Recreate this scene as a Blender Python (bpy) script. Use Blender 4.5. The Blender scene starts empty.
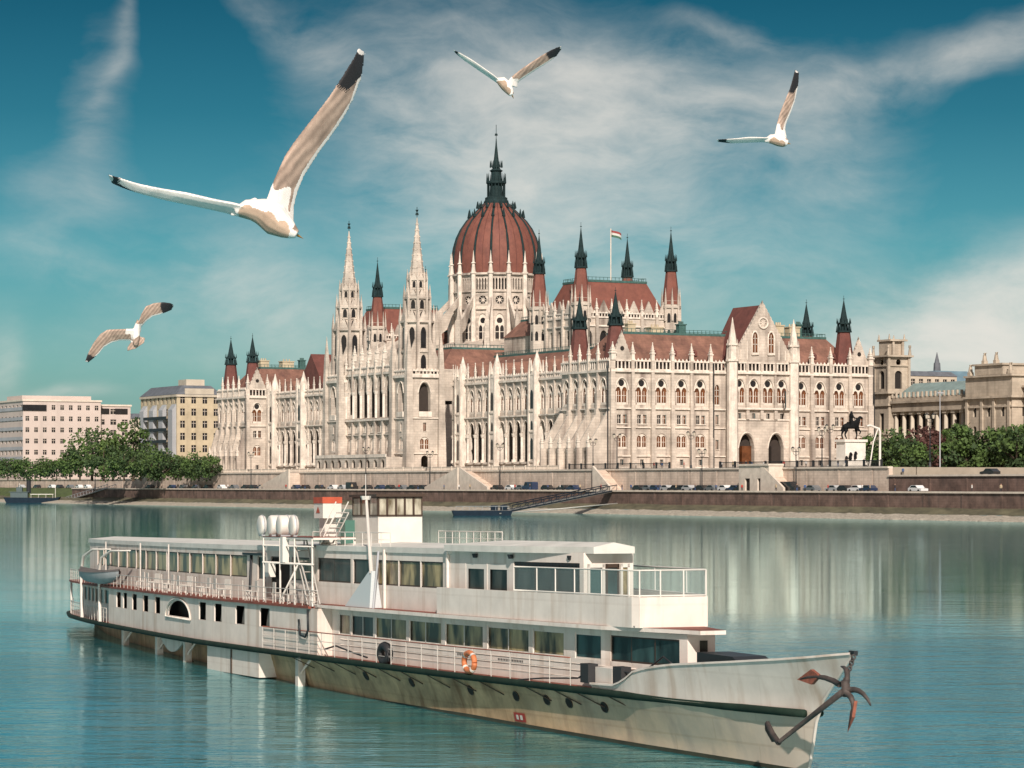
import bpy, math, random
from mathutils import Vector, Matrix
R = math.radians
SC = bpy.context.scene
COL = SC.collection
rnd = random.Random(7)
F, CH, HOR = 2800.0, 6.7, 484.0          # focal length in pixels, eye height, horizon row

# ------------------------------------------------------------------ helpers
def link(o, parent=None):
    COL.objects.link(o)
    if parent: o.parent = parent
    return o
def tag(o, label=None, cat=None, group=None, kind=None):
    for k, v in (('label', label), ('category', cat), ('group', group), ('kind', kind)):
        if v: o[k] = v
    return o
def empty(name, loc=(0, 0, 0), rz=0.0):
    o = bpy.data.objects.new(name, None); o.empty_display_size = .5
    o.location = loc; o.rotation_euler = (0, 0, rz)
    return link(o)
def copy_tree(o, parent=None):
    c = o.copy(); COL.objects.link(c); c.parent = parent
    for ch in list(o.children): copy_tree(ch, c)
    return c
_U = ['first', 'second', 'third', 'fourth', 'fifth', 'sixth', 'seventh', 'eighth', 'ninth']
ORD = _U + ['tenth', 'eleventh', 'twelfth', 'thirteenth', 'fourteenth', 'fifteenth', 'sixteenth', 'seventeenth', 'eighteenth', 'nineteenth']
for a_, b_ in (('twenty', 'twentieth'), ('thirty', 'thirtieth'), ('forty', 'fortieth'), ('fifty', 'fiftieth'), ('sixty', 'sixtieth'), ('seventy', 'seventieth')): ORD += [b_] + [a_ + '-' + u_ for u_ in _U]

class MB:
    def __init__(s, T=None): s.v = []; s.f = []; s.m = []; s.T = T or (lambda p: p); s.mi = 0; s.sm = []
    def add(s, pts, faces, smooth=False):
        b = len(s.v)
        s.v += [tuple(s.T(p)) for p in pts]
        for f in faces: s.f.append(tuple(b + i for i in f)); s.m.append(s.mi); s.sm.append(smooth)
    def quad(s, *p): s.add(p, [tuple(range(len(p)))])
    def box(s, x0, y0, z0, x1, y1, z1):
        s.add([(x0,y0,z0),(x1,y0,z0),(x1,y1,z0),(x0,y1,z0),(x0,y0,z1),(x1,y0,z1),(x1,y1,z1),(x0,y1,z1)],
              [(0,3,2,1),(4,5,6,7),(0,1,5,4),(1,2,6,5),(2,3,7,6),(3,0,4,7)])
    def frustum(s, cx, cy, z0, z1, r0, r1, n=4, rot=None, cap=True, smooth=False, ry=1.0):
        if rot is None: rot = math.pi / n
        c0 = 1 / math.cos(math.pi / n) if n <= 8 else 1
        P = []
        for (z, r) in ((z0, r0), (z1, r1)):
            for i in range(n):
                a = rot + 2 * math.pi * i / n
                P.append((cx + r * c0 * math.cos(a), cy + r * c0 * ry * math.sin(a), z))
        Fs = [(i, (i + 1) % n, n + (i + 1) % n, n + i) for i in range(n)]
        s.add(P, Fs, smooth)
        if cap: s.add(P, [tuple(range(n, 2 * n)), tuple(range(n - 1, -1, -1))])
    def lathe(s, cx, cy, prof, n=16, smooth=True, rot=0.0):
        P = []
        for (r, z) in prof:
            for i in range(n):
                a = rot + 2 * math.pi * i / n
                P.append((cx + r * math.cos(a), cy + r * math.sin(a), z))
        Fs = [(k * n + i, k * n + (i + 1) % n, (k + 1) * n + (i + 1) % n, (k + 1) * n + i) for k in range(len(prof) - 1) for i in range(n)]
        s.add(P, Fs, smooth)
    def tube(s, pts, r, n=6, caps=True, smooth=True):
        pts = [Vector(p) for p in pts]; P = []; m = len(pts)
        rs = r if isinstance(r, (list, tuple)) else [r] * m
        up0 = None
        for i, p in enumerate(pts):
            d = (pts[min(i + 1, m - 1)] - pts[max(i - 1, 0)])
            d = d.normalized() if d.length > 1e-9 else Vector((0, 0, 1))
            u = Vector((0, 0, 1)) if abs(d.z) < .9 else Vector((1, 0, 0))
            a = d.cross(u).normalized()
            if up0 is not None and a.dot(up0) < 0: a = -a
            up0 = a; b = d.cross(a)
            for k in range(n):
                t = 2 * math.pi * k / n
                P.append(p + (a * math.cos(t) + b * math.sin(t)) * rs[i])
        Fs = [(i * n + k, i * n + (k + 1) % n, (i + 1) * n + (k + 1) % n, (i + 1) * n + k) for i in range(m - 1) for k in range(n)]
        if caps: Fs += [tuple(range(n)), tuple(range((m - 1) * n, m * n))]
        s.add(P, Fs, smooth)
    def bar(s, a, b, w, h=None):                          # square bar between two points
        s.tube([a, b], (w * .7071), 4, smooth=False)
    def prism(s, poly, axis, c0, c1):                     # poly in the two other axes, extruded along axis
        n = len(poly)
        def mk(p, c): return (c, p[0], p[1]) if axis == 'x' else (p[0], c, p[1]) if axis == 'y' else (p[0], p[1], c)
        P = [mk(p, c0) for p in poly] + [mk(p, c1) for p in poly]
        s.add(P, [tuple(range(n - 1, -1, -1)), tuple(range(n, 2 * n))] + [(i, (i + 1) % n, n + (i + 1) % n, n + i) for i in range(n)])
    def ring(s, rect, out, fm, w0=0.0, w1=.5):            # rectangle with a hole `out` (list of (u,z)), reveal from w0 to w1
        u0, z0, u1, z1 = rect
        n = len(out); cu = sum(p[0] for p in out) / n; cz = (min(p[1] for p in out) + max(p[1] for p in out)) / 2
        hw = max(abs(p[0] - cu) for p in out); hz = max(abs(p[1] - cz) for p in out)
        per = []
        for (u, z) in out:                                 # project to the rectangle
            a, b = (u - cu) / hw, (z - cz) / hz
            m = max(abs(a), abs(b), 1e-6); a /= m; b /= m
            per.append((cu + a * (u1 - cu) if a > 0 else cu + a * (cu - u0), cz + b * (z1 - cz) if b > 0 else cz + b * (cz - z0)))
        P = [fm(p[0], p[1], w0) for p in per] + [fm(p[0], p[1], w0) for p in out] + [fm(p[0], p[1], w1) for p in out]
        Fs = []
        for i in range(n):
            j = (i + 1) % n
            Fs.append((i, j, n + j, n + i)); Fs.append((n + i, n + j, 2 * n + j, 2 * n + i))
        s.add(P, Fs)
        e = 1e-6
        for i in range(n):                                 # fill the rectangle's corners
            a, b = per[i], per[(i + 1) % n]
            for p, q in ((a, b), (b, a)):
                pv = abs(p[0] - u0) < e or abs(p[0] - u1) < e; ph = abs(p[1] - z0) < e or abs(p[1] - z1) < e
                qv = abs(q[0] - u0) < e or abs(q[0] - u1) < e; qh = abs(q[1] - z0) < e or abs(q[1] - z1) < e
                if pv and not ph and qh and not qv:
                    s.add([fm(p[0], p[1], w0), fm(p[0], q[1], w0), fm(q[0], q[1], w0)], [(0, 1, 2)])
    def build(s, name, mats, parent=None):
        me = bpy.data.meshes.new(name)
        me.from_pydata(s.v, [], s.f)
        for m in (mats if isinstance(mats, (list, tuple)) else [mats]): me.materials.append(m)
        me.polygons.foreach_set('material_index', s.m); me.polygons.foreach_set('use_smooth', s.sm)
        me.update()
        return link(bpy.data.objects.new(name, me), parent)

def arch(u, z0, w, h, kind='pointed', n=5):               # closed outline of an opening, counter-clockwise
    hw = w / 2
    if kind == 'rect': return [(u - hw, z0), (u, z0), (u + hw, z0), (u + hw, z0 + h / 2), (u + hw, z0 + h), (u, z0 + h), (u - hw, z0 + h), (u - hw, z0 + h / 2)]
    if kind == 'circle': return [(u + hw * math.cos(2 * math.pi * i / 16 - math.pi / 2), z0 + h / 2 + h / 2 * math.sin(2 * math.pi * i / 16 - math.pi / 2)) for i in range(16)]
    pts = [(u - hw, z0), (u + hw, z0)]
    if kind == 'round':
        zs = z0 + h - hw
        arc = [(u + hw * math.cos(math.pi * i / (2 * n)), zs + hw * math.sin(math.pi * i / (2 * n))) for i in range(2 * n + 1)]
    else:
        rise = min(w * .80, h * .8); zs = z0 + h - rise
        right = [(u + hw * (1 - (i / n) ** 2 * .55 - (i / n) * .45), zs + rise * math.sin(math.pi / 2 * (i / n)) ** .9) for i in range(n + 1)]
        arc = right + [(2 * u - a, b) for (a, b) in reversed(right[:-1])]
    return pts + arc
def facade(mb, fm, u0, u1, z0, z1, ops, w1=.6):
    """Wall panel with real openings; ops = [(u, zb, w, h, kind)] in one row, sorted by u."""
    ops = sorted(ops); edges = [u0]
    for a, b in zip(ops, ops[1:]): edges.append((a[0] + a[2] / 2 + b[0] - b[2] / 2) / 2)
    edges.append(u1)
    if not ops:
        mb.add([fm(u0, z0, 0), fm(u1, z0, 0), fm(u1, z1, 0), fm(u0, z1, 0)], [(0, 1, 2, 3)]); return
    for i, o in enumerate(ops):
        mb.ring((edges[i], z0, edges[i + 1], z1), arch(o[0], o[1], o[2], o[3], o[4]), fm, 0, w1)

# ------------------------------------------------------------------ materials
def mat(name, col, rough=.7, metal=0.0, spec=.5, var=0.0, scale=1.0, bump=0.0, streak=0.0, dirt=None, coat=0.0, coords='Object', detail=6, stretch=(1, 1, 1)):
    m = bpy.data.materials.new(name); m.use_nodes = True
    nt = m.node_tree; N = nt.nodes; L = nt.links; b = N['Principled BSDF']
    b.inputs['Base Color'].default_value = (*col, 1); b.inputs['Roughness'].default_value = rough
    b.inputs['Metallic'].default_value = metal; b.inputs['Specular IOR Level'].default_value = spec
    if coat: b.inputs['Coat Weight'].default_value = coat
    if var or bump or streak or dirt:
        tc = N.new('ShaderNodeTexCoord'); mp = N.new('ShaderNodeMapping'); L.new(tc.outputs[coords], mp.inputs[0])
        mp.inputs['Scale'].default_value = stretch
        n1 = N.new('ShaderNodeTexNoise'); n1.inputs['Scale'].default_value = scale; n1.inputs['Detail'].default_value = detail; n1.inputs['Roughness'].default_value = .65
        L.new(mp.outputs[0], n1.inputs['Vector'])
        last = None
        if var:
            mr = N.new('ShaderNodeMapRange'); mr.inputs[1].default_value = .3; mr.inputs[2].default_value = .7
            mr.inputs[3].default_value = 1 - var; mr.inputs[4].default_value = 1 + var * .6
            L.new(n1.outputs[0], mr.inputs[0])
            mx = N.new('ShaderNodeMix'); mx.data_type = 'RGBA'; mx.blend_type = 'MULTIPLY'; mx.inputs[0].default_value = 1
            mx.inputs[6].default_value = (*col, 1); L.new(mr.outputs[0], mx.inputs[7]); last = mx.outputs[2]
        if streak:                                         # vertical run-off stains
            mp2 = N.new('ShaderNodeMapping'); mp2.inputs['Scale'].default_value = (scale * 2.2, scale * 2.2, scale * .16)
            L.new(tc.outputs[coords], mp2.inputs[0])
            n2 = N.new('ShaderNodeTexNoise'); n2.inputs['Scale'].default_value = 1; n2.inputs['Detail'].default_value = 5; L.new(mp2.outputs[0], n2.inputs['Vector'])
            mr2 = N.new('ShaderNodeMapRange'); mr2.inputs[1].default_value = .52; mr2.inputs[2].default_value = .75; mr2.inputs[4].default_value = streak
            L.new(n2.outputs[0], mr2.inputs[0])
            mx2 = N.new('ShaderNodeMix'); mx2.data_type = 'RGBA'
            L.new(mr2.outputs[0], mx2.inputs[0])
            if last: L.new(last, mx2.inputs[6])
            else: mx2.inputs[6].default_value = (*col, 1)
            mx2.inputs[7].default_value = (*(dirt or tuple(c * .35 for c in col)), 1); last = mx2.outputs[2]
        if last: L.new(last, b.inputs['Base Color'])
        if bump:
            bp = N.new('ShaderNodeBump'); bp.inputs['Strength'].default_value = bump; bp.inputs['Distance'].default_value = .1
            L.new(n1.outputs[0], bp.inputs['Height']); L.new(bp.outputs[0], b.inputs['Normal'])
    return m
def brickify(m, mortar, sc, w=1.2, h=.5, mix=.6, off=.5, axis='auto'):
    """multiply a block / tile pattern into the base colour (projected along the wall)."""
    nt = m.node_tree; N = nt.nodes; L = nt.links; b = N['Principled BSDF']
    tc = N.new('ShaderNodeTexCoord'); sx = N.new('ShaderNodeSeparateXYZ'); L.new(tc.outputs['Object'], sx.inputs[0])
    ad = N.new('ShaderNodeMath'); ad.operation = 'ADD'; L.new(sx.outputs[0], ad.inputs[0]); L.new(sx.outputs[1], ad.inputs[1])
    cb = N.new('ShaderNodeCombineXYZ'); L.new(ad.outputs[0], cb.inputs[0]); L.new(sx.outputs[2], cb.inputs[1])
    br = N.new('ShaderNodeTexBrick'); L.new(cb.outputs[0], br.inputs['Vector'])
    br.inputs['Scale'].default_value = sc; br.inputs['Brick Width'].default_value = w; br.inputs['Row Height'].default_value = h
    br.inputs['Mortar Size'].default_value = .03; br.inputs['Color1'].default_value = (1, 1, 1, 1); br.inputs['Color2'].default_value = (.78, .78, .78, 1)
    br.inputs['Mortar'].default_value = (*mortar, 1); br.offset = off
    mx = N.new('ShaderNodeMix'); mx.data_type = 'RGBA'; mx.blend_type = 'MULTIPLY'; mx.inputs[0].default_value = mix
    src = b.inputs['Base Color'].links[0].from_socket if b.inputs['Base Color'].links else None
    if src: L.new(src, mx.inputs[6])
    else: mx.inputs[6].default_value = b.inputs['Base Color'].default_value
    L.new(br.outputs[0], mx.inputs[7]); L.new(mx.outputs[2], b.inputs['Base Color'])
    return m
M = {}
M['stone'] = brickify(mat('limestone', (.555, .48, .41), .85, var=.42, scale=.16, streak=1.0, dirt=(.17, .13, .11)), (.45, .45, .45), 1.0, 1.6, .7, .6)
M['stone_trim'] = mat('carved_limestone', (.66, .585, .51), .85, var=.32, scale=.5, streak=.55, dirt=(.24, .19, .15))
M['roof'] = brickify(mat('red_roof_tiles', (.225, .11, .078), .8, var=.5, scale=.3, streak=.5, dirt=(.12, .05, .045)), (.45, .45, .45), 1.0, .9, .45, .55)
M['dome_red'] = mat('dome_tiles', (.175, .06, .042), .75, var=.3, scale=.4, streak=.5, dirt=(.10, .03, .03))
M['roof_dark'] = mat('dark_red_tiles', (.13, .043, .034), .8, var=.35, scale=.5)
M['copper'] = mat('green_copper', (.045, .11, .10), .6, var=.4, scale=1.2)
M['lead'] = mat('dark_spire_metal', (.014, .030, .032), .8, 0, .2, var=.4, scale=1.0)
M['glass_brown'] = mat('window_amber', (.15, .055, .022), .25, var=.7, scale=.35)
M['glass_dark'] = mat('window_dark', (.018, .018, .02), .2, var=.4, scale=.4)
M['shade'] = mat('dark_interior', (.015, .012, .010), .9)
M['loggia'] = mat('loggia_shade', (.035, .025, .02), .9, var=.3, scale=.3)  # near-black: the shade inside arcades and gaps is put into the colour
M['iron'] = mat('dark_iron', (.015, .017, .02), .5)
M['plaster_pink'] = mat('pink_plaster', (.50, .42, .38), .9, var=.1, scale=.1, streak=.2)
M['plaster_grey'] = mat('grey_panels', (.33, .34, .36), .8, var=.15, scale=.1)
M['plaster_yellow'] = mat('yellow_plaster', (.47, .39, .27), .9, var=.25, scale=.2, streak=.3)
M['plaster_cream'] = mat('cream_plaster', (.48, .42, .34), .9, var=.2, scale=.15, streak=.3)
M['museum'] = brickify(mat('museum_stone', (.46, .39, .31), .9, var=.3, scale=.2, streak=.5, dirt=(.12, .10, .08)), (.55, .55, .55), 1.0, 1.6, .8, .5)
M['museum_roof'] = mat('pale_copper_roof', (.20, .27, .26), .7, var=.3, scale=.4)
M['slate'] = mat('slate_roof', (.11, .12, .14), .7, var=.3, scale=.5)
M['blue_roof'] = mat('blue_glass_roof', (.13, .21, .26), .4, var=.2, scale=.3)
M['wall_beige'] = brickify(mat('embankment_beige', (.62, .50, .41), .9, var=.25, scale=.25, streak=.6, dirt=(.16, .12, .10)), (.5, .5, .5), 1.0, 1.4, .6, .6)
M['wall_red'] = brickify(mat('embankment_red_brick', (.165, .105, .085), .9, var=.6, scale=.3, streak=.8, dirt=(.07, .055, .05)), (.6, .6, .6), 1.0, 1.2, .5, .6)
M['coping'] = mat('coping_stone', (.60, .52, .44), .8, var=.2, scale=.6)
M['asphalt'] = mat('asphalt', (.055, .055, .058), .9, var=.2, scale=.5)
M['paving'] = mat('paving', (.30, .26, .21), .9, var=.2, scale=.3)
M['bank'] = mat('bank_grass_gravel', (.105, .095, .055), .95, var=.6, scale=.35, bump=.3, stretch=(1, .35, 1))
M['rocks'] = mat('pale_shore_rocks', (.36, .32, .26), .95, var=.5, scale=1.6, bump=.6)
M['grass'] = mat('grass', (.06, .085, .02), .95, var=.5, scale=.5)
# ------------------------------------------------------------------ camera, light, sky
cam = bpy.data.objects.new('camera', bpy.data.cameras.new('camera')); link(cam)
cam.location = (0, 0, CH); cam.rotation_euler = (R(90), 0, 0)
cam.data.sensor_width = 36; cam.data.lens = F * 36 / 1024; cam.data.shift_y = (HOR - 384) / 1024
cam.data.clip_start = .5; cam.data.clip_end = 20000
SC.camera = cam
SUN_AZ, SUN_EL = Vector((.08, -1, 0)).normalized(), R(33)
sd = Vector((SUN_AZ.x * math.cos(SUN_EL), SUN_AZ.y * math.cos(SUN_EL), math.sin(SUN_EL)))
sun = bpy.data.objects.new('sun', bpy.data.lights.new('sun', 'SUN')); link(sun)
sun.data.energy = 4.2; sun.data.angle = R(.5); sun.data.color = (1, .90, .80)
sun.rotation_euler = sd.to_track_quat('Z', 'Y').to_euler()
SC.view_settings.view_transform = 'Standard'; SC.view_settings.look = 'None'; SC.view_settings.gamma = 1
SC.view_settings.exposure = 0.4
w = bpy.data.worlds.new('World'); SC.world = w; w.use_nodes = True
N = w.node_tree.nodes; L = w.node_tree.links
bg = N['Background']; bg.inputs[1].default_value = .10
sky = N.new('ShaderNodeTexSky'); sky.sky_type = 'NISHITA'; sky.sun_disc = False
sky.sun_elevation = SUN_EL; sky.sun_rotation = math.atan2(sd.x, sd.y)
sky.air_density = 1.0; sky.dust_density = .6; sky.ozone_density = 2.0
def mth(op, a, b=None, c=None):
    n = N.new('ShaderNodeMath'); n.operation = op
    for i, x in enumerate((a, b, c)):
        if x is None: continue
        if isinstance(x, (int, float)): n.inputs[i].default_value = x
        else: L.new(x, n.inputs[i])
    return n.outputs[0]
tc = N.new('ShaderNodeTexCoord'); sp = N.new('ShaderNodeSeparateXYZ'); L.new(tc.outputs['Generated'], sp.inputs[0])
az = mth('ARCTAN2', sp.outputs[0], sp.outputs[1]); el = mth('ARCSINE', sp.outputs[2])
# grade: rows of elevation (degrees) -> tint of the physical sky
elr = N.new('ShaderNodeMapRange'); elr.inputs[1].default_value = 0; elr.inputs[2].default_value = R(30); L.new(el, elr.inputs[0])
ramp = N.new('ShaderNodeValToRGB'); L.new(elr.outputs[0], ramp.inputs[0])
er = ramp.color_ramp
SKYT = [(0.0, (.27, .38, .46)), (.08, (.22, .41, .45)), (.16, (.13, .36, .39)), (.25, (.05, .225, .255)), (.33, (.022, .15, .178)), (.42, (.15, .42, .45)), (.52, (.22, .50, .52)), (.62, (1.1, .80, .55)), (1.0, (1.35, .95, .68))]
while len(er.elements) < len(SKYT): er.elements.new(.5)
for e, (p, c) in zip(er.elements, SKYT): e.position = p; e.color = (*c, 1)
# unseen half of the sky behind the photographer, tinted warm to fill shaded sides
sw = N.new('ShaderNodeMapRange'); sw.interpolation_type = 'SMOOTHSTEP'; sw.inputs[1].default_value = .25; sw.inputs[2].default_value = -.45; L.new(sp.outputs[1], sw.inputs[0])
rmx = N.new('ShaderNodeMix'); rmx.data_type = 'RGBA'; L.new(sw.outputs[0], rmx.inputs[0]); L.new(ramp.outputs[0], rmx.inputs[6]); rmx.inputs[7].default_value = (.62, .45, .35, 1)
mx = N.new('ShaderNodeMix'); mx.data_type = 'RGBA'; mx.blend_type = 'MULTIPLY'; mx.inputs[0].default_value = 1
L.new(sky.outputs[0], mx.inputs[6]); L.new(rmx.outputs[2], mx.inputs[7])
# clouds: cirrus banks at bearings and heights, broken up by warped noise
cv = N.new('ShaderNodeCombineXYZ'); L.new(az, cv.inputs[0]); L.new(el, cv.inputs[1])
wn = N.new('ShaderNodeTexNoise'); wn.inputs['Scale'].default_value = 14; wn.inputs['Detail'].default_value = 3; L.new(cv.outputs[0], wn.inputs['Vector'])
wa = N.new('ShaderNodeVectorMath'); wa.operation = 'MULTIPLY_ADD'; L.new(wn.outputs['Color'], wa.inputs[0]); wa.inputs[1].default_value = (.03, .03, 0); L.new(cv.outputs[0], wa.inputs[2])
wb = N.new('ShaderNodeVectorMath'); wb.operation = 'SUBTRACT'; L.new(wa.outputs[0], wb.inputs[0]); wb.inputs[1].default_value = (.015, .015, 0)
def blob(px, py, rx, ry, ang, amp):                       # angles in degrees of sky, 1 deg = 48.9 px of the photo
    mp = N.new('ShaderNodeMapping'); mp.vector_type = 'TEXTURE'; L.new(wb.outputs[0], mp.inputs[0])
    mp.inputs['Location'].default_value = ((px - 512) / F, (HOR - py) / F, 0)
    mp.inputs['Rotation'].default_value = (0, 0, R(ang)); mp.inputs['Scale'].default_value = (rx / F, ry / F, 1)
    ln = N.new('ShaderNodeVectorMath'); ln.operation = 'DOT_PRODUCT'; L.new(mp.outputs[0], ln.inputs[0]); L.new(mp.outputs[0], ln.inputs[1])
    return mth('MULTIPLY', mth('EXPONENT', mth('MULTIPLY', ln.outputs['Value'], -1.0)), amp)
BL = [(510, 150, 150, 110, -30, .75), (600, 95, 130, 50, 0, .5), (420, 170, 70, 150, 15, .35), (620, 120, 190, 70, 8, .55), (850, 85, 150, 26, 12, .62), (840, 170, 70, 50, -10, .35),
      (330, 60, 120, 22, -38, .42), (118, 50, 9, 70, -8, .45), (104, 120, 26, 80, 4, .35), (70, 210, 60, 40, 0, .3), (255, 290, 90, 40, -25, .60), (60, 270, 110, 22, -12, .35),
      (985, 325, 130, 50, 14, 2.3), (880, 365, 140, 34, 8, 1.2), (760, 300, 160, 60, -10, .30), (330, 330, 260, 60, 0, .28), (70, 392, 50, 7, -4, .5),
      (1000, 55, 60, 22, 15, .6), (600, 230, 240, 90, 0, .38), (740, 35, 60, 9, -15, .4), (5, 355, 20, 30, 0, .5)]
acc = None
for b_ in BL:
    v = blob(*b_); acc = v if acc is None else mth('ADD', acc, v)
mpn = N.new('ShaderNodeMapping'); L.new(wb.outputs[0], mpn.inputs[0]); mpn.inputs['Rotation'].default_value = (0, 0, R(28)); mpn.inputs['Scale'].default_value = (14, 27, 1)
n1 = N.new('ShaderNodeTexNoise'); n1.inputs['Scale'].default_value = 1.0; n1.inputs['Detail'].default_value = 9; n1.inputs['Roughness'].default_value = .62; n1.inputs['Distortion'].default_value = .15
L.new(mpn.outputs[0], n1.inputs['Vector'])
nz = N.new('ShaderNodeMapRange'); nz.inputs[1].default_value = .36; nz.inputs[2].default_value = .66; nz.inputs[3].default_value = .30; nz.inputs[4].default_value = 1.45; L.new(n1.outputs[0], nz.inputs[0])
hi = N.new('ShaderNodeMapRange'); hi.inputs[1].default_value = R(12); hi.inputs[2].default_value = R(40); hi.inputs[4].default_value = .35; L.new(el, hi.inputs[0])
mpf = N.new('ShaderNodeMapping'); L.new(wb.outputs[0], mpf.inputs[0]); mpf.inputs['Rotation'].default_value = (0, 0, R(-24)); mpf.inputs['Scale'].default_value = (26, 95, 1)
n3 = N.new('ShaderNodeTexNoise'); n3.inputs['Scale'].default_value = 1.0; n3.inputs['Detail'].default_value = 8; n3.inputs['Roughness'].default_value = .6; n3.inputs['Distortion'].default_value = .3; L.new(mpf.outputs[0], n3.inputs['Vector'])
fz = N.new('ShaderNodeMapRange'); fz.inputs[1].default_value = .35; fz.inputs[2].default_value = .68; fz.inputs[3].default_value = .75; fz.inputs[4].default_value = 1.25; L.new(n3.outputs[0], fz.inputs[0])
cl = mth('MULTIPLY', mth('MULTIPLY', mth('ADD', acc, hi.outputs[0]), nz.outputs[0]), fz.outputs[0])
cm = mth('MULTIPLY', mth('SUBTRACT', 1.0, mth('EXPONENT', mth('MULTIPLY', mth('MAXIMUM', mth('SUBTRACT', cl, .05), 0.0), -.78))), .95)
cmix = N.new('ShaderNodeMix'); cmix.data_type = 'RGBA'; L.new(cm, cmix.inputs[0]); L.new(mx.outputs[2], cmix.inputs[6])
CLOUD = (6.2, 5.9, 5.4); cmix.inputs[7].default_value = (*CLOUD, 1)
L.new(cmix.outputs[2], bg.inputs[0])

# ------------------------------------------------------------------ town frame: x = away from the river, y = downstream along it
CX, CY = 24.2, 692.0
DX, DY = -.459, .888
TOWN = math.atan2(.459, .888)
def tw(x, y, z=0): return Vector((CX + .888 * x + DX * y, CY + .459 * x + DY * y, z))
def px_of(p): return 512 + F * p.x / p.y

# water
wm = bpy.data.materials.new('river_water'); wm.use_nodes = True
N = wm.node_tree.nodes; L = wm.node_tree.links; N.remove(N['Principled BSDF'])
dfb = N.new('ShaderNodeBsdfDiffuse'); dfb.inputs[0].default_value = (.022, .215, .245, 1)
glb = N.new('ShaderNodeBsdfGlossy'); glb.inputs['Color'].default_value = (.74, .97, 1.0, 1); glb.inputs['Roughness'].default_value = .06
frn = N.new('ShaderNodeFresnel'); frn.inputs[0].default_value = 1.33; wmx = N.new('ShaderNodeMixShader')
L.new(mth('MINIMUM', mth('MULTIPLY', frn.outputs[0], 1.4), .90), wmx.inputs[0]); L.new(dfb.outputs[0], wmx.inputs[1]); L.new(glb.outputs[0], wmx.inputs[2]); L.new(wmx.outputs[0], N['Material Output'].inputs[0])
tc = N.new('ShaderNodeTexCoord')
def wave(scale, st, det, dist, rot=0):
    mp = N.new('ShaderNodeMapping'); mp.inputs['Scale'].default_value = st; mp.inputs['Rotation'].default_value = (0, 0, rot); L.new(tc.outputs['Object'], mp.inputs[0])
    n = N.new('ShaderNodeTexNoise'); n.inputs['Scale'].default_value = scale; n.inputs['Detail'].default_value = det; n.inputs['Roughness'].default_value = .55; L.new(mp.outputs[0], n.inputs['Vector'])
    return n.outputs[0]
h1 = wave(.55, (.55, 1.1, 1), 4, 0, R(6)); h2 = wave(2.2, (.6, 1.15, 1), 4, 0, R(-8)); h3 = wave(.07, (.4, 1, 1), 3, 0)
s1 = mth('MULTIPLY', h1, .15); s2 = mth('MULTIPLY_ADD', h2, .06, s1)
vd = N.new('ShaderNodeVectorMath'); vd.operation = 'DISTANCE'; L.new(tc.outputs['Object'], vd.inputs[0]); vd.inputs[1].default_value = (-12, 82, 0)
dm = N.new('ShaderNodeMapRange'); dm.interpolation_type = 'SMOOTHSTEP'; dm.inputs[1].default_value = 12; dm.inputs[2].default_value = 78; dm.inputs[3].default_value = 1.0; dm.inputs[4].default_value = .09; L.new(vd.outputs['Value'], dm.inputs[0])
amp = mth('MULTIPLY', mth('MULTIPLY', s2, mth('ADD', mth('MULTIPLY', h3, 1.6), -.05)), dm.outputs[0])
bp = N.new('ShaderNodeBump'); bp.inputs['Strength'].default_value = 1.0; bp.inputs['Distance'].default_value = 1.0; L.new(amp, bp.inputs['Height']); L.new(bp.outputs[0], glb.inputs['Normal']); L.new(bp.outputs[0], frn.inputs['Normal'])
mb = MB(); mb.T = lambda p: tw(*p)
ys = [-1600, 0, 500, 4000]; xs = [-2500, -34]
mb.quad((-2500, -1600, 0), (-34, -1600, 0), (-34, 4500, 0), (-2500, 4500, 0))
tag(mb.build('river_water', wm), 'wide turquoise river in front of the embankment', 'river', kind='structure')
# the ground sheet to the horizon, and the terraces
def strip(name, prof, y0, y1, m, step=6, jit=0.0, seed=1, label=None, cat=None):
    r = random.Random(seed); mb = MB(); mb.T = lambda p: tw(*p)
    n = max(1, int((y1 - y0) / step)); P = []
    for i in range(n + 1):
        y = y0 + (y1 - y0) * i / n
        for j, (x, z) in enumerate(prof): P.append((x + r.uniform(-jit, jit), y, z + r.uniform(-jit, jit) * .25))
    k = len(prof)
    mb.add(P, [(i * k + j, (i + 1) * k + j, (i + 1) * k + j + 1, i * k + j + 1) for i in range(n) for j in range(k - 1)])
    o = mb.build(name, m); tag(o, label, cat, kind='structure'); return o
GQ, GT, GC = 5.0, 10.1, 8.3
strip('riverbank', [(-29.5, 1.0), (-27, 1.6), (-24.2, 2.3), (-22, 2.3)], -700, 1500, M['bank'], 5, .25, 3, 'brown and green sloping bank below the quay wall', 'riverbank')
strip('shore', [(-36, -.6), (-34.6, .12), (-33, .45), (-31.2, .75), (-29.4, 1.02)], -700, 1500, M['rocks'], 1.5, .32, 4, 'pale line of stones at the edge of the water', 'shore')
mb = MB(); mb.T = lambda p: tw(*p)
mb.quad((-23.9, -700, GQ), (-13.9, -700, GQ), (-13.9, 343, GQ), (-23.9, 343, GQ))
tag(mb.build('quay_road', M['asphalt']), 'grey road along the lower quay', 'road', kind='structure')
mb = MB(); mb.T = lambda p: tw(*p)
for yy in range(-300, 335, 9): mb.quad((-19.1, yy, GQ + .006), (-18.95, yy, GQ + .006), (-18.95, yy + 4, GQ + .006), (-19.1, yy + 4, GQ + .006))
tag(mb.build('road_markings', M['coping']), 'white dashes along the middle of the quay road', 'marking', kind='structure')
mb = MB(); mb.T = lambda p: tw(*p)
mb.quad((-13.9, -700, GC), (3000, -700, GC), (3000, -140, GC), (-13.9, -140, GC))
mb.quad((-13.9, -140, GT), (200, -140, GT), (200, 300, GT), (-13.9, 300, GT))
mb.quad((200, -140, GC), (3000, -140, GC), (3000, 4500, GC), (200, 4500, GC))
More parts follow.
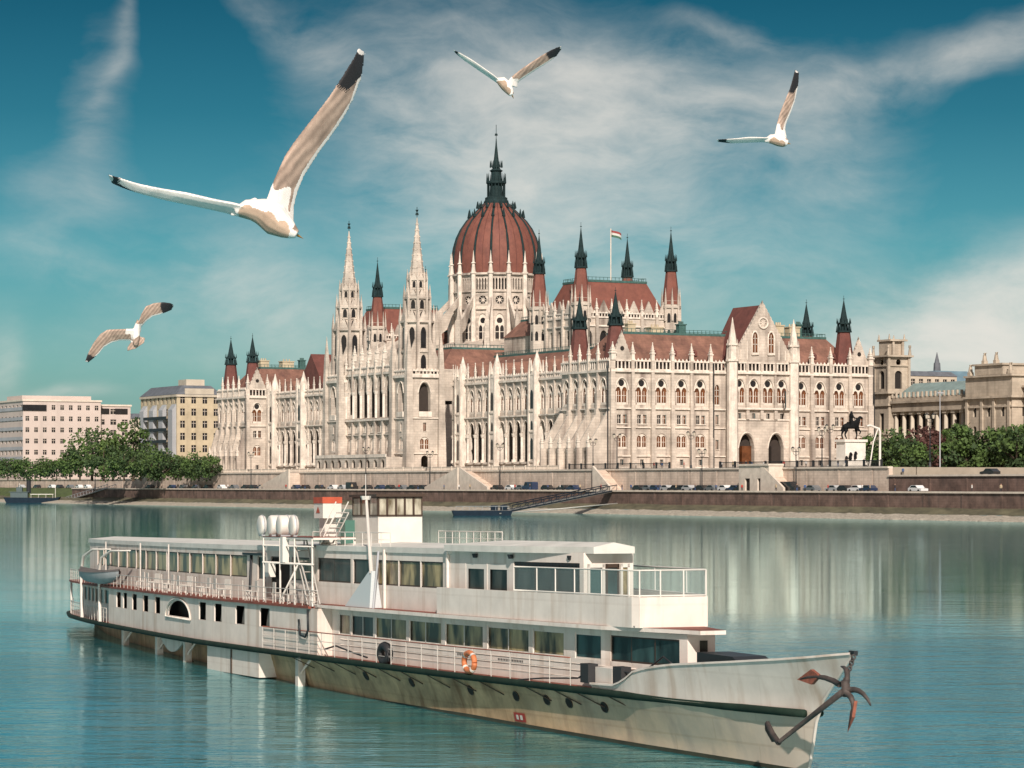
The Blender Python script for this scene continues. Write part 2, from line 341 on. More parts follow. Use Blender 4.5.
mb.quad((-13.9, 300, GC), (200, 300, GC), (200, 4500, GC), (-13.9, 4500, GC))
mb.quad((-13.9, -140, GC), (200, -140, GC), (200, -140, GT), (-13.9, -140, GT))
tag(mb.build('ground', M['paving']), 'flat paved ground of the city around the palace', 'ground', kind='structure')
# quay wall (river side) and the retaining walls behind the road
def wall(name, x, y0, y1, z0, z1, m, label, th=.9, cap=.35, pil=12, capm=None):
    t = empty(name, tw(x, (y0 + y1) / 2, z0), TOWN)
    tag(t, label, 'wall')
    h = (y1 - y0) / 2; hz = z1 - z0
    mb = MB(); mb.box(0, -h, 0, th, h, hz - cap)
    k = -h + pil / 2
    while k < h:
        mb.box(-.06, k - .3, 0, .0, k + .3, hz - cap); k += pil
    mb.build('wall_body', m, t)
    mb = MB(); mb.box(-.3, -h, hz - cap, th + .05, h, hz); mb.build('coping', capm or M['coping'], t)
    return t
wall('quay_wall', -24.6, -700, -118, 1.9, GQ + .3, M['wall_red'], 'dark red brick quay wall at the waterside, stretch in front of the museum')
wall('quay_wall', -24.6, -118, 342, 1.9, GQ + .3, M['wall_red'], 'long reddish stone quay wall below the palace')
wall('retaining_wall', -14.6, -700, -140, GQ - .1, GC + .25, M['wall_red'], 'rough red and brown retaining wall below the museum trees')
wall('retaining_wall', -14.6, -140, -3, GQ - .1, GT + .15, M['wall_beige'], 'beige retaining wall below the square with the horse statue')
wall('retaining_wall', -14.6, -3, 300, GQ - .1, GT + .15, M['wall_beige'], 'long beige retaining wall below the river front of the palace')
wall('retaining_wall', -14.6, 300, 620, GQ - .1, GC + .25, M['wall_beige'], 'low beige wall in front of the far trees and office blocks')
strip('grass_verge', [(-25.0, 2.0), (-22.5, 3.4), (-19, GQ + .03), (-15.2, GQ + .3)], 343, 1500, M['grass'], 8, .25, 9, 'sloping green verge beside the far gangway', 'grass verge')
# ------------------------------------------------------------------ the palace
pal = empty('parliament_palace', tw(0, 0, GT), TOWN)
tag(pal, 'huge pale stone gothic palace with red dome, red roofs and many spires across the river', 'palace')
ST, TR = M['stone'], M['stone_trim']
WIN = []                                                    # (distance, kind, matrix)
def fmap(ox, oy, dx, dy):
    """wall coordinates: u along (dx,dy) from (ox,oy), depth w to the left-hand inside."""
    def fm(u, z, w): return (ox + dx * u - dy * w, oy + dy * u + dx * w, z)
    fm.o = (ox, oy, dx, dy); return fm
def win(fm, u, z, kind, w=.26):
    ox, oy, dx, dy = fm.o
    p = fm(u, z, w); m = Matrix(((dx, -dy, 0, p[0]), (dy, dx, 0, p[1]), (0, 0, 1, p[2]), (0, 0, 0, 1)))
    WIN.append(((tw(p[0], p[1]) - Vector((0, 0, 0))).length, kind, m))
# window prototypes: local x across, y inward, z up
def win_mesh(kind):
    fr = MB(); gl = MB(); idt = lambda u, z, w: (u, w, z)
    def pane(x0, z0, x1, z1, mi=0, y=.22): gl.mi = mi; gl.quad((x0, y, z0), (x1, y, z0), (x1, y, z1), (x0, y, z1))
    if kind == 'tall':                                      # twin lancets and an oculus
        for s_ in (-1, 1):
            fr.ring((min(0, s_ * 1.85), -.1, max(0, s_ * 1.85), 4.5), arch(s_ * .88, 0, 1.56, 4.4), idt, 0, .2)
        fr.ring((-1.85, 4.5, 1.85, 6.9), arch(0, 4.5, 1.7, 1.7, 'circle'), idt, 0, .2)
        pane(-1.7, -.1, 1.7, 2.6, 1); pane(-1.7, 2.6, 1.7, 4.5, 1); pane(-1.7, 4.5, 1.7, 6.6, 0)
        fr.box(-1.5, -.22, -.05, 1.5, 0, .55)               # little balustrade
        for k in (-.8, .8): fr.box(k - .05, .1, .5, k + .05, .2, 3.4); fr.box(k - .6, .1, 2.2, k + .6, .2, 2.3)
        for k in (-1.44, 0, 1.44): fr.tube([(k, -.05, .5), (k, -.05, 3.3)], .11, 6)
    elif kind == 'lancet':
        pane(-.75, -.1, .75, 5.6, 1)
        fr.box(-.06, .05, 0, .06, .18, 5); fr.box(-.7, .05, 2.4, .7, .18, 2.55); fr.box(-.7, .05, 3.9, .7, .18, 4.0); fr.box(-.8, -.15, -.1, .8, .1, .35)
    elif kind == 'pair':
        for s_ in (-1, 1): pane(min(.22 * s_, 1.3 * s_), 0, max(.22 * s_, 1.3 * s_), 2.2, 1 if s_ > 0 else 0)
        fr.box(-.24, -.30, -.1, .24, .2, 2.3)
        for s_ in (-.76, .76): fr.box(s_ - .04, .08, 0, s_ + .04, .2, 2.2); fr.box(s_ - .55, .08, 1.3, s_ + .55, .2, 1.38)
        fr.box(-1.45, -.55, -.22, 1.45, .1, 0)
    elif kind == 'twin':
        for s_ in (-1, 1): fr.ring((min(0, s_ * 1.6), 0, max(0, s_ * 1.6), 4.1), arch(s_ * .72, .1, 1.12, 3.2, 'round'), idt, 0, .2)
        pane(-1.5, 0, 1.5, 4, 1)
        fr.box(-1.4, -.3, 0, 1.4, -.05, .5)
        for k in (-.72, .72): fr.box(k - .04, .1, .4, k + .04, .2, 3); fr.box(k - .5, .1, 1.7, k + .5, .2, 1.8)
    elif kind == 'small':
        pane(-.5, 0, .5, 1.4, 0); fr.box(-.04, .08, 0, .04, .2, 1.4); fr.box(-.6, -.5, -.12, .6, .1, 0)
    elif kind == 'slim':
        pane(-.45, 0, .45, 2.4, 1); fr.box(-.04, .08, 0, .04, .2, 2.4); fr.box(-.55, -.5, -.12, .55, .1, 0)
    elif kind == 'grand':                                   # drum windows
        for s_ in (-1, 1): fr.ring((min(0, s_ * 1.5), -.1, max(0, s_ * 1.5), 9.2), arch(s_ * .7, 0, 1.1, 8.6), idt, 0, .2)
        fr.ring((-1.5, 9.2, 1.5, 12.6), arch(0, 9.1, 1.7, 1.7, 'circle'), idt, 0, .2)
        pane(-1.45, 0, 1.45, 9.2, 0); pane(-1.45, 9.2, 1.45, 12, 0)
        for z in (2.2, 4.4, 6.6): fr.box(-1.3, .05, z, 1.3, .15, z + .15)
    elif kind == 'rose':
        pane(-1.2, -1.2, 1.2, 1.2, 0)
        for i in range(8):
            a = math.pi * i / 8 * 2; fr.bar((0, .1, 0), (1.15 * math.cos(a), .1, 1.15 * math.sin(a)), .12)
        P = [(.42 * math.cos(math.pi * i / 6), .1, .42 * math.sin(math.pi * i / 6)) for i in range(13)]; fr.tube(P, .09, 5)
    return fr, gl
def merged(fr, gl):
    o = MB(); b = 0
    o.v = list(fr.v) + list(gl.v); k = len(fr.v)
    o.f = list(fr.f) + [tuple(k + i for i in f) for f in gl.f]
    o.m = [0] * len(fr.f) + [1 + m for m in gl.m]; o.sm = list(fr.sm) + [False] * len(gl.f)
    return o
WM = {}
for k_ in ('tall', 'lancet', 'pair', 'twin', 'small', 'slim', 'grand', 'rose'): WM[k_] = merged(*win_mesh(k_))
OPEN = {'tall': (3.7, 6.6, 'pointed'), 'lancet': (1.45, 5.3, 'pointed'), 'pair': (2.7, 2.2, 'rect'), 'twin': (2.9, 3.9, 'round'), 'small': (1.0, 1.4, 'rect'),
        'slim': (.95, 2.4, 'rect'), 'grand': (2.8, 12.0, 'pointed'), 'rose': (2.3, 2.3, 'circle')}
def row(mb, fm, u0, u1, z0, z1, items, w1=.38):
    """items = [(u, z, kind)]: windows; puts in the wall and registers the windows"""
    ops = []
    for it in items:
        if len(it) == 3:
            u, z, k = it; ow, oh, sh = OPEN[k]; ops.append((u, z if k != 'rose' else z - 1.15, ow, oh, sh)); win(fm, u, z, k)
        else: ops.append(it)
    facade(mb, fm, u0, u1, z0, z1, ops, w1)
BUTT = []; PINN = []
def pinnacle(x, y, z, h, r=.45):
    mb = MB(); mb.frustum(x, y, z, z + h * .38, r, r, 4); mb.frustum(x, y, z + h * .38, z + h * .45, r * 1.35, r * 1.35, 4)
    mb.frustum(x, y, z + h * .45, z + h, r * .95, .04, 4)
    for i in range(3): zz = z + h * (.55 + .13 * i); rr = r * (.75 - .24 * i); mb.frustum(x, y, zz, zz + .12, rr * 1.5, rr * 1.3, 4)
    mb.frustum(x, y, z + h - .15, z + h + .15, .13, .10, 4)
    PINN.append(mb)
def buttress(fm, u, z0, z1, w=.9, d=.9, pin=4.2, steps=True):
    mb = MB()
    def bx(ua, ub, za, zb, wa, wb):
        P = [fm(ua, za, wa), fm(ub, za, wa), fm(ub, za, wb), fm(ua, za, wb), fm(ua, zb, wa), fm(ub, zb, wa), fm(ub, zb, wb), fm(ua, zb, wb)]
        mb.add(P, [(0, 3, 2, 1), (4, 5, 6, 7), (0, 1, 5, 4), (1, 2, 6, 5), (2, 3, 7, 6), (3, 0, 4, 7)])
    h = z1 - z0
    if steps:
        bx(u - w * .62, u + w * .62, z0, z0 + h * .3, -d * 1.35, .02); bx(u - w / 2, u + w / 2, z0 + h * .3, z0 + h * .62, -d, .02); bx(u - w * .40, u + w * .40, z0 + h * .62, z1, -d * .7, .02)
    else: bx(u - w / 2, u + w / 2, z0, z1, -d, .02)
    BUTT.append(mb)
    if pin:
        p = fm(u, z1, -d * .3); pinnacle(p[0], p[1], z1, pin, w * .42)
BANDS = MB(); GAL = MB()
def band(fm, u0, u1, z0, z1, d=.35, mb=None):
    mb = mb or BANDS
    P = [fm(u0, z0, -d), fm(u1, z0, -d), fm(u1, z0, .03), fm(u0, z0, .03), fm(u0, z1, -d), fm(u1, z1, -d), fm(u1, z1, .03), fm(u0, z1, .03)]
    mb.add(P, [(0, 3, 2, 1), (4, 5, 6, 7), (0, 1, 5, 4), (1, 2, 6, 5), (2, 3, 7, 6), (3, 0, 4, 7)])
def gallery(fm, u0, u1, z, h=2.8, step=1.05):
    """pierced parapet: posts, rail, dark gap behind, small merlons on top"""
    band(fm, u0, u1, z, z + .45, .30, GAL); band(fm, u0, u1, z + h - .55, z + h - .2, .34, GAL)
    n = max(1, int((u1 - u0) / step)); s_ = (u1 - u0) / n
    for i in range(n + 1): band(fm, u0 + s_ * i - .16, u0 + s_ * i + .16, z + .45, z + h - .5, .22, GAL)
    for i in range(n):
        u = u0 + s_ * (i + .5); P = [fm(u - .3, z + h - .2, -.15), fm(u + .3, z + h - .2, -.15), fm(u, z + h + .35, -.05)]
        GAL.add(P + [fm(u - .3, z + h - .2, .1), fm(u + .3, z + h - .2, .1), fm(u, z + h + .35, .05)], [(0, 1, 2), (5, 4, 3), (0, 2, 5, 3), (1, 4, 5, 2)])
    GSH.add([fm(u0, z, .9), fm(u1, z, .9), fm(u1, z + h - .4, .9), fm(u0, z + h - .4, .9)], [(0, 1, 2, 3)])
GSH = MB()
def part(mb, name, m, parent=pal, kind=None):
    o = mb.build(name, m, parent)
    if kind: o['kind'] = kind
    return o
def gable(mbw, fm, u, w, z0, z1, th=.7, crock=True):
    P = [fm(u - w / 2, z0, -.15), fm(u + w / 2, z0, -.15), fm(u, z1, -.15), fm(u - w / 2, z0, th), fm(u + w / 2, z0, th), fm(u, z1, th)]
    mbw.add(P, [(0, 1, 2), (5, 4, 3), (0, 2, 5, 3), (1, 4, 5, 2), (0, 3, 4, 1)])
    if crock:
        for s_ in (-1, 1):
            n = max(3, int((z1 - z0) / 1.0))
            for i in range(n + 1):
                f_ = i / n; p = fm(u + s_ * w / 2 * (1 - f_), z0 + (z1 - z0) * f_, .2)
                mbw.frustum(p[0], p[1], p[2] - .1, p[2] + .55, .22, .05, 4)
# --- long blocks -------------------------------------------------------
S0 = fmap(0, 0, 1, 0)                                       # south front
def W_(x, y0, y1):                                          # a river front from y1 (left end) to y0, seen from the river: u grows toward -y
    return fmap(x, y1, 0, -1)
def ustd(mb, fm, us, u0, u1):                               # the five storeys of the end blocks
    row(mb, fm, u0, u1, 0, 3.6, [(u, 1.3, 'small') for u in us]); row(mb, fm, u0, u1, 3.6, 10.6, [(u, 5.3, 'twin') for u in us])
    row(mb, fm, u0, u1, 10.6, 15.0, [(u, 11.6, 'pair') for u in us]); row(mb, fm, u0, u1, 15.0, 24.7, [(u, 16.3, 'tall') for u in us])
def hood(fm, u, z, w, h):                                   # moulding over an arch
    o = arch(u, z, w + .5, h + .35)[1:]; P = [fm(a, b, -.12) for a, b in o if b > z + h * .45]
    BANDS.tube(P, .17, 4, smooth=False)
mb = S_MB = MB()
US = [3.4, 9.15, 14.8, 20.6, 26.1]; UP = [36.3, 40.5, 44.8, 48.9]; UE = [56.3, 62.0, 68.0, 74.0]
ustd(mb, S0, US, 0, 29.0)
row(mb, S0, 29, 33.3, 0, 10.6, [(31, 5.3, 'slim')]); row(mb, S0, 29, 33.3, 10.6, 15, [(31, 11.6, 'slim')]); row(mb, S0, 29, 33.3, 15, 24.7, [(31, 16.3, 'lancet')])
ustd(mb, S0, UE, 53, 78)
P1 = fmap(33.3, -2.2, 1, 0)                                 # the projecting middle of the south front
mb.add([P1(0, 0, 0), P1(0, 0, 2.2), P1(0, 27.5, 2.2), P1(0, 27.5, 0)], [(0, 1, 2, 3)]); mb.add([P1(19.7, 0, 0), P1(19.7, 0, 2.2), P1(19.7, 27.5, 2.2), P1(19.7, 27.5, 0)], [(0, 1, 2, 3)])
up = [u - 33.3 for u in UP]
row(mb, P1, 0, 19.7, 0, 13.0, [(5.1, 0.02, 4.6, 9.3, 'pointed'), (13.9, 0.02, 4.6, 9.3, 'pointed')], 1.6)
row(mb, P1, 0, 19.7, 13.0, 15.8, [(u, 13.1, 'small') for u in up]); row(mb, P1, 0, 19.7, 15.8, 24.7, [(u, 16.6, 'tall') for u in up])
# gable
gable(mb, P1, 9.85, 19.0, 27.4, 42.6, .9)
for u in (7.4, 12.2): win(P1, u, 29.5, 'lancet', -.38)
win(P1, 9.8, 37.4, 'rose', -.35)
P1F = MB()
for u in (7.4, 12.2):
    o_ = arch(u, 29.3, 1.9, 5.9); P1F.tube([P1(a, b, -.38) for a, b in o_] + [P1(*o_[0], -.38)], .22, 5, smooth=False)
o_ = [(9.8 + 1.35 * math.cos(a * math.pi / 8), 37.4 + 1.35 * math.sin(a * math.pi / 8)) for a in range(17)]; P1F.tube([P1(a, b, -.38) for a, b in o_], .22, 5, smooth=False)
for u in (3.2, 5.1, 14.6, 16.5): band(P1, u - .12, u + .12, 28, 30.5 + (2.3 if u in (5.1, 14.6) else 0), .3, P1F)
part(P1F, 'gable_tracery', TR)
for u in (5.1, 13.9):                                       # entrance arches: dark inside with a door
    d_ = MB(); d_.mi = 0; d_.add([P1(u - 2.6, 0, 2.0), P1(u + 2.6, 0, 2.0), P1(u + 2.6, 9.4, 2.0), P1(u - 2.6, 9.4, 2.0)], [(0, 1, 2, 3)])
    d_.mi = 1; band(P1, u - 1.4, u + 1.4, 0, 6.2, -1.8, d_)
    part(d_, 'entrance_door', [M['loggia'], M['glass_brown'] if u < 9 else M['loggia']]); hood(P1, u, 0, 4.6, 9.3)
# river side of the south block
Wn = W_(0, 0, 25); UR = [2.6, 7.4, 12.2, 17.0, 21.8]
MBN = MB()
for (fm, mb, fk) in ((Wn, mb, 1.0), (W_(0, 240, 265), MBN, .5)):
    row(mb, fm, 0, 25, 0, 10.6, []); row(mb, fm, 0, 25, 10.6, 15.0, [(u, 11.7, 'slim') for u in UR]); row(mb, fm, 0, 25, 15.0, 24.7, [(u, 16.3, 'tall') for u in UR])
    for u in UR: hood(fm, u, 16.3, 3.3, 6.3)
    band(fm, 0, 25, 24.4, 24.9, .6); band(fm, 0, 25, 15.2, 15.5, .45); band(fm, 0, 25, 10.7, 10.95, .4); gallery(fm, 0, 25, 24.8)
    for u in (5.0, 9.8, 14.6, 19.4): buttress(fm, u, 10, 27.2, .8, .8, 4.4)
    # battered lower arcade with sloping fins
    ox = 0; y1 = fm.o[1]; fa = fmap(-5.0 * fk, y1, 0, -1); am = MB()
    row(am, fa, 0, 25, 0, 5.6, [(u, .6, 2.5, 4.4, 'pointed') for u in UR], .7)
    am.add([fa(0, 5.6, 0), fa(25, 5.6, 0), fa(25, 6.6, 4.98 * fk), fa(0, 6.6, 4.98 * fk)], [(0, 1, 2, 3)])
    am.add([fa(0, 0, 0), fa(0, 5.6, 0), fa(0, 6.6, 4.98 * fk), fa(0, 0, 4.98 * fk)], [(0, 1, 2, 3)]); am.add([fa(25, 0, 0), fa(25, 5.6, 0), fa(25, 6.6, 4.98 * fk), fa(25, 0, 4.98 * fk)], [(0, 1, 2, 3)])
    part(am, 'terrace_arcade', ST)
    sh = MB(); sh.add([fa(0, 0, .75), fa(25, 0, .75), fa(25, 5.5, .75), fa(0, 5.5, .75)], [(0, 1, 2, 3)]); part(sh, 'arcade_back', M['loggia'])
    for u in (0.3, 5.0, 9.8, 14.6, 19.4, 24.7):
        f_ = MB(); poly = [(0, 0), (-6.4 * fk, 0), (-6.4 * fk, 5.2), (-5.9 * fk, 6.4), (-.6, 14.6), (0, 14.6)]
        f_.prism(poly, 'y', y1 - u - .32, y1 - u + .32); BUTT.append(f_)
        pinnacle(-6.0 * fk, y1 - u, 5.6, 3.4, .38)
# south faces of the north block's river projection, north flank of the south block
FN = fmap(0, 240, 1, 0); mb_s = S_MB; mb = MBN
ustd(mb, FN, [3.9], 0, 7.8); gallery(FN, 0, 7.8, 24.8); band(FN, 0, 7.8, 24.4, 24.9, .6); band(FN, 0, 7.8, 15.2, 15.5, .45); hood(FN, 3.9, 16.3, 3.3, 6.3)
for u in (.5, 7.3): buttress(FN, u, 0, 27.4, 1.0, .9, 4.6)
gable(mb, FN, 3.9, 6.2, 27.2, 34.0, .6)
mb_s.quad((0, 25, 0), (8, 25, 0), (8, 25, 27), (0, 25, 27)); mb_s.quad((78, 0, 0), (78, 25, 0), (78, 25, 27), (78, 0, 27)); mb_s.quad((78, 25, 0), (60, 25, 0), (60, 25, 27), (78, 25, 27))
mb.quad((8, 240, 0), (78, 240, 0), (78, 240, 24.7), (8, 240, 24.7)); mb.quad((78, 240, 0), (78, 265, 0), (78, 265, 24.7), (78, 240, 24.7)); mb.quad((0, 265, 0), (78, 265, 0), (78, 265, 24.7), (0, 265, 24.7))
# trim of the south front
mb = S_MB
for (a, b_) in ((0, 33.3), (53, 78)):
    band(S0, a, b_, 24.4, 24.9, .7); band(S0, a, b_, 15.2, 15.55, .5); band(S0, a, b_, 10.5, 10.75, .4); band(S0, a, b_, 3.4, 3.7, .4); band(S0, a, b_, 0, .9, .35); gallery(S0, a, b_, 24.8)
band(P1, 0, 19.7, 24.4, 24.9, .7); band(P1, 0, 19.7, 15.4, 15.9, 1.0); gallery(P1, 0, 19.7, 24.8); band(P1, 0, 19.7, 12.7, 13.0, .3)
for u in US + UE: hood(S0, u, 16.3, 3.3, 6.3)
for u in up: hood(P1, u, 16.6, 3.3, 6.3)
for u in (.6, 6.3, 12.0, 17.7, 23.3, 28.9, 53.9, 59.2, 65, 71, 77.3): buttress(S0, u, 0, 27.3, 1.0 if 1 < u < 77 else 1.5, .9, 4.4)
for u in (5.1, 9.35, 13.55): buttress(P1, u, 13, 27.3, .7, .5, 0)
for u in (.7, 19.0):                                        # the turrets flanking the gable
    x, y = P1(u, 0, -.3)[0:2]; t_ = MB()
    t_.frustum(x, y, 0, 27.5, 1.35, 1.25, 8); t_.frustum(x, y, 27.5, 28.0, 1.6, 1.6, 8); t_.frustum(x, y, 28, 31.5, 1.15, 1.1, 8); t_.frustum(x, y, 31.5, 32, 1.45, 1.45, 8); t_.frustum(x, y, 32, 38.6, 1.1, .05, 8)
    for i in range(4): a = math.pi / 2 * i + .78; t_.frustum(x + 1.3 * math.cos(a), y + 1.3 * math.sin(a), 27.5, 33, .28, .04, 4)
    part(t_, 'turret', TR)
for u in (3.4, 74.0): gable(mb, S0, u, 6.0, 27.3, 34.2, .6)
for u in (3.4, 74.0):
    GQF = MB(); o_ = [(u + .62 * math.cos(a * math.pi / 4), 30.2 + .62 * math.sin(a * math.pi / 4)) for a in range(8)]; GQF.add([S0(a, b, -.17) for a, b in o_], [tuple(range(8))]); part(GQF, 'gable_opening', M['shade'])
GQF = MB(); o_ = [(3.9 + .62 * math.cos(a * math.pi / 4), 30 + .62 * math.sin(a * math.pi / 4)) for a in range(8)]; GQF.add([FN(a, b, -.17) for a, b in o_], [tuple(range(8))])
part(GQF, 'gable_opening', M['shade'])
part(mb, 'south_walls', ST); part(MBN, 'north_walls', ST)
# --- wings --------------------------------------------------------------
mb = MB(); LOG = MB()
def wing(y0, y1, turrets, off):
    mb = MB(); LOG = MB()
    fm = W_(8, y0, y1); Lw = y1 - y0
    n = int(round(Lw / 4.65)); s_ = Lw / n; us = [s_ * (i + .5) for i in range(n)]
    row(mb, fm, 0, Lw, 0, 2.4, [])
    row(mb, fm, 0, Lw, 2.4, 14.6, [(u, 2.6, 3.7, 11.0, 'pointed') for u in us], .6)
    row(mb, fm, 0, Lw, 14.6, 24.4, [(u, 16.0, 'tall') for u in us])
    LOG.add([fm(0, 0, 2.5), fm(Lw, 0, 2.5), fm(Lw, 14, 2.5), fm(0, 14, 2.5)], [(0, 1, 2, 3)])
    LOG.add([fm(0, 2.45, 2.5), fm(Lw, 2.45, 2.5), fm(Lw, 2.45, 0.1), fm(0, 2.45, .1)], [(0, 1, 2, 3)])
    band(fm, 0, Lw, 24.1, 24.6, .55); band(fm, 0, Lw, 14.7, 15.1, .55); band(fm, 0, Lw, 2.0, 2.5, .4)
    gallery(fm, 0, Lw, 24.4, 1.7, 1.0)
    for i in range(n + 1):
        u = s_ * i
        c_ = MB(); p = fm(u, 0, -.1); c_.tube([(p[0], p[1], 2.5), (p[0], p[1], 9.5)], .36, 8); c_.frustum(p[0], p[1], 9.3, 10.2, .45, .7, 8); c_.frustum(p[0], p[1], 2.4, 3.2, .7, .6, 8); COLS.append(c_)
        buttress(fm, u, 10.2, 26.0, .55, .4, 4.0, False)
    for u in us: hood(fm, u, 2.6, 3.3, 10.6); hood(fm, u, 16, 3.3, 6.3)
    # dormer roofs behind the parapet
    for u in us:
        p = fm(u, 0, 0); yy = p[1]
        D_ = MB(); D_.add([(9.2, yy - 1.9, 25.2), (9.2, yy + 1.9, 25.2), (9.2, yy, 29.6), (16.5, yy - .1, 29.7), (14, yy - 1.9, 25.2), (14, yy + 1.9, 25.2)], [(0, 1, 2), (0, 2, 3, 4), (1, 5, 3, 2)])
        DORM.append(D_)
    for ty in turrets:
        t_ = MB(); x = 7.6
        t_.box(x - 1.2, ty - 1.6, 0, x + 2.5, ty + 1.6, 25.5)
        for (za, zb) in ((3, 9), (11, 14), (16.5, 22)):
            t_.box(x - 1.45, ty - 1.8, za - .7, x - 1.1, ty + 1.8, za - .3)
        for s2 in (-1, 1):
            t_.frustum(x - 1.1, ty + s2 * 1.6, 0, 26, .4, .32, 4); t_.frustum(x - 1.1, ty + s2 * 1.6, 26, 30.0, .32, .03, 4)
        t_.frustum(x + .4, ty, 25.5, 26.6, 1.7, 1.6, 8); t_.frustum(x + .4, ty, 26.6, 32.2, 1.55, .05, 8)
        for i in range(8): a = math.pi / 4 * i; t_.frustum(x + .4 + 1.7 * math.cos(a), ty + 1.7 * math.sin(a), 26.5, 29.6, .25, .03, 4)
        f2 = fmap(x - 1.2, ty + 1.6, 0, -1)
        g_ = t_; g_.mi = 1
        for (za, h_, w_) in ((3.2, 5.6, 1.5), (11, 2.4, 1.2), (16.6, 5.0, 1.6)):
            o_ = arch(1.6, za, w_, h_); g_.add([f2(a, b, -.03) for a, b in o_], [tuple(range(len(o_)))])
        part(t_, 'turret', [TR, M['glass_dark']])
    part(mb, 'wing_walls', ST); part(LOG, 'loggia_back', M['loggia'])
COLS = []; DORM = []
wing(25, 104, (30.3, 53.7, 77, 98), 0); wing(161, 240, (167, 188, 211.3, 234.7), 0)
# flat stretch beside the near tower (two plain arched windows)
# --- centre block with two towers ----------------------------------------
mb = MB(); fc = W_(-4, 114, 151); Lc = 37
uc = [2.7 + 5.27 * i for i in range(7)]
row(mb, fc, 0, Lc, 0, 5.2, []); row(mb, fc, 0, Lc, 5.2, 10.8, [(u, 5.9, 'twin') for u in uc]); row(mb, fc, 0, Lc, 10.8, 15.0, [(u, 11.5, 'pair') for u in uc])
row(mb, fc, 0, Lc, 15.0, 28.2, [(u, 15.8, 4.2, 11.6, 'pointed') for u in uc], .7)
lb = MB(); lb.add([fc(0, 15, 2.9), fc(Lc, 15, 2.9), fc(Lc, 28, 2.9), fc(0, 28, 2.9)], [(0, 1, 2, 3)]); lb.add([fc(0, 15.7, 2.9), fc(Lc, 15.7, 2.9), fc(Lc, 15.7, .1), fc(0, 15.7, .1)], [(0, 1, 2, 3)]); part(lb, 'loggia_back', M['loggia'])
for i in range(8):
    u = .07 + 5.27 * i; buttress(fc, u, 0, 15.2, 1.0, 1.1, 0); buttress(fc, u, 23, 29.6, .8, .8, 5.2, False)
    p = fc(u, 0, -.1); c_ = MB(); c_.tube([(p[0], p[1], 15.6), (p[0], p[1], 23)], .45, 8); c_.frustum(p[0], p[1], 22.4, 23.4, .5, .8, 8); COLS.append(c_)
    if 0 < i < 7:                                           # raking piers on the roof edge
        r_ = MB(); yy = p[1]; r_.prism([(-4, 28.5), (-4, 33.5), (-3.3, 33.5), (5.5, 38.5), (5.5, 28.5)], 'y', yy - .35, yy + .35); BUTT.append(r_); pinnacle(-3.8, yy, 32.5, 4.4, .45)
for u in uc: hood(fc, u, 15.8, 3.9, 11.6)
band(fc, 0, Lc, 28.0, 28.6, .6); band(fc, 0, Lc, 14.8, 15.4, .9); band(fc, 0, Lc, 10.7, 11.0, .5); gallery(fc, 0, Lc, 28.4, 2.2)
# low terrace building in front
ft = fmap(-11, 158, 0, -1); row(mb, ft, 0, 50, 0, 4.2, [(2.5 + 5 * i, .5, 2.4, 3.0, 'round') for i in range(10)], .6)
mb.quad((-11, 108, 4.2), (-11, 158, 4.2), (-4, 158, 4.2), (-4, 108, 4.2)); mb.quad((-11, 108, 0), (-4, 108, 0), (-4, 108, 4.2), (-11, 108, 4.2)); band(ft, 0, 50, 4.1, 5.0, .2)
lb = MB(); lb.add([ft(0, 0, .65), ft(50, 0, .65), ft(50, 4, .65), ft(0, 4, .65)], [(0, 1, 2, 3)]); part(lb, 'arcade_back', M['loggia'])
mb.box(-3.9, 104, 28.2, 22, 161, 28.9)
mb.quad((22, 104, 20), (22, 161, 20), (22, 161, 29), (22, 104, 29)); mb.quad((4, 104, 20), (22, 104, 20), (22, 104, 28.5), (4, 104, 28.5))
part(mb, 'centre_walls', ST)
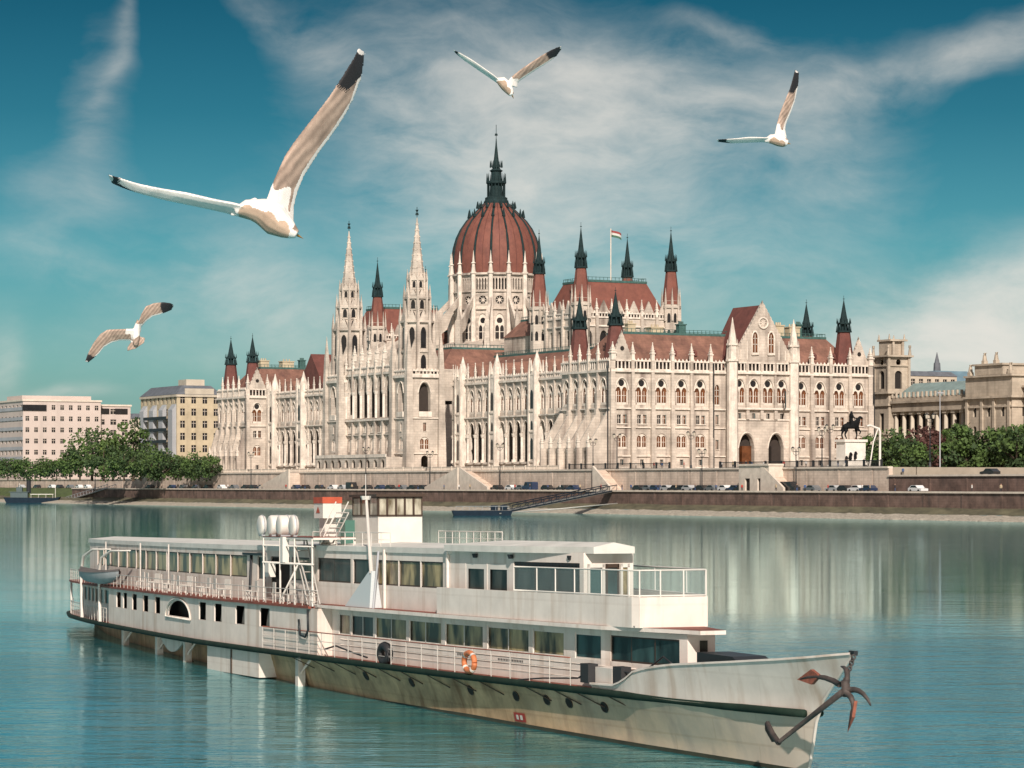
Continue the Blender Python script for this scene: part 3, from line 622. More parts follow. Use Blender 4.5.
def tower(ty):
    x = -1; mb = MB(); h = 5.0
    fs = [fmap(x - h, ty - h, 1, 0), fmap(x - h, ty + h, 0, -1), fmap(x + h, ty - h, 0, 1)]
    for k, fm in enumerate(fs):
        row(mb, fm, 0, 10, 0, 5.2, [(5, .8, 2.2, 3.8, 'round')], .6); row(mb, fm, 0, 10, 5.2, 10.8, [(5, 5.9, 'twin')]); row(mb, fm, 0, 10, 10.8, 15.0, [(5, 11.4, 'slim')])
        row(mb, fm, 0, 10, 15.0, 26.8, [(5, 16.2, 3.6, 8.8, 'pointed')], 1.6); hood(fm, 5, 16.2, 3.6, 8.8)
        band(fm, 3, 7, 15.4, 16.9, .5); band(fm, 0, 10, 14.9, 15.2, .4); band(fm, 0, 10, 5.0, 5.3, .4); band(fm, 0, 10, 26.4, 27.1, .7); gallery(fm, 0, 10, 27.0, 1.7)
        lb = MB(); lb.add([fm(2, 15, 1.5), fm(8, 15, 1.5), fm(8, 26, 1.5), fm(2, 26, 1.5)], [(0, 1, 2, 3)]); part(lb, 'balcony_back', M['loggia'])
    mb.quad((x - h, ty + h, 0), (x + h, ty + h, 0), (x + h, ty + h, 27), (x - h, ty + h, 27))
    mb.quad((x - h, ty - h, 26.8), (x + h, ty - h, 26.8), (x + h, ty + h, 26.8), (x - h, ty + h, 26.8))
    for sx in (-1, 1):
        for sy in (-1, 1):                                  # corner piers
            cx, cy = x + sx * 5, ty + sy * 5
            mb.frustum(cx, cy, 0, 14, 1.25, 1.0, 4); mb.frustum(cx, cy, 14, 27, .95, .85, 4); mb.frustum(cx, cy, 27, 33, .8, .6, 4); mb.frustum(cx, cy, 33, 40.5, .62, .03, 4)
            mb.prism([(cx - sx * 0, 27), (cx - sx * 2.6, 27), (cx - sx * 2.6, 37.5), (cx, 31)], 'y', cy - .2 - sy * 1.2, cy + .2 - sy * 1.2)
    # octagonal stages, each on a moulded ledge, with gablets and tall dark lights
    st = [(27.0, 42.5, 4.15), (42.5, 49.2, 3.2), (49.2, 54.4, 2.4)]
    lights = MB(); lights.mi = 1
    for (za, zb, r) in st:
        mb.frustum(x, ty, za, zb, r, r * .93, 8, rot=math.pi / 8); mb.frustum(x, ty, zb - .6, zb, r * 1.12, r * 1.12, 8, rot=math.pi / 8)
        mb.frustum(x, ty, za + (zb - za) * .42, za + (zb - za) * .46, r * 1.06, r * 1.06, 8, rot=math.pi / 8)
        for i in range(8):
            a = math.pi / 4 * i; ca, sa = math.cos(a), math.sin(a)
            fm = lambda u, z, w, ca=ca, sa=sa, r=r: (x + ca * (r - w) - sa * u, ty + sa * (r - w) + ca * u, z)
            hw = r * .22
            for (z2, z3) in ((za + (zb - za) * .06, za + (zb - za) * .38), (za + (zb - za) * .50, za + (zb - za) * .88)):
                o_ = arch(0, z2, hw * 2, z3 - z2); lights.add([fm(u, z, -.04) for u, z in o_], [tuple(range(len(o_)))])
                mb.tube([fm(u, z, -.06) for u, z in o_[1:]] + [fm(*o_[0], -.06)], .10, 4, smooth=False)
            g = [fm(-r * .36, zb - .3, -.22), fm(r * .36, zb - .3, -.22), fm(0, zb + r * .75, -.1), fm(0, zb + r * .6, .9)]
            mb.add(g, [(0, 1, 2), (0, 2, 3), (1, 3, 2)])
            a2 = a + math.pi / 8; px, py = x + r * 1.13 * math.cos(a2), ty + r * 1.13 * math.sin(a2)
            mb.frustum(px, py, za, zb - .2, .30 * r / 3 + .08, .22 * r / 3 + .06, 4); mb.frustum(px, py, zb - .2, zb + r * 1.15, .24 * r / 3 + .08, .02, 4)
    mb.frustum(x, ty, 54.4, 71.6, 2.0, .10, 8, rot=math.pi / 8)
    for i in range(8):
        a = math.pi / 4 * i + math.pi / 8
        for j in range(9):
            z = 55.6 + j * 1.75; rr = 2.0 * (1 - (z - 54.4) / 17.2) + .06; c_, s_ = math.cos(a), math.sin(a)
            mb.frustum(x + rr * c_ * 1.05, ty + rr * s_ * 1.05, z, z + .4, .15, .05, 4)
    mb.mi = 1; mb.add(lights.v, lights.f); tw_ = part(mb, 'tower', [ST, M['glass_dark']])
    f_ = MB(); f_.tube([(x, ty, 71.4), (x, ty, 74.6)], .09, 5); f_.frustum(x, ty, 72.3, 73.0, .42, .30, 6); f_.frustum(x, ty, 73.2, 73.8, .15, .4, 6); o = f_.build('finial', M['lead'], tw_)
tower(109); tower(156)
# --- roofs ----------------------------------------------------------------
def mansard(x0, y0, x1, y1, z0, z1, ins, name='roof', m=None, crest=True, insy=None):
    iy = ins if insy is None else insy
    mb = MB(); a = [(x0, y0, z0), (x1, y0, z0), (x1, y1, z0), (x0, y1, z0)]; t = [(x0 + ins, y0 + iy, z1), (x1 - ins, y0 + iy, z1), (x1 - ins, y1 - iy, z1), (x0 + ins, y1 - iy, z1)]
    mb.add(a + t, [(0, 1, 5, 4), (1, 2, 6, 5), (2, 3, 7, 6), (3, 0, 4, 7)])
    o = part(mb, name, m or M['roof'])
    if crest:
        c = MB(); X0, Y0, X1, Y1 = x0 + ins, y0 + iy, x1 - ins, y1 - iy
        c.box(X0 - .25, Y0 - .25, z1 - .25, X1 + .25, Y1 + .25, z1 + .35)
        for (ax, ay, bx_, by_) in ((X0, Y0, X1, Y0), (X1, Y0, X1, Y1), (X0, Y1, X1, Y1), (X0, Y0, X0, Y1)):
            n = max(2, int(math.hypot(bx_ - ax, by_ - ay) / 1.2)); c.bar((ax, ay, z1 + 1.1), (bx_, by_, z1 + 1.1), .08)
            for i in range(n + 1): q = i / n; X = ax + (bx_ - ax) * q; Y = ay + (by_ - ay) * q; c.box(X - .05, Y - .05, z1 + .3, X + .05, Y + .05, z1 + 1.2)
        c.build('roof_crest', M['copper'], o)
    return o
mansard(1.2, 1.2, 76.8, 24, 25.2, 34.6, 7.5); mansard(1.2, 241, 76.8, 264, 25.2, 34.6, 7.5)
sk = MB(); rs = random.Random(4)                            # chimneys and small works on the flat roofs
for (x, y, w, h) in ((12, 12, 2.2, 2.2), (20, 14, 3.4, 1.6), (27, 12, 2, 2.4), (57, 13, 2.4, 3), (60.5, 12, 3.2, 2.6), (64, 14, 1.6, 3.4), (10, 252, 3, 2.2), (17, 250, 4, 2.0), (24, 252, 2, 2.6), (36, 250, 4, 2)):
    c = MB(); c.box(x, y, 34.8, x + w, y + w * .8, 34.8 + h); c.box(x - .2, y - .2, 34.8 + h, x + w + .2, y + w * .8 + .2, 35.1 + h)
    for i in range(3): c.frustum(x + w * (.25 + .25 * i), y + w * .4, 35.1 + h, 35.8 + h, .2, .18, 6)
    part(c, 'chimney', M['plaster_yellow'] if w > 2.1 else M['copper'])
dw = MB()                                                   # little roof lights on the south slope
for x in (9, 15, 21, 27, 57, 63, 69):
    dw.box(x - .35, 3.6, 29.0, x + .35, 5.5, 29.9); dw.frustum(x, 4.2, 29.9, 30.6, .5, .05, 4)
part(dw, 'roof_lights', M['roof_dark'])
sg = MB()
for (za, d_) in ((26.6, 1.15), (27.2, 1.6)):
    sg.tube([(9, 1.0 + d_, za + .3), (68, 1.0 + d_, za + .3)], .07, 4)
part(sg, 'snow_guard', M['roof_dark'])
mansard(9, 25, 62, 104, 24.8, 32.2, 8.0); mansard(9, 161, 62, 240, 24.8, 32.2, 8.0)
for d_ in DORM: part(d_, 'dormer_roof', M['roof'])
gr = MB(); gr.add([(34.2, -1.6, 27.4), (52.1, -1.6, 27.4), (43.15, -1.6, 42.0), (34.2, 10, 27.4), (52.1, 10, 27.4), (43.15, 12, 42.0)], [(0, 2, 5, 3), (1, 4, 5, 2), (3, 5, 4)]); part(gr, 'gable_roof', M['roof_dark'])
gr = MB(); gr.add([(34.2, 254, 27.4), (52.1, 254, 27.4), (43.15, 254, 40), (34.2, 266, 27.4), (52.1, 266, 27.4), (43.15, 266, 40)], [(0, 2, 5, 3), (1, 4, 5, 2), (0, 1, 2)]); part(gr, 'gable_roof', M['roof_dark'])
mansard(22, 80, 50, 104, 28, 39, 6); mansard(22, 161, 50, 186, 28, 39, 6); mansard(4, 104, 64, 161, 28.8, 35.2, 7)
# transept roofs left and right of the centre, and the far little roof seen left of the far tower
gr = MB(); gr.add([(9, 196, 25), (9, 220, 25), (9, 208, 37.5), (30, 196, 32), (30, 220, 32), (30, 208, 37.5)], [(0, 1, 2), (0, 2, 5, 3), (1, 4, 5, 2)]); part(gr, 'gable_roof', M['roof_dark'])
# --- the two chambers -------------------------------------------------------
def spire(x, y, z0, zt, red=7.0, r=2.2, lead=True, wide=None):
    """steep red base, dark open lantern and needle"""
    o = MB(); o.frustum(x, y, z0, z0 + red, r, r * .58, 8, rot=math.pi / 8); o = part(o, 'spire', M['roof_dark'] if not wide else M['dome_red'])
    l = MB(); zl = z0 + red; r2 = r * .58
    l.frustum(x, y, zl, zl + .4, r2 * 1.25, r2 * 1.25, 8)
    lh = (zt - zl) * .24
    for i in range(8):
        a = math.pi / 4 * i + .39; X, Y = x + r2 * math.cos(a), y + r2 * math.sin(a); l.box(X - .13, Y - .13, zl + .4, X + .13, Y + .13, zl + lh)
        X, Y = x + r2 * 1.2 * math.cos(a), y + r2 * 1.2 * math.sin(a); l.frustum(X, Y, zl, zl + lh * .75, .14, .02, 4)
        X, Y = x + r2 * 1.15 * math.cos(a), y + r2 * 1.15 * math.sin(a); l.frustum(X, Y, zl + lh, zl + lh * 1.6, .14, .02, 4)
    l.frustum(x, y, zl + .4, zl + lh, r2 * .5, r2 * .5, 8); l.frustum(x, y, zl + lh - .2, zl + lh + .2, r2 * 1.05, r2 * 1.05, 8)
    l.frustum(x, y, zl + lh, zt - (zt - zl) * .12, r2 * .68, .06, 8, rot=math.pi / 8); l.tube([(x, y, zt - (zt - zl) * .14), (x, y, zt)], .06, 4); l.frustum(x, y, zt - (zt - zl) * .10, zt - (zt - zl) * .085, .22, .22, 6)
    l.build('lantern', M['lead'], o)
for (x, y) in ((3.5, 3.4), (3.5, 22), (71.6, 3.4), (71.6, 21), (3.5, 243), (3.5, 262)):
    spire(x, y, 26.5, 45.6, 9.5, 2.7)
def chamber(y0, y1):
    mb = MB(); x0, x1 = 22, 50
    for fm, ln in ((fmap(x0, y0, 1, 0), 28), (fmap(x0, y1, 0, -1), y1 - y0)):
        n = 6 if ln > 26 else 5; s_ = ln / n
        row(mb, fm, 0, ln, 25, 33, []); row(mb, fm, 0, ln, 33, 39.2, [(s_ * (i + .5), 33.6, 2.4, 4.4, 'pointed') for i in range(n)], .7)
        row(mb, fm, 0, ln, 39.2, 41.5, []); band(fm, 0, ln, 39.0, 39.4, .4); gallery(fm, 0, ln, 41.3, 1.8, .9)
        lb = MB(); lb.add([fm(0, 33, .72), fm(ln, 33, .72), fm(ln, 39, .72), fm(0, 39, .72)], [(0, 1, 2, 3)]); part(lb, 'window_band', M['glass_dark'])
        for i in range(n + 1): buttress(fm, s_ * i, 30, 42, .8, .7, 4.4, False)
        for i in range(n): gable(mb, fm, s_ * (i + .5), 3.2, 43, 46.2, .3, False)
    mb.quad((x1, y0, 25), (x1, y1, 25), (x1, y1, 41.5), (x1, y0, 41.5)); mb.quad((x0, y1, 25), (x1, y1, 25), (x1, y1, 41.5), (x0, y1, 41.5)); mb.quad((x0, y0, 41.4), (x1, y0, 41.4), (x1, y1, 41.4), (x0, y1, 41.4))
    for (x, y) in ((x0, y0), (x1, y0), (x0, y1), (x1, y1)):
        mb.frustum(x, y, 25, 46.5, 2.3, 2.2, 8, rot=math.pi / 8); mb.frustum(x, y, 44.5, 45.2, 2.6, 2.6, 8, rot=math.pi / 8)
        for i in range(8):
            a = math.pi / 4 * i + .39; X, Y = x + 2.45 * math.cos(a), y + 2.45 * math.sin(a); mb.frustum(X, Y, 41, 46, .3, .25, 4); mb.frustum(X, Y, 46, 50, .25, .02, 4)
        spire(x, y, 45.5, 66.8, 9.0, 2.3, wide=1)
        g_ = mb; mb.mi = 1
        for i in range(8):
            a = math.pi / 4 * i; fm = lambda u, z, a=a: (x + math.cos(a) * 2.26 - math.sin(a) * u, y + math.sin(a) * 2.26 + math.cos(a) * u, z)
            for (z2, h2) in ((36, 2.6), (40.5, 2.6)):
                o_ = arch(0, z2, .9, h2); g_.add([fm(u, z) for u, z in o_], [tuple(range(len(o_)))])
        mb.mi = 0
    part(mb, 'chamber_walls', [ST, M['glass_dark']])
    mansard(x0 + .8, y0 + .8, x1 - .8, y1 - .8, 42, 51.6, 4.2, m=M['dome_red'])
chamber(55, 79); chamber(186, 210)
for (y0, y1) in ((79, 104), (161, 186)):                    # high links to the dome
    mb = MB(); mb.box(24, y0, 25, 48, y1, 38); part(mb, 'link_walls', ST); mansard(23.6, y0, 48.4, y1, 38, 43, 6, insy=.1)
# --- drum and dome ------------------------------------------------------------
DXC, DYC = 36.0, 132.5
mb = MB(); n = 16; r = 12.8; half = r * math.tan(math.pi / n)
mb.lathe(DXC, DYC, [(r * .99 / math.cos(math.pi / n) - .9, 24), (r * .99 / math.cos(math.pi / n) - .9, 57)], n, False, math.pi / n)
lb = MB()
for i in range(n):
    a = 2 * math.pi * i / n; ca, sa = math.cos(a), math.sin(a)
    # u runs anticlockwise seen from above, w inward
    fm = fmap(DXC + ca * r + sa * half, DYC + sa * r - ca * half, -sa, ca); L2 = 2 * half
    fm2 = lambda u, z, w, ca=ca, sa=sa: (DXC + ca * (r - w) - sa * (u - half), DYC + sa * (r - w) + ca * (u - half), z)
    facade(mb, fm2, 0, L2, 24, 33, []); facade(mb, fm2, 0, L2, 33, 47.5, [(half, 34.2, 2.8, 12.0, 'pointed')], .7)
    facade(mb, fm2, 0, L2, 47.5, 52.6, [(half, 48.9, 2.5, 2.5, 'circle')], .7)
    facade(mb, fm2, 0, L2, 52.6, 57.6, [(half + (k - 2) * .88, 53.2, .5, 3.3, 'pointed') for k in range(5)], .7)
    if ca < .75 and (sa < .5 or ca < -.3):
        for kind, z in (('grand', 34.2), ('rose', 50.15)):
            p = fm2(half, z, .3); q = Matrix(((-sa, -ca, 0, p[0]), (ca, -sa, 0, p[1]), (0, 0, 1, p[2]), (0, 0, 0, 1)))
            WIN.append((760 if kind == 'grand' else 765, kind, q))
    a2 = a + math.pi / n; c2, s2 = math.cos(a2), math.sin(a2); rr = r / math.cos(math.pi / n)
    X, Y = DXC + (rr + .5) * c2, DYC + (rr + .5) * s2
    b_ = MB(); b_.frustum(X, Y, 26, 57.8, .85, .62, 8); b_.frustum(X, Y, 57.8, 58.3, .9, .9, 8); b_.frustum(X, Y, 58.3, 64.6, .62, .03, 8); b_.frustum(X, Y, 60.8, 61.1, .7, .5, 8); part(b_, 'drum_pier', TR)
    if i % 1 == 0:                                          # flying buttress down to the roofs
        fl = MB(); ro = rr + 9.0
        for (za, zb) in ((43.5, 51.5),):
            q = [(rr + .5, zb), (rr + .5, zb - 2.4), (rr + 3, zb - 4.6), (rr + 5.5, za - 2.0), (ro - .6, za - 4), (ro - .6, za), ]
            P = []
            for s3 in (-.35, .35):
                for (d_, z_) in q: P.append((DXC + d_ * c2 - s2 * s3, DYC + d_ * s2 + c2 * s3, z_))
            k = len(q); fl.add(P, [tuple(range(k)), tuple(range(k, 2 * k))] + [(j, (j + 1) % k, k + (j + 1) % k, k + j) for j in range(k)])
        fl.frustum(DXC + ro * c2, DYC + ro * s2, 26, 43.5, .9, .7, 4, rot=a2 + .785); fl.frustum(DXC + ro * c2, DYC + ro * s2, 43.5, 48, .6, .03, 4, rot=a2 + .785)
        part(fl, 'flying_buttress', ST)
mb.lathe(DXC, DYC, [(13.05, 57.4), (13.7, 57.5), (13.7, 58.1), (12.4, 58.2)], 32, False)
mb.lathe(DXC, DYC, [(13.2, 47.3), (13.5, 47.4), (13.5, 47.8), (13.0, 47.9)], 32, False); mb.lathe(DXC, DYC, [(13.1, 52.4), (13.4, 52.5), (13.4, 52.8), (13.0, 52.9)], 32, False)
mb.lathe(DXC, DYC, [(22.0, 24), (22.0, 36), (12.5, 38.5)], 16, False, math.pi / 16)
part(mb, 'drum', ST)
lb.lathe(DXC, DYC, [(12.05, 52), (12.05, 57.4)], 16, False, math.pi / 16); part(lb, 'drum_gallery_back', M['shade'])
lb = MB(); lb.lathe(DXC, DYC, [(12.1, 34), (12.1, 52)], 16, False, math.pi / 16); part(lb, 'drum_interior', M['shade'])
prof = [(12.75, 58), (13.0, 60.5), (12.95, 63.2), (12.5, 66.2), (11.7, 69), (10.5, 71.6), (8.9, 73.9), (7.2, 75.6), (5.4, 77.4), (3.5, 79.4)]
d_ = MB(); d_.lathe(DXC, DYC, prof, 64); dome = part(d_, 'dome', M['dome_red'])
for i in range(16):
    a2 = 2 * math.pi * i / 16 + math.pi / 16; rb = MB()
    rb.tube([(DXC + (p[0] + .08) * math.cos(a2), DYC + (p[0] + .08) * math.sin(a2), p[1]) for p in prof], [.40, .40, .38, .36, .34, .32, .30, .28, .24, .2], 6); rb.build('dome_rib', M['lead'], dome)
    a3 = a2 + math.pi / 16; rb = MB(); rb.tube([(DXC + (p[0] + .03) * math.cos(a3), DYC + (p[0] + .03) * math.sin(a3), p[1]) for p in prof], .10, 4); rb.build('dome_rib', M['roof_dark'], dome)
l = MB(); l.lathe(DXC, DYC, [(3.7, 79.0), (3.7, 79.8), (3.3, 80.4), (3.3, 81.0), (2.0, 81.6), (1.8, 84.5), (2.9, 85.2), (2.9, 85.7), (1.6, 86.2), (1.5, 88.6), (2.0, 89.0), (1.15, 89.6), (.70, 92.5), (.26, 96.5), (.12, 98.5)], 24, False)
for i in range(16):
    a = 2 * math.pi * i / 16 + math.pi / 16; c_, s_ = math.cos(a), math.sin(a)
    l.frustum(DXC + 8.1 * c_, DYC + 8.1 * s_, 75, 77.4, .4, .05, 4); l.frustum(DXC + 2.8 * c_, DYC + 2.8 * s_, 85.3, 88.2, .16, .03, 4); l.tube([(DXC + 2.6 * c_, DYC + 2.6 * s_, 81.2), (DXC + 2.6 * c_, DYC + 2.6 * s_, 85.4)], .14, 4); l.frustum(DXC + 1.8 * c_, DYC + 1.8 * s_, 90, 92, .12, .02, 4)
    l.frustum(DXC + 5.6 * c_, DYC + 5.6 * s_, 77.9, 79.9, .34, .04, 4)
l.tube([(DXC, DYC, 98), (DXC, DYC, 102.6)], .09, 5); l.frustum(DXC, DYC, 99.4, 100.0, .4, .3, 6)
part(l, 'dome_lantern', M['lead'])
# --- collect the repeated pieces ---------------------------------------------
def by_dist(lst): return sorted(lst, key=lambda b: sum((tw(*v[:2]) for v in b.v[:4]), Vector((0, 0, 0))).length)
def limited(lst, name, m, n=100):
    lst = by_dist(lst)
    for b in lst[:n]: part(b, name, m)
    if lst[n:]:
        z = MB()
        for b in lst[n:]: z.mi = 0; z.add(b.v, b.f)
        part(z, name, m, kind='stuff')
limited(BUTT, 'buttress', ST); limited(PINN, 'pinnacle', TR); limited(COLS, 'column', TR)
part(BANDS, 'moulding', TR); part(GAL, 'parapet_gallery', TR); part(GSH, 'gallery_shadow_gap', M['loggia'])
WIN.sort(key=lambda t: t[0]); wmesh = {}
wmats = [TR, M['glass_dark'], M['glass_brown']]
for i, (d_, k, mtx) in enumerate(WIN[:100]):
    if k not in wmesh:
        o = WM[k].build('window', wmats, pal); wmesh[k] = o.data
    else: o = link(bpy.data.objects.new('window', wmesh[k]), pal)
    o.matrix_local = mtx
z = MB()
for (d_, k, mtx) in WIN[100:]:
    s_ = WM[k]; b_ = len(z.v)
    z.v += [tuple(mtx @ Vector(v)) for v in s_.v]; z.f += [tuple(b_ + i for i in f) for f in s_.f]; z.m += s_.m; z.sm += s_.sm
part(z, 'window', wmats, kind='stuff')
# flag on the chamber roof
fp = MB(); fp.tube([(34, 60, 51), (34, 60, 66)], .13, 6); fo = part(fp, 'flagpole', M['coping'])
for k, nm in enumerate((( .24, .05, .05), (.5, .5, .47), (.05, .12, .08))):
    f_ = MB(); n = 8
    P = []
    for i in range(n + 1):
        t = i / n; y = .45 * math.sin(t * 6); z = 65.6 - k * .6 - t * t * .9
        for dz in (0, -.6): P.append((34.1 + t * 3.1, 60 + y, z + dz))
    f_.add(P, [(2 * i, 2 * i + 2, 2 * i + 3, 2 * i + 1) for i in range(n)]); f_.build('flag_stripe', mat('flag_cloth', nm, .9), fo)
f_ = MB(); f_.tube([P1(14.5, 17.5, -.4), P1(14.5, 20.5, -3.2)], .07, 5); fo = part(f_, 'flagpole', M['iron'])
f_ = MB(); a = P1(14.5, 20.3, -3.0); f_.add([a, (a[0] + .9, a[1] + .7, a[2] - .3), (a[0] + .7, a[1] + .3, a[2] - 4.2), (a[0] + .1, a[1], a[2] - 5.0)], [(0, 1, 2, 3)]); f_.build('hanging_flag', mat('dark_flag', (.03, .05, .05), .9), fo)
dp = [(-.9, -.6, 27), (29.3, -1.2, 27), (52.2, -2.8, 27), (78.4, -.5, 27), (-.6, 239.2, 27)]
for (x, y, h) in dp: f_ = MB(); f_.tube([(x, y, .2), (x, y, h)], .16, 5); part(f_, 'downpipe', M['iron'])
# ------------------------------------------------------------------ the rest of the far bank
def bpart(mb, name, m, par): return mb.build(name, m, par)
def block(name, o, w, d, h, floors, m_wall, label, cat, cols, cols_side, roof='flat', base=0.0, ww=.5, wh=.55, roofm=None, group=None, wcol=None):
    """A building: origin at its near corner, south front along +x, river front along +y (x=0). Every window is its own part."""
    t = empty(name, o, TOWN); tag(t, label, cat, group)
    mb = MB(); fh = (h - base) / floors; S = fmap(0, 0, 1, 0); Wf = fmap(0, d, 0, -1)
    pr = MB(); gm = wcol or M['glass_dark']
    cw, sw = w / cols, d / cols_side
    wins = []
    for k in range(floors):
        z0 = base + k * fh
        facade(mb, S, 0, w, z0, z0 + fh, [(cw * (i + .5), z0 + fh * .25, cw * ww, fh * wh, 'rect') for i in range(cols)], .3)
        facade(mb, Wf, 0, d, z0, z0 + fh, [(sw * (i + .5), z0 + fh * .25, sw * ww, fh * wh, 'rect') for i in range(cols_side)], .3)
        for i in range(cols): wins.append((S, cw * (i + .5), z0 + fh * .25, cw * ww, fh * wh))
        for i in range(cols_side): wins.append((Wf, sw * (i + .5), z0 + fh * .25, sw * ww, fh * wh))
    if base: facade(mb, S, 0, w, 0, base, []); facade(mb, Wf, 0, d, 0, base, [])
    mb.quad((w, 0, 0), (w, d, 0), (w, d, h), (w, 0, h)); mb.quad((0, d, 0), (w, d, 0), (w, d, h), (0, d, h))
    bpart(mb, 'wall', m_wall, t)
    wins.sort(key=lambda q: -q[2] - (0 if q[0] is S else -1))
    big, rest = wins[:100], wins[100:]
    def wmesh_(mb, q):
        fm, u, z, a, b_ = q
        mb.mi = 0; mb.add([fm(u - a / 2, z, .28), fm(u + a / 2, z, .28), fm(u + a / 2, z + b_, .28), fm(u - a / 2, z + b_, .28)], [(0, 1, 2, 3)])
        mb.mi = 1; e = min(.14, a * .08)
        for (x0, x1, y0, y1) in ((u - e / 2, u + e / 2, z, z + b_), (u - a / 2, u + a / 2, z + b_ * .62, z + b_ * .62 + e)):
            mb.add([fm(x0, y0, .22), fm(x1, y0, .22), fm(x1, y1, .22), fm(x0, y1, .22)], [(0, 1, 2, 3)])
    for q in big: b = MB(); wmesh_(b, q); bpart(b, 'window', [gm, M['coping']], t)
    if rest:
        b = MB()
        for q in rest: wmesh_(b, q)
        bpart(b, 'window', [gm, M['coping']], t)['kind'] = 'stuff'
    r = MB()
    if roof == 'flat': r.box(-.4, -.4, h, w + .4, d + .4, h + .7)
    else:
        k = roof; P = [(-.3, -.3, h), (w + .3, -.3, h), (w + .3, d + .3, h), (-.3, d + .3, h), (k, k, h + k * 1.1), (w - k, k, h + k * 1.1), (w - k, d - k, h + k * 1.1), (k, d - k, h + k * 1.1)]
        r.add(P, [(0, 1, 5, 4), (1, 2, 6, 5), (2, 3, 7, 6), (3, 0, 4, 7), (4, 5, 6, 7)])
    bpart(r, 'roof', roofm or M['coping'], t)
    return t
def atz(px, Y, z=GC): return Vector(((px - 512) / F * Y, Y, z))
# office block, two wings
t = block('office_block', atz(23, 1100), 32, 70, 31.0, 7, M['plaster_pink'], 'large pale pink office block at the far left with dark grid windows', 'office block', 9, 14, ww=.42, wh=.42)
a = MB(); a.box(-.35, -.35, 27.2, 9.5, -.1, 29.6); bpart(a, 'dark_window_band', M['glass_dark'], t)
a = MB()
for k in range(7): a.box(-.25, 0, 4.0 + k * 3.9, -.05, 70, 5.3 + k * 3.9)
bpart(a, 'grey_spandrels', M['plaster_grey'], t)
a = MB(); a.box(1.5, 6, 31.7, 30, 26, 33.4); bpart(a, 'plant_room', M['plaster_pink'], t)
t = block('office_block', atz(96, 1118), 14.5, 40, 29.5, 7, M['plaster_pink'], 'narrower pink office wing with a dark top-floor window band, right of the large block', 'office block', 3, 9, ww=.5, wh=.5)
a = MB(); a.box(.6, -.3, 26.4, 5.5, -.1, 28.6); a.box(8, -.3, 26.4, 13.2, -.1, 28.6); bpart(a, 'dark_window_band', M['glass_dark'], t)
# the yellow and grey corner house
t = block('apartment_house', atz(177, 1000), 17, 38, 30.5, 7, M['plaster_yellow'], 'tall yellow corner apartment house with shaded grey bays, left of the palace', 'apartment house', 4, 9, ww=.42, wh=.58, roof=3.0, roofm=M['slate'])
a = MB()
for y in (3, 13, 23, 33): a.prism([(0, 4), (-1.5, 5), (-1.5, 25), (0, 27)], 'y', y - 2.2, y + 2.2)
bpart(a, 'bay_window', M['plaster_grey'], t)
a = MB()
for z in (9, 13.2, 17.4, 21.6): a.box(-1.9, 6, z, -.1, 30, z + .25); a.box(-1.9, 6, z + .25, -1.8, 30, z + 1.1)
bpart(a, 'balcony', M['iron'], t)
a = MB(); a.box(-.4, -.5, 29.6, 17.4, -.05, 30.4); a.box(-.5, -.5, 29.6, -.05, 38, 30.4); a.box(3, -.2, 30.4, 14, .4, 32.6); a.box(5, 4, 32, 12, 12, 36.0); bpart(a, 'cornice', M['plaster_cream'], t)
t = block('apartment_house', atz(203, 1030), 12, 26, 31.0, 7, M['plaster_cream'], 'cream apartment house squeezed between the yellow house and the palace', 'apartment house', 3, 6, ww=.4, wh=.55)
t = block('apartment_house', atz(131, 1180), 9, 22, 26.0, 6, M['plaster_cream'], 'small distant house glimpsed between the office wing and the yellow house', 'apartment house', 2, 6, ww=.4, wh=.55, roof=2.0, roofm=M['slate'])
# museum
mu = empty('museum_building', tw(110, 0, GC), TOWN); tag(mu, 'classical museum with columned front and square stone tower right of the palace', 'museum')
MS = M['museum']; mb = MB(); Wf = fmap(0, 36, 0, -1)
facade(mb, fmap(3, 36, 0, -1), 0, 36, 0, 21, [(2.6 + 3.85 * i, 9.5, 1.7, 8.5, 'rect') for i in range(9)], .4); facade(mb, fmap(3, 36, 0, -1), 0, 36, 0, 9, [])
mb.box(0, 0, 0, 2.9, 36, 8.0)
part(mb, 'wall', MS, mu)
for i in range(10):
    c = MB(); y = .9 + 3.85 * i; y = min(y, 35.4); c.tube([(.8, y, 8.0), (.8, y, 17.6)], [.62, .52], 10); c.box(.05, y - .8, 17.5, 1.6, y + .8, 18.3); c.box(.0, y - .8, 8.0, 1.6, y + .8, 8.6); part(c, 'column', M['plaster_cream'], mu)
for i in range(9):
    g = MB(); y = 36 - (2.6 + 3.85 * i); g.quad((3.35, y - .85, 9.5), (3.35, y + .85, 9.5), (3.35, y + .85, 18), (3.35, y - .85, 18)); part(g, 'window', M['glass_dark'], mu)
e = MB(); e.box(-.3, 0, 18.3, 3, 36, 20.6); e.box(-1.0, -.1, 20.6, 3.2, 36, 21.2); e.box(-.2, 0, 21.2, 3, 36, 22.2)
for i in range(19): e.box(-.35, i * 2, 22.2, .2, i * 2 + .5, 23.6)
part(e, 'entablature', MS, mu)
r = MB(); r.add([(.6, 0, 22.2), (.6, 36, 22.2), (7, 36, 26.3), (7, 0, 26.3), (40, 0, 26.3), (40, 36, 26.3)], [(0, 1, 2, 3), (3, 2, 5, 4)])
for i in range(24): r.box(.5, i * 1.5, 22.6, 7.1, i * 1.5 + .12, 22.7)
part(r, 'roof', M['museum_roof'], mu)
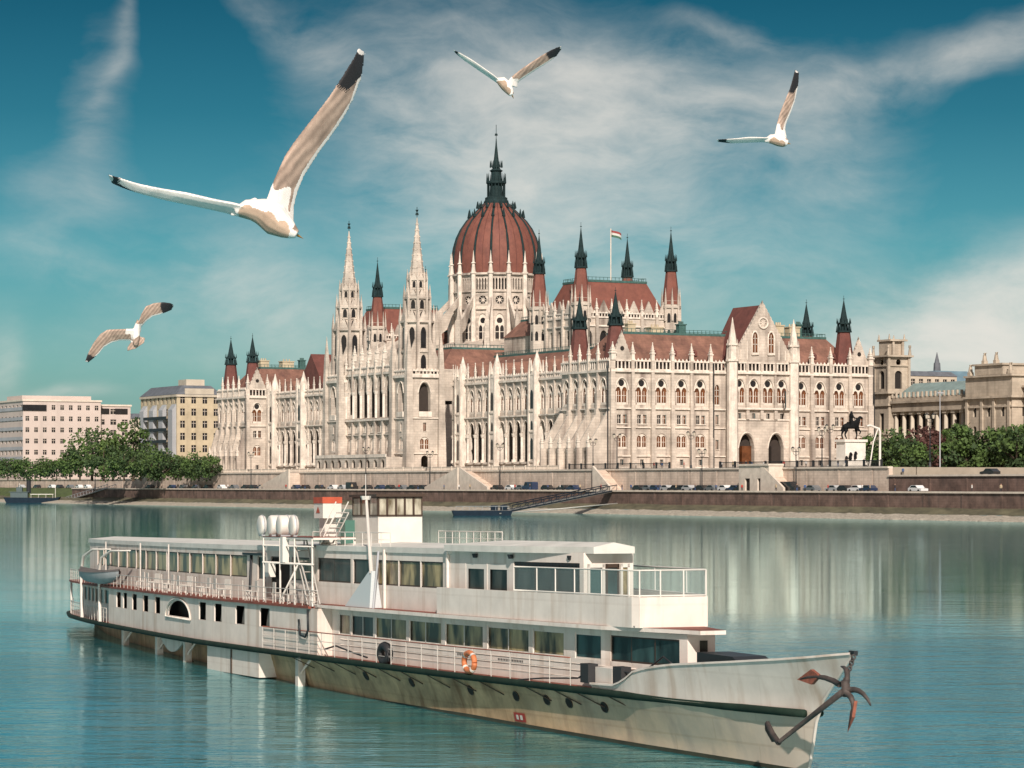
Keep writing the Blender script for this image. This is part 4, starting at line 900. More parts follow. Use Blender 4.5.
# corner pavilion
def museum_pav(y0, y1, x0, h):
    t = MB(); Wq = fmap(x0, y1, 0, -1); Lq = y1 - y0; Sq = fmap(x0, y0, 1, 0)
    facade(t, Wq, 0, Lq, 0, 8, []); facade(t, Wq, 0, Lq, 8, 15, [(Lq * .2, 9, 1.6, 4.6, 'round'), (Lq * .5, 9, 1.6, 4.6, 'round'), (Lq * .8, 9, 1.6, 4.6, 'round')], .5)
    facade(t, Wq, 0, Lq, 15, 21, [(Lq * .2, 16, 1.4, 3, 'rect'), (Lq * .5, 16, 1.4, 3, 'rect'), (Lq * .8, 16, 1.4, 3, 'rect')], .5); facade(t, Wq, 0, Lq, 21, h, [])
    facade(t, Sq, 0, 30, 0, 8, []); facade(t, Sq, 0, 30, 8, 15, [(4 + 5 * i, 9, 1.6, 4.6, 'round') for i in range(5)], .5); facade(t, Sq, 0, 30, 15, 21, [(4 + 5 * i, 16, 1.4, 3, 'rect') for i in range(5)], .5); facade(t, Sq, 0, 30, 21, h, [])
    t.quad((x0, y0, h), (x0 + 30, y0, h), (x0 + 30, y1, h), (x0, y1, h)); t.quad((x0, y1, 20), (x0 + 30, y1, 20), (x0 + 30, y1, h), (x0, y1, h))
    part(t, 'pavilion', MS, mu)
    g = MB(); g.quad((x0 + .45, y0 + .5, 8), (x0 + .45, y1 - .3, 8), (x0 + .45, y1 - .3, 20.5), (x0 + .45, y0 + .5, 20.5)); g.quad((x0 + .5, y0 + .45, 8), (x0 + 29, y0 + .45, 8), (x0 + 29, y0 + .45, 20.5), (x0 + .5, y0 + .45, 20.5)); part(g, 'pavilion_windows', M['glass_dark'], mu)
    c = MB()
    for (z, d_, hh) in ((20.8, 1.0, .6), (18.4, .4, .5), (7.6, .5, .5), (h - .1, .7, .5)):
        c.box(x0 - d_, y0 - d_, z, x0, y1 + .01, z + hh); c.box(x0, y0 - d_, z, x0 + 30, y0, z + hh)
    for u in (.05, .37, .63, .95): y = y0 + Lq * u; c.box(x0 - .5, y - .45, 8.1, x0 - .01, y + .45, 20.7)
    part(c, 'pavilion_cornice', MS, mu)
museum_pav(-20, 0, -2, 26.5)
a = MB(); a.box(-2, -16, 27, 6, -4, 29.4); a.box(-2.5, -16.5, 29.4, 6.5, -3.5, 29.9); part(a, 'attic', MS, mu)
for (x, y) in ((-1.4, -18.6), (-1.4, -1.4), (-1, -12), (-1, -7)):
    a = MB(); z = 27 if y in (-18.6, -1.4) else 29.9
    a.box(x - .6, y - .6, z, x + .6, y + .6, z + .9); a.frustum(x, y, z + .9, z + 2.4, .55, .35, 6); a.frustum(x, y, z + 2.3, z + 2.9, .2, .3, 6); a.bar((x, y - .1, z + 2.1), (x - .3, y - 1.0, z + 2.9), .22); a.bar((x, y, z + 2.0), (x + .2, y + .8, z + 1.4), .22); part(a, 'roof_statue', MS, mu)
museum_pav(-62, -20.4, 1.5, 23.5)
r = MB(); r.add([(1.8, -62, 24), (1.8, -20.4, 24), (8, -20.4, 28), (8, -62, 28), (30, -20.4, 28), (30, -62, 28), (1.8, -62, 23.4), (30, -62, 23.4)], [(0, 1, 2, 3), (3, 2, 4, 5), (0, 3, 5, 7, 6)]); part(r, 'roof', M['museum_roof'], mu)
# tower of the museum
t = MB(); x0, y0, s_ = -1, 36.6, 6.6
for fm in (fmap(x0, y0 + s_, 0, -1), fmap(x0, y0, 1, 0)):
    facade(t, fm, 0, s_, 0, 12, []); facade(t, fm, 0, s_, 12, 20, [(3.3, 13, 2, 5, 'rect')], .6); facade(t, fm, 0, s_, 20, 24, []); facade(t, fm, 0, s_, 24, 31, [(3.3, 24.8, 2.4, 5, 'round')], .8); facade(t, fm, 0, s_, 31, 34, [(3.3, 31.2, 1.6, 1.8, 'circle')], .3)
t.quad((x0, y0 + s_, 0), (x0 + s_, y0 + s_, 0), (x0 + s_, y0 + s_, 34), (x0, y0 + s_, 34)); t.quad((x0 + s_, y0, 0), (x0 + s_, y0 + s_, 0), (x0 + s_, y0 + s_, 34), (x0 + s_, y0, 34))
cx, cy = x0 + 3.3, y0 + 3.3
for (z, d_, hh) in ((20.0, .5, .7), (23.4, .9, .6), (12, .3, .5), (31, .4, .4), (33.6, 1.1, .5)): t.box(x0 - d_, y0 - d_, z, x0 + s_ + d_, y0 + s_ + d_, z + hh)
t.box(cx - 2.5, cy - 2.5, 33.4, cx + 2.5, cy + 2.5, 38.0); t.box(cx - 2.9, cy - 3.6, 38.0, cx + 2.9, cy + 2.9, 38.5)
for sx in (-1, 1):
    for sy in (-1, 1): t.frustum(cx + sx * 3.6, cy + sy * 3.6, 33.4, 36.4, .5, .2, 6); t.frustum(cx + sx * 3.6, cy + sy * 3.6, 36.2, 36.9, .35, .3, 6); t.frustum(cx + sx * 2.5, cy + sy * 2.5, 38.5, 40, .3, .08, 6); t.box(cx + sx * 3.4 - .35, cy + sy * 3.4 - .35, 24, cx + sx * 3.4 + .35, cy + sy * 3.4 + .35, 33.6)
    t.box(cx + sx * 1.6 - .3, cy - 3.3, 33.6, cx + sx * 1.6 + .3, cy - 2.5, 38)
part(t, 'tower', MS, mu); g = MB(); g.quad((x0 + .6, y0 + .6, 12), (x0 + .6, y0 + 6.0, 12), (x0 + .6, y0 + 6.0, 31), (x0 + .6, y0 + .6, 31)); g.quad((x0 + .6, y0 + .62, 12), (x0 + 6.0, y0 + .62, 12), (x0 + 6.0, y0 + .62, 31), (x0 + .6, y0 + .62, 31)); part(g, 'tower_openings', M['shade'], mu)
a = MB(); a.box(0, 44.2, 0, 30, 62, 25.5); a.box(-.6, 44.2, 25.5, 30, 62, 26.2); part(a, 'north_wing', MS, mu)
# houses behind the museum
block('city_house', atz(893, 930), 26, 24, 34.5, 7, M['plaster_cream'], 'cream city house rising behind the museum roof, near the stone tower', 'house', 8, 6, roof=1.5, roofm=M['slate'])
block('city_house', atz(985, 960), 34, 24, 32.0, 6, M['plaster_pink'], 'pinkish city house behind the museum pavilion at the right edge', 'house', 9, 6, roof=2.0, roofm=M['roof'])
t = block('domed_hall', atz(932, 1010), 26, 26, 33.0, 6, M['plaster_cream'], 'distant hall with a pale blue pitched roof showing above the museum', 'hall', 6, 6, roof=6.0, roofm=M['blue_roof'])
a = MB(); a.frustum(8, 8, 39, 42.5, 1.3, 1.1, 8); a.frustum(8, 8, 42.5, 46.5, .9, .05, 8); bpart(a, 'roof_turret', M['slate'], t)

block('corner_house', tw(104, -118, GC), 34, 44, 22.0, 5, M['plaster_cream'], 'cream corner house south of the museum, beyond the right edge', 'house', 8, 10, roof=2.5, roofm=M['slate'])
block('corner_house', tw(104, -190, GC), 40, 56, 25.0, 6, M['plaster_pink'], 'pink corner house, second one south of the museum', 'house', 9, 12, roof=2.5, roofm=M['roof'])
# ------------------------------------------------------------------ trees
LEAF = [mat('leaves_dark', (.036, .07, .02), .8, var=.55, scale=.35), mat('leaves_mid', (.065, .115, .024), .8, var=.5, scale=.35), mat('leaves_light', (.10, .15, .03), .8, var=.5, scale=.35), mat('leaves_copper', (.085, .035, .028), .8, var=.5, scale=.35)]
for m_ in LEAF: m_.node_tree.nodes['Principled BSDF'].inputs['Subsurface Weight'].default_value = 0
BARK = mat('bark', (.07, .05, .035), .95, var=.3, scale=1)
def tree(name, p, h, wdt, kind, label, group, seed, dens=1.0):
    r = random.Random(seed); t = empty(name, p, r.uniform(0, 6)); tag(t, label, 'tree', group)
    tr = MB(); tr.tube([(0, 0, -.2), (.1, 0, h * .22), (-.1, .15, h * .5), (0, 0, h * .8)], [.028 * h, .021 * h, .014 * h, .004 * h], 7)
    for i in range(6):
        a = r.uniform(0, 6.28); z = h * r.uniform(.22, .5); q = wdt * r.uniform(.25, .4)
        tr.tube([(0, 0, z), (q * .5 * math.cos(a), q * .5 * math.sin(a), z + h * .12), (q * math.cos(a), q * math.sin(a), z + h * .25)], [.011 * h, .008 * h, .003 * h], 5)
    tr.build('trunk', BARK, t)
    cr = MB(); cl = []
    for i in range(int(30 * dens)):
        while True:
            v = Vector((r.uniform(-1, 1), r.uniform(-1, 1), r.uniform(-1, 1)))
            if .3 < v.length < 1: break
        cl.append((v.x * wdt * .40, v.y * wdt * .40, h * .53 + v.z * h * .42, r.uniform(.12, .24) * wdt))
    for (x, y, z, rr) in cl:
        cr.mi = r.choice((0, 0, 1)) if r.random() < .8 else 1
        for k in range(int(78 * dens)):
            d_ = Vector((r.gauss(0, 1), r.gauss(0, 1), r.gauss(0, 1))).normalized() * rr * r.uniform(.55, 1.12)
            c_ = Vector((x, y, z)) + Vector((d_.x, d_.y, d_.z * .75)); s_ = r.uniform(.26, .58) * (h / 12) ** .5
            u = Vector((r.gauss(0, 1), r.gauss(0, 1), r.gauss(0, 1))).normalized(); v = u.cross(Vector((r.gauss(0, 1), r.gauss(0, 1), r.gauss(0, 1)))).normalized()
            cr.add([c_ - u * s_, c_ + v * s_ * .7, c_ + u * s_, c_ - v * s_ * .7], [(0, 1, 2, 3)])
    ms = {'dark': (LEAF[0], LEAF[1]), 'mid': (LEAF[1], LEAF[0]), 'light': (LEAF[2], LEAF[1]), 'copper': (LEAF[3], LEAF[3])}[kind]
    cr.build('crown', list(ms), t)
    return t
TL = [  # px, distance, height, width, kind
    (8, 900, 9, 9, 'mid'), (24, 905, 8.5, 9, 'mid'), (40, 900, 9.5, 9, 'dark'), (56, 905, 9, 9, 'mid'), (70, 900, 11, 10, 'dark'), (92, 930, 19, 17, 'mid'), (80, 900, 12, 11, 'dark'),
    (104, 915, 14, 12, 'dark'), (113, 925, 16, 12, 'light'), (124, 900, 12, 11, 'dark'), (133, 935, 22, 12, 'mid'), (141, 905, 13, 12, 'dark'), (152, 900, 12, 11, 'dark'), (164, 895, 12, 11, 'dark'),
    (176, 900, 10, 10, 'light'), (187, 895, 9.5, 10, 'dark'), (199, 890, 11, 11, 'mid'), (210, 885, 10, 9, 'mid'), (-6, 900, 9, 9, 'mid'), (148, 925, 15, 11, 'dark')]
TL = [(a, b, c * (.95 if 70 < a < 140 else .78), d, e) for a, b, c, d, e in TL]; TL.sort()
adj = {'dark': 'dark green', 'mid': 'fresh green', 'light': 'yellow-green', 'copper': 'copper-red'}
where = lambda px: 'before the pink offices' if px < 138 else 'before the yellow house' if px < 205 else 'beside the palace'
for i, (px, Y, h, wd, k) in enumerate(TL):
    wd *= 1.08; size = 'tallest' if h > 20 else 'big domed' if h > 16 else 'medium' if h > 10.5 else 'low'
    tree('tree', atz(px, Y, GC - .5), h, wd, k, '%s %s tree %s, %s in the far left row' % (size, adj[k], where(px), ORD[i]), 'trees in front of the far office blocks', 100 + i, .8)
TR_ = [(868, 705, 11, 8, 'dark'), (893, 655, 11, 11, 'dark'), (905, 640, 10, 9, 'mid'), (884, 665, 8.5, 7, 'mid'), (914, 610, 8.5, 7, 'dark'), (925, 650, 12, 10, 'copper'), (936, 640, 12, 10, 'copper'), (945, 655, 11, 9, 'dark'), (956, 615, 12, 9, 'dark'), (966, 600, 11, 8, 'mid'), (978, 640, 9, 8, 'mid'), (991, 640, 9.5, 9, 'dark'), (1002, 600, 12.5, 10, 'mid'), (1016, 590, 11, 9, 'dark'), (1030, 595, 12, 9, 'dark')]
TR_.sort()
wr = lambda px: 'below the museum tower' if px < 912 else 'before the museum columns' if px < 972 else 'before the museum pavilion'
for i, (px, Y, h, wd, k) in enumerate(TR_):
    tree('tree', atz(px, Y, GC - .3), h, wd * 1.15, k, '%s tree %s, %s from the palace' % (adj[k], wr(px), ORD[i]), 'trees along the square in front of the museum', 300 + i, .95)

# ------------------------------------------------------------------ terrace furniture
def lamp(p, h, label, group, two=True):
    t = empty('street_lamp', p, TOWN); tag(t, label, 'street lamp', group)
    m = MB(); m.tube([(0, 0, 0), (0, 0, h)], [.14, .08], 6); m.frustum(0, 0, 0, .9, .28, .2, 6)
    if two: m.bar((-.8, 0, h - .5), (.8, 0, h - .5), .1); m.tube([(-.8, 0, h - .5), (-.55, 0, h - 1.1), (0, 0, h - 1.3)], .05, 4); m.tube([(.8, 0, h - .5), (.55, 0, h - 1.1), (0, 0, h - 1.3)], .05, 4)
    m.build('pole', M['iron'], t)
    for x in ((-.8, .8) if two else (0,)):
        l = MB(); l.frustum(x, 0, h - .5, h + .25, .18, .32, 6); l.mi = 1; l.frustum(x, 0, h + .25, h + .6, .36, .04, 6); l.build('lantern', [M['plaster_cream'], M['iron']], t)
    return t
def tplane(px, x):                                          # y on the line x=const of the town frame seen at column px
    k = (px - 512) / F; return (CX + .888 * x - k * (CY + .459 * x)) / (k * .888 + .459)
spots = [(366, -15.6, 11.5), (500, -15.6, 11.5), (593, -15.6, 12), (702, -15.6, 9), (691, -12.5, 8), (822, -12.5, 8), (830, -12.5, 8.5), (796, -15.6, 9), (617, -12.5, 8), (251, -15.6, 11), (430, -15.6, 10), (158, -15.6, 9), (930, -12.5, 10), (95, -15.6, 9)]
spots.sort()
lmarks = [(110, 'below the office wing'), (200, 'below the yellow house'), (300, 'below the palace far end'), (400, 'below the far white tower'), (470, 'below the near white tower'), (560, 'below the river front'), (600, 'by the long dark gangway'), (650, 'at the near palace corner'), (720, 'before the south front'), (800, 'beside the palace entrance'), (860, 'beside the horse statue'), (1100, 'below the museum trees')]
lm = lambda px: next(s for a, s in lmarks if px < a)
for i, (px, x, h) in enumerate(spots):
    lamp(tw(x, tplane(px, x), GQ if x < -14 else GT), h, 'two-armed street lamp %s, %s from left' % (lm(px), ORD[i]), 'street lamps along the embankment')
t = empty('lighting_mast', tw(30, -70, GC), TOWN); tag(t, 'slim pale mast standing in front of the museum trees', 'mast')
t.location = atz(940, 600, GC); m = MB(); m.tube([(0, 0, 0), (0, 0, 18)], [.16, .08], 6); m.build('pole', M['plaster_grey'], t); m = MB(); m.box(-.8, -.2, 17.8, .8, .2, 18.1); m.build('lamp_head', M['plaster_grey'], t)
# balustrade and fences on the terrace edge
def fence(y0, y1, h, m, label, stone=False):
    t = empty('balustrade' if stone else 'iron_fence', tw(-13.6, y0, GT + (.15)), TOWN); tag(t, label, 'balustrade' if stone else 'fence')
    n = max(1, int((y1 - y0) / 6)); s_ = (y1 - y0) / n
    for i in range(n):
        b = MB(); b.box(-.1, s_ * i + .2, h - .14, .1, s_ * (i + 1), h); b.box(-.08, s_ * i + .2, .05, .08, s_ * (i + 1), .15)
        k = s_ * i + .4
        while k < s_ * (i + 1): b.box(-.06 if stone else -.02, k, .1, .06 if stone else .02, k + (.22 if stone else .06), h - .1); k += .5 if stone else .35
        b.build('fence_panel', m, t)
    for i in range(n + 1): b = MB(); b.box(-.18, s_ * i - .18, 0, .18, s_ * i + .18, h + .15); b.build('fence_post', m, t)
fence(1, 290, 1.0, M['coping'], 'pale stone balustrade on the terrace wall along the river front', True)
fence(-52, -4, 1.3, M['iron'], 'black iron fence on the wall before the left half of the south front')
fence(-136, -74, 1.3, M['iron'], 'black iron fence on the wall below the horse statue')
# stairs down from the terrace to the quay, flights parallel to the wall
def stairs(y0, y1, label):
    t = empty('stone_stairs', tw(-14.6, y0, GQ), TOWN); tag(t, label, 'stairs')
    m = MB(); Ls = y1 - y0; n = 26; H_ = GT - GQ; sg = 1 if Ls > 0 else -1
    for i in range(n):
        a, b = Ls * i / n, Ls * (i + 1) / n; z = H_ * (1 - (i + .5) / n); m.box(-3.2, min(a, b), 0, -.05, max(a, b), z)
    m.build('steps', M['wall_beige'], t)
    m = MB(); m.prism([(0, 0), (Ls, 0), (Ls, .9), (0, H_ + .9)], 'x', -3.7, -3.2); m.build('parapet', M['coping'], t)
stairs(tplane(470, -14.6), tplane(437, -14.6) , 'stone stair flight descending to the quay below the near white tower')
stairs(tplane(472, -14.6), tplane(500, -14.6), 'broad stone stair flight descending to the quay in the middle of the river front')
stairs(tplane(606, -14.6), tplane(624, -14.6), 'steep stone stair with a pale parapet below the near palace corner')
stairs(tplane(300, -14.6), tplane(270, -14.6), 'stone stair flight at the far end of the river front')
stairs(tplane(775, -14.6), tplane(798, -14.6), 'stone stair descending to the right of the little gatehouse')
g = empty('gatehouse', tw(-14.6, tplane(768, -14.6), GQ), TOWN); tag(g, 'small pale stone gatehouse with two dark doors under the south square', 'gatehouse')
m = MB(); S_ = fmap(-3.6, 6, 0, -1); facade(m, S_, 0, 12, 0, 4.2, [(3.4, .1, 2, 2.8, 'rect'), (8.4, .1, 2, 2.8, 'rect')], .5); facade(m, S_, 0, 12, 4.2, 5.6, []); m.quad((-3.6, -6, 0), (0, -6, 0), (0, -6, 5.6), (-3.6, -6, 5.6)); m.quad((-3.6, -6, 5.6), (0, -6, 5.6), (0, 6, 5.6), (-3.6, 6, 5.6)); m.quad((-3.6, 6, 0), (0, 6, 0), (0, 6, 5.6), (-3.6, 6, 5.6)); m.box(-3.9, -6.2, 5.6, 0, 6.2, 6.0); m.build('wall', M['coping'], g)
for u in (3.4, 8.4): m = MB(); m.add([S_(u - 1, .1, .45), S_(u + 1, .1, .45), S_(u + 1, 2.9, .45), S_(u - 1, 2.9, .45)], [(0, 1, 2, 3)]); m.build('door', M['shade'], g)

# the horse statue: built as one skinned bronze body with its rider
def skin(name, pts, edges, rad, m, parent=None, sub=2, root=0):
    me = bpy.data.meshes.new(name); me.from_pydata(pts, edges, []); o = bpy.data.objects.new(name, me); link(o, parent)
    md = o.modifiers.new('s', 'SKIN'); md.use_smooth_shade = True
    for i, r_ in enumerate(rad): me.skin_vertices[0].data[i].radius = (r_, r_) if not isinstance(r_, tuple) else r_
    me.skin_vertices[0].data[root].use_root = True
    if sub: s2 = o.modifiers.new('d', 'SUBSURF'); s2.levels = sub; s2.render_levels = sub
    bpy.context.view_layer.update()
    dg = bpy.context.evaluated_depsgraph_get(); nm = bpy.data.meshes.new_from_object(o.evaluated_get(dg)); o.modifiers.clear(); o.data = nm; nm.name = name
    nm.materials.clear(); nm.materials.append(m)
    for p in nm.polygons: p.use_smooth = True
    return o
BRZ = mat('dark_bronze', (.008, .009, .010), .85, 0, .15, var=.3, scale=2)
st = empty('horse_statue', tw(36, -72, GT), TOWN); st.location = atz(851, 668, GT)
tag(st, 'dark bronze rider on horseback on a white stepped pedestal before the palace', 'statue')
m = MB(); m.box(-4.6, -3.4, 0, 4.6, 3.4, 1.2); m.box(-3.7, -2.8, 1.2, 3.7, 2.8, 2.2); m.box(-2.9, -1.9, 2.2, 2.9, 1.9, 6.6); m.box(-3.3, -2.2, 6.6, 3.3, 2.2, 7.2); m.box(-1.9, -2.6, 2.2, -1.0, -1.9, 4.0); m.build('pedestal', mat('white_stone', (.72, .68, .62), .8, var=.15, scale=.6), st)
for (x, z) in ((-2.0, 2.2), (-.6, 2.4), (-3.2, 1.3)):        # the group of small figures at the foot
    skin('foot_figure', [(x, -2.7, z), (x, -2.7, z + .9), (x + .1, -2.7, z + 1.7), (x + .1, -2.7, z + 2.05), (x + .5, -2.9, z + 1.2), (x - .4, -2.9, z + 1.1)], [(0, 1), (1, 2), (2, 3), (2, 4), (2, 5)], [.45, .38, .3, .22, .14, .14], BRZ, st, 1)
Z = 7.2
hp = [(0, 0, 2.6), (-1.1, 0, 2.75), (1.1, 0, 2.85), (1.7, 0, 3.7), (2.0, 0, 4.3), (2.6, 0, 3.9), (-1.5, .35, 1.7), (-1.85, .35, .95), (-1.6, .35, .1), (-1.3, -.35, 1.6), (-1.6, -.35, .9), (-1.2, -.35, .1), (1.35, .3, 1.7), (1.5, .3, .95), (1.35, .3, .1), (1.4, -.3, 1.9), (1.95, -.3, 1.5), (1.7, -.3, .95), (-1.8, 0, 2.6), (-2.3, 0, 1.5)]
he = [(0, 1), (0, 2), (2, 3), (3, 4), (4, 5), (1, 6), (6, 7), (7, 8), (1, 9), (9, 10), (10, 11), (2, 12), (12, 13), (13, 14), (2, 15), (15, 16), (16, 17), (1, 18), (18, 19)]
hr = [.62, .66, .60, .40, .30, .16, .30, .15, .13, .30, .15, .13, .25, .14, .12, .25, .14, .12, .14, .16]
skin('horse', [(x, y, z + Z) for x, y, z in hp], he, hr, BRZ, st, 2)
for c_ in st.children:
    if c_.name.startswith('horse'): c_.scale = (1.28,) * 3; c_.location.z = 7.2 * (1 - 1.28)
rp = [(0, 0, 3.3), (0, 0, 4.1), (.05, 0, 4.6), (.1, 0, 5.05), (.1, 0, 5.3), (.25, .5, 3.0), (.2, .62, 2.1), (.25, -.5, 3.0), (.2, -.62, 2.1), (.1, .45, 4.3), (.7, .4, 3.8), (.1, -.45, 4.3), (.75, -.35, 3.9)]
re_ = [(0, 1), (1, 2), (2, 3), (3, 4), (0, 5), (5, 6), (0, 7), (7, 8), (2, 9), (9, 10), (2, 11), (11, 12)]
skin('rider', [(x, y, z + Z) for x, y, z in rp], re_, [.36, .38, .3, .2, .28, .25, .18, .25, .18, .18, .12, .18, .12], BRZ, st, 2)
for c_ in st.children:
    if c_.name.startswith('rider'): c_.scale = (1.28,) * 3; c_.location.z = 7.2 * (1 - 1.28)
# white gantry frame to the right of the statue
g = empty('white_gantry', atz(880, 640, GC), TOWN); tag(g, 'white metal gantry frame beside the palace corner', 'gantry')
WHT = mat('white_paint', (.64, .60, .55), .5, var=.12, scale=1.2)
m = MB(); m.tube([(0, 0, 0), (0, 0, 10.4), (-.4, 0, 11.2)], .28, 6); m.tube([(-.2, 0, 11.0), (-2.8, 0, 11.8), (-3.6, 0, 11.6)], .25, 6); m.tube([(-3.0, 0, 1.5), (-1.8, 0, 8), (-.6, 0, 11)], .16, 6); m.build('frame', WHT, g)
m = MB(); m.box(-5, -1, 0, 12, 2, 1.3); m.build('base_hut', WHT, g)

# ------------------------------------------------------------------ cars
TYRE = mat('tyre', (.02, .02, .02), .8); CGL = mat('car_glass', (.02, .025, .03), .08)
def car_mesh(kind, paint):
    L_ = 4.5 if kind != 'van' else 5.2; Hh = 1.45 if kind != 'van' else 2.2; t = empty('parked_car')
    b = MB()
    if kind == 'van': prof = [(0, .3), (L_, .3), (L_, 1.1), (L_ - .9, 1.25), (L_ - 1.4, Hh), (.1, Hh), (0, 1.9)]
    else: prof = [(0, .35), (L_, .35), (L_, .8), (L_ - 1.2, .95), (L_ - 1.9, Hh), (1.1, Hh), (.35, .98), (0, .9)]
    b.prism([(p[0] - L_ / 2, p[1]) for p in prof], 'x', -.85, .85); b.build('body', paint, t)
    g = MB()
    if kind == 'van': gp = [(L_ - 2.6, 1.3), (L_ - 1.1, 1.3), (L_ - 1.5, 2.05), (L_ - 2.6, 2.05)]
    else: gp = [(.7, 1.0), (L_ - 1.4, 1.0), (L_ - 1.95, 1.38), (1.15, 1.38)]
    g.prism([(p[0] - L_ / 2, p[1]) for p in gp], 'x', -.87, .87); g.build('side_windows', CGL, t)
    wl = None
    for sx in (-1, 1):
        for dy in (-L_ * .3, L_ * .31):
            w_ = MB(); P = [(sx * .80, dy, .33), (sx * .92, dy, .33)]; w_.tube(P, .33, 12, smooth=False); w_.build('wheel', TYRE, t)
    return t
CC = {'white': (.7, .7, .7), 'dark blue': (.02, .035, .08), 'black': (.02, .02, .022), 'silver': (.4, .41, .42), 'red': (.30, .03, .02), 'yellow': (.55, .38, .03), 'grey': (.14, .15, .16)}
protos = {}
cars = []
rc = random.Random(11)
extra_ = [(60, 'black'), (79, 'white'), (184, 'white'), (234, 'grey'), (254, 'black'), (274, 'black'), (296, 'dark blue'), (320, 'black'), (343, 'silver'), (367, 'black'), (391, 'black'), (413, 'black'), (436, 'dark blue'), (461, 'black'), (497, 'black'), (521, 'grey'), (563, 'black'), (573, 'dark blue'), (648, 'grey'), (676, 'black'), (683, 'black'), (701, 'black'), (735, 'dark blue'), (834, 'silver'), (857, 'white')]
cpx = [22, 37, 52, 70, 88, 150, 172, 196, 208, 222, 246, 262, 286, 305, 333, 352, 380, 402, 424, 446, 476, 512, 530, 548, 640, 655, 668, 690, 712, 726, 742, 790, 812, 846, 868, 918, 990]
ccol = ['silver', 'black', 'white', 'grey', 'white', 'black', 'dark blue', 'silver', 'black', 'white', 'black', 'dark blue', 'grey', 'black', 'white', 'black', 'dark blue', 'grey', 'black', 'silver', 'black', 'white', 'dark blue', 'black', 'black', 'dark blue', 'silver', 'silver', 'grey', 'white', 'black', 'black', 'grey', 'black', 'dark blue', 'white', 'black']
for i, (px, c) in enumerate(sorted(list(zip(cpx, ccol)) + extra_)):
    kind = 'van' if px in (530, 790, 352) else 'car'; key = (kind, c)
    if key not in protos: o = protos[key] = car_mesh(kind, mat('paint_' + c.replace(' ', '_'), CC[c], .3, coat=.5))
    else: o = copy_tree(protos[key])
    x = -16.6 if px < 900 else -17.5
    o.location = tw(x, tplane(px, x), GQ + .012); o.rotation_euler = (0, 0, TOWN + (math.pi if i % 3 == 0 else 0) + rc.uniform(-.03, .03))
    if px == 990: o.location = tw(-4, tplane(990, -4), GC)
    o['label'] = '%s %s %s, %s vehicle from left' % (c, 'van' if kind == 'van' else 'car', lm(px), ORD[i]); o['category'] = 'van' if kind == 'van' else 'car'; o['group'] = 'cars along the embankment road'
    if kind == 'van': o.name = 'parked_van'
# ------------------------------------------------------------------ people
def person_mesh(coat, legs, skinc, stride, arm):
    P = [(0, 0, .95), (0, 0, 1.2), (0, 0, 1.42), (0, 0, 1.53), (.01, 0, 1.66), (.02, 0, 1.74), (.1, 0, .90), (.12, stride * .2, .5), (.12, stride * .35, .07), (.12, stride * .35 + .14, .03), (-.1, 0, .90), (-.12, -stride * .1, .5), (-.12, -stride * .35, .07), (-.12, -stride * .35 + .14, .03),
         (.2, 0, 1.40), (.25, -stride * .1, 1.12), (.23, -stride * .05 + arm, .88), (-.2, 0, 1.40), (-.25, stride * .1, 1.12), (-.23, stride * .2, .88)]
    E_ = [(0, 1), (1, 2), (2, 3), (3, 4), (4, 5), (0, 6), (6, 7), (7, 8), (8, 9), (0, 10), (10, 11), (11, 12), (12, 13), (2, 14), (14, 15), (15, 16), (2, 17), (17, 18), (18, 19)]
    rd = [.15, .14, .15, .06, .10, .07, .09, .065, .045, .04, .09, .065, .045, .04, .065, .045, .04, .065, .045, .04]
    o = skin('person', P, E_, rd, coat, None, 1)
    me = o.data; me.materials.append(legs); me.materials.append(skinc)
    for p in me.polygons: z = p.center.z; p.material_index = 1 if z < .93 else 2 if z > 1.5 else 0
    return o
SKN = mat('skin', (.38, .22, .15), .6)
cl = {'dark': (.03, .03, .035), 'white': (.6, .58, .55), 'red': (.35, .05, .04), 'blue': (.05, .09, .2), 'beige': (.38, .30, .2)}
cm_ = {k: mat('cloth_' + k, v, .9) for k, v in cl.items()}
pp = {}
ppl = [(178, -20), (286, -20), (338, -20), (418, -21), (470, -21), (515, -20), (560, -20), (580, -21), (631, -20), (644, -12), (662, -11), (676, -20), (684, -12), (716, -20), (733, -11), (752, -10), (764, -11), (776, -20), (784, -12), (805, -20), (813, -12), (838, -12), (862, -21), (895, -21), (886, -12), (903, -12), (972, -21), (1001, -21)] + [(a, -20.6) for a in (196, 228, 262, 305, 322, 352, 399, 444, 459, 530, 548, 601, 622, 658, 695, 742, 797, 828, 870)] + [(a, -12.4) for a in (636, 654, 669, 722, 746, 806, 846)]
ppl.sort()
pc = list(cl)
for i, (px, x) in enumerate(ppl):
    c = pc[(i * 3) % 5]
    if c not in pp: o = pp[c] = person_mesh(cm_[c], cm_['dark' if c != 'dark' else 'blue'], SKN, .5 if i % 2 else .12, .05 * (i % 3))
    else: o = link(pp[c].copy())
    zz = GQ + .012 if x < -14 else (GT if px < 884 else GC) + .0
    o.location = tw(x, tplane(px, x), zz); o.rotation_euler = (0, 0, rc.uniform(0, 6.28))
    tag(o, 'person in %s top %s %s, %s from left' % (c, 'on the quay' if x < -14 else 'up', lm(px), ORD[i]), 'person', 'people strolling along the embankment')
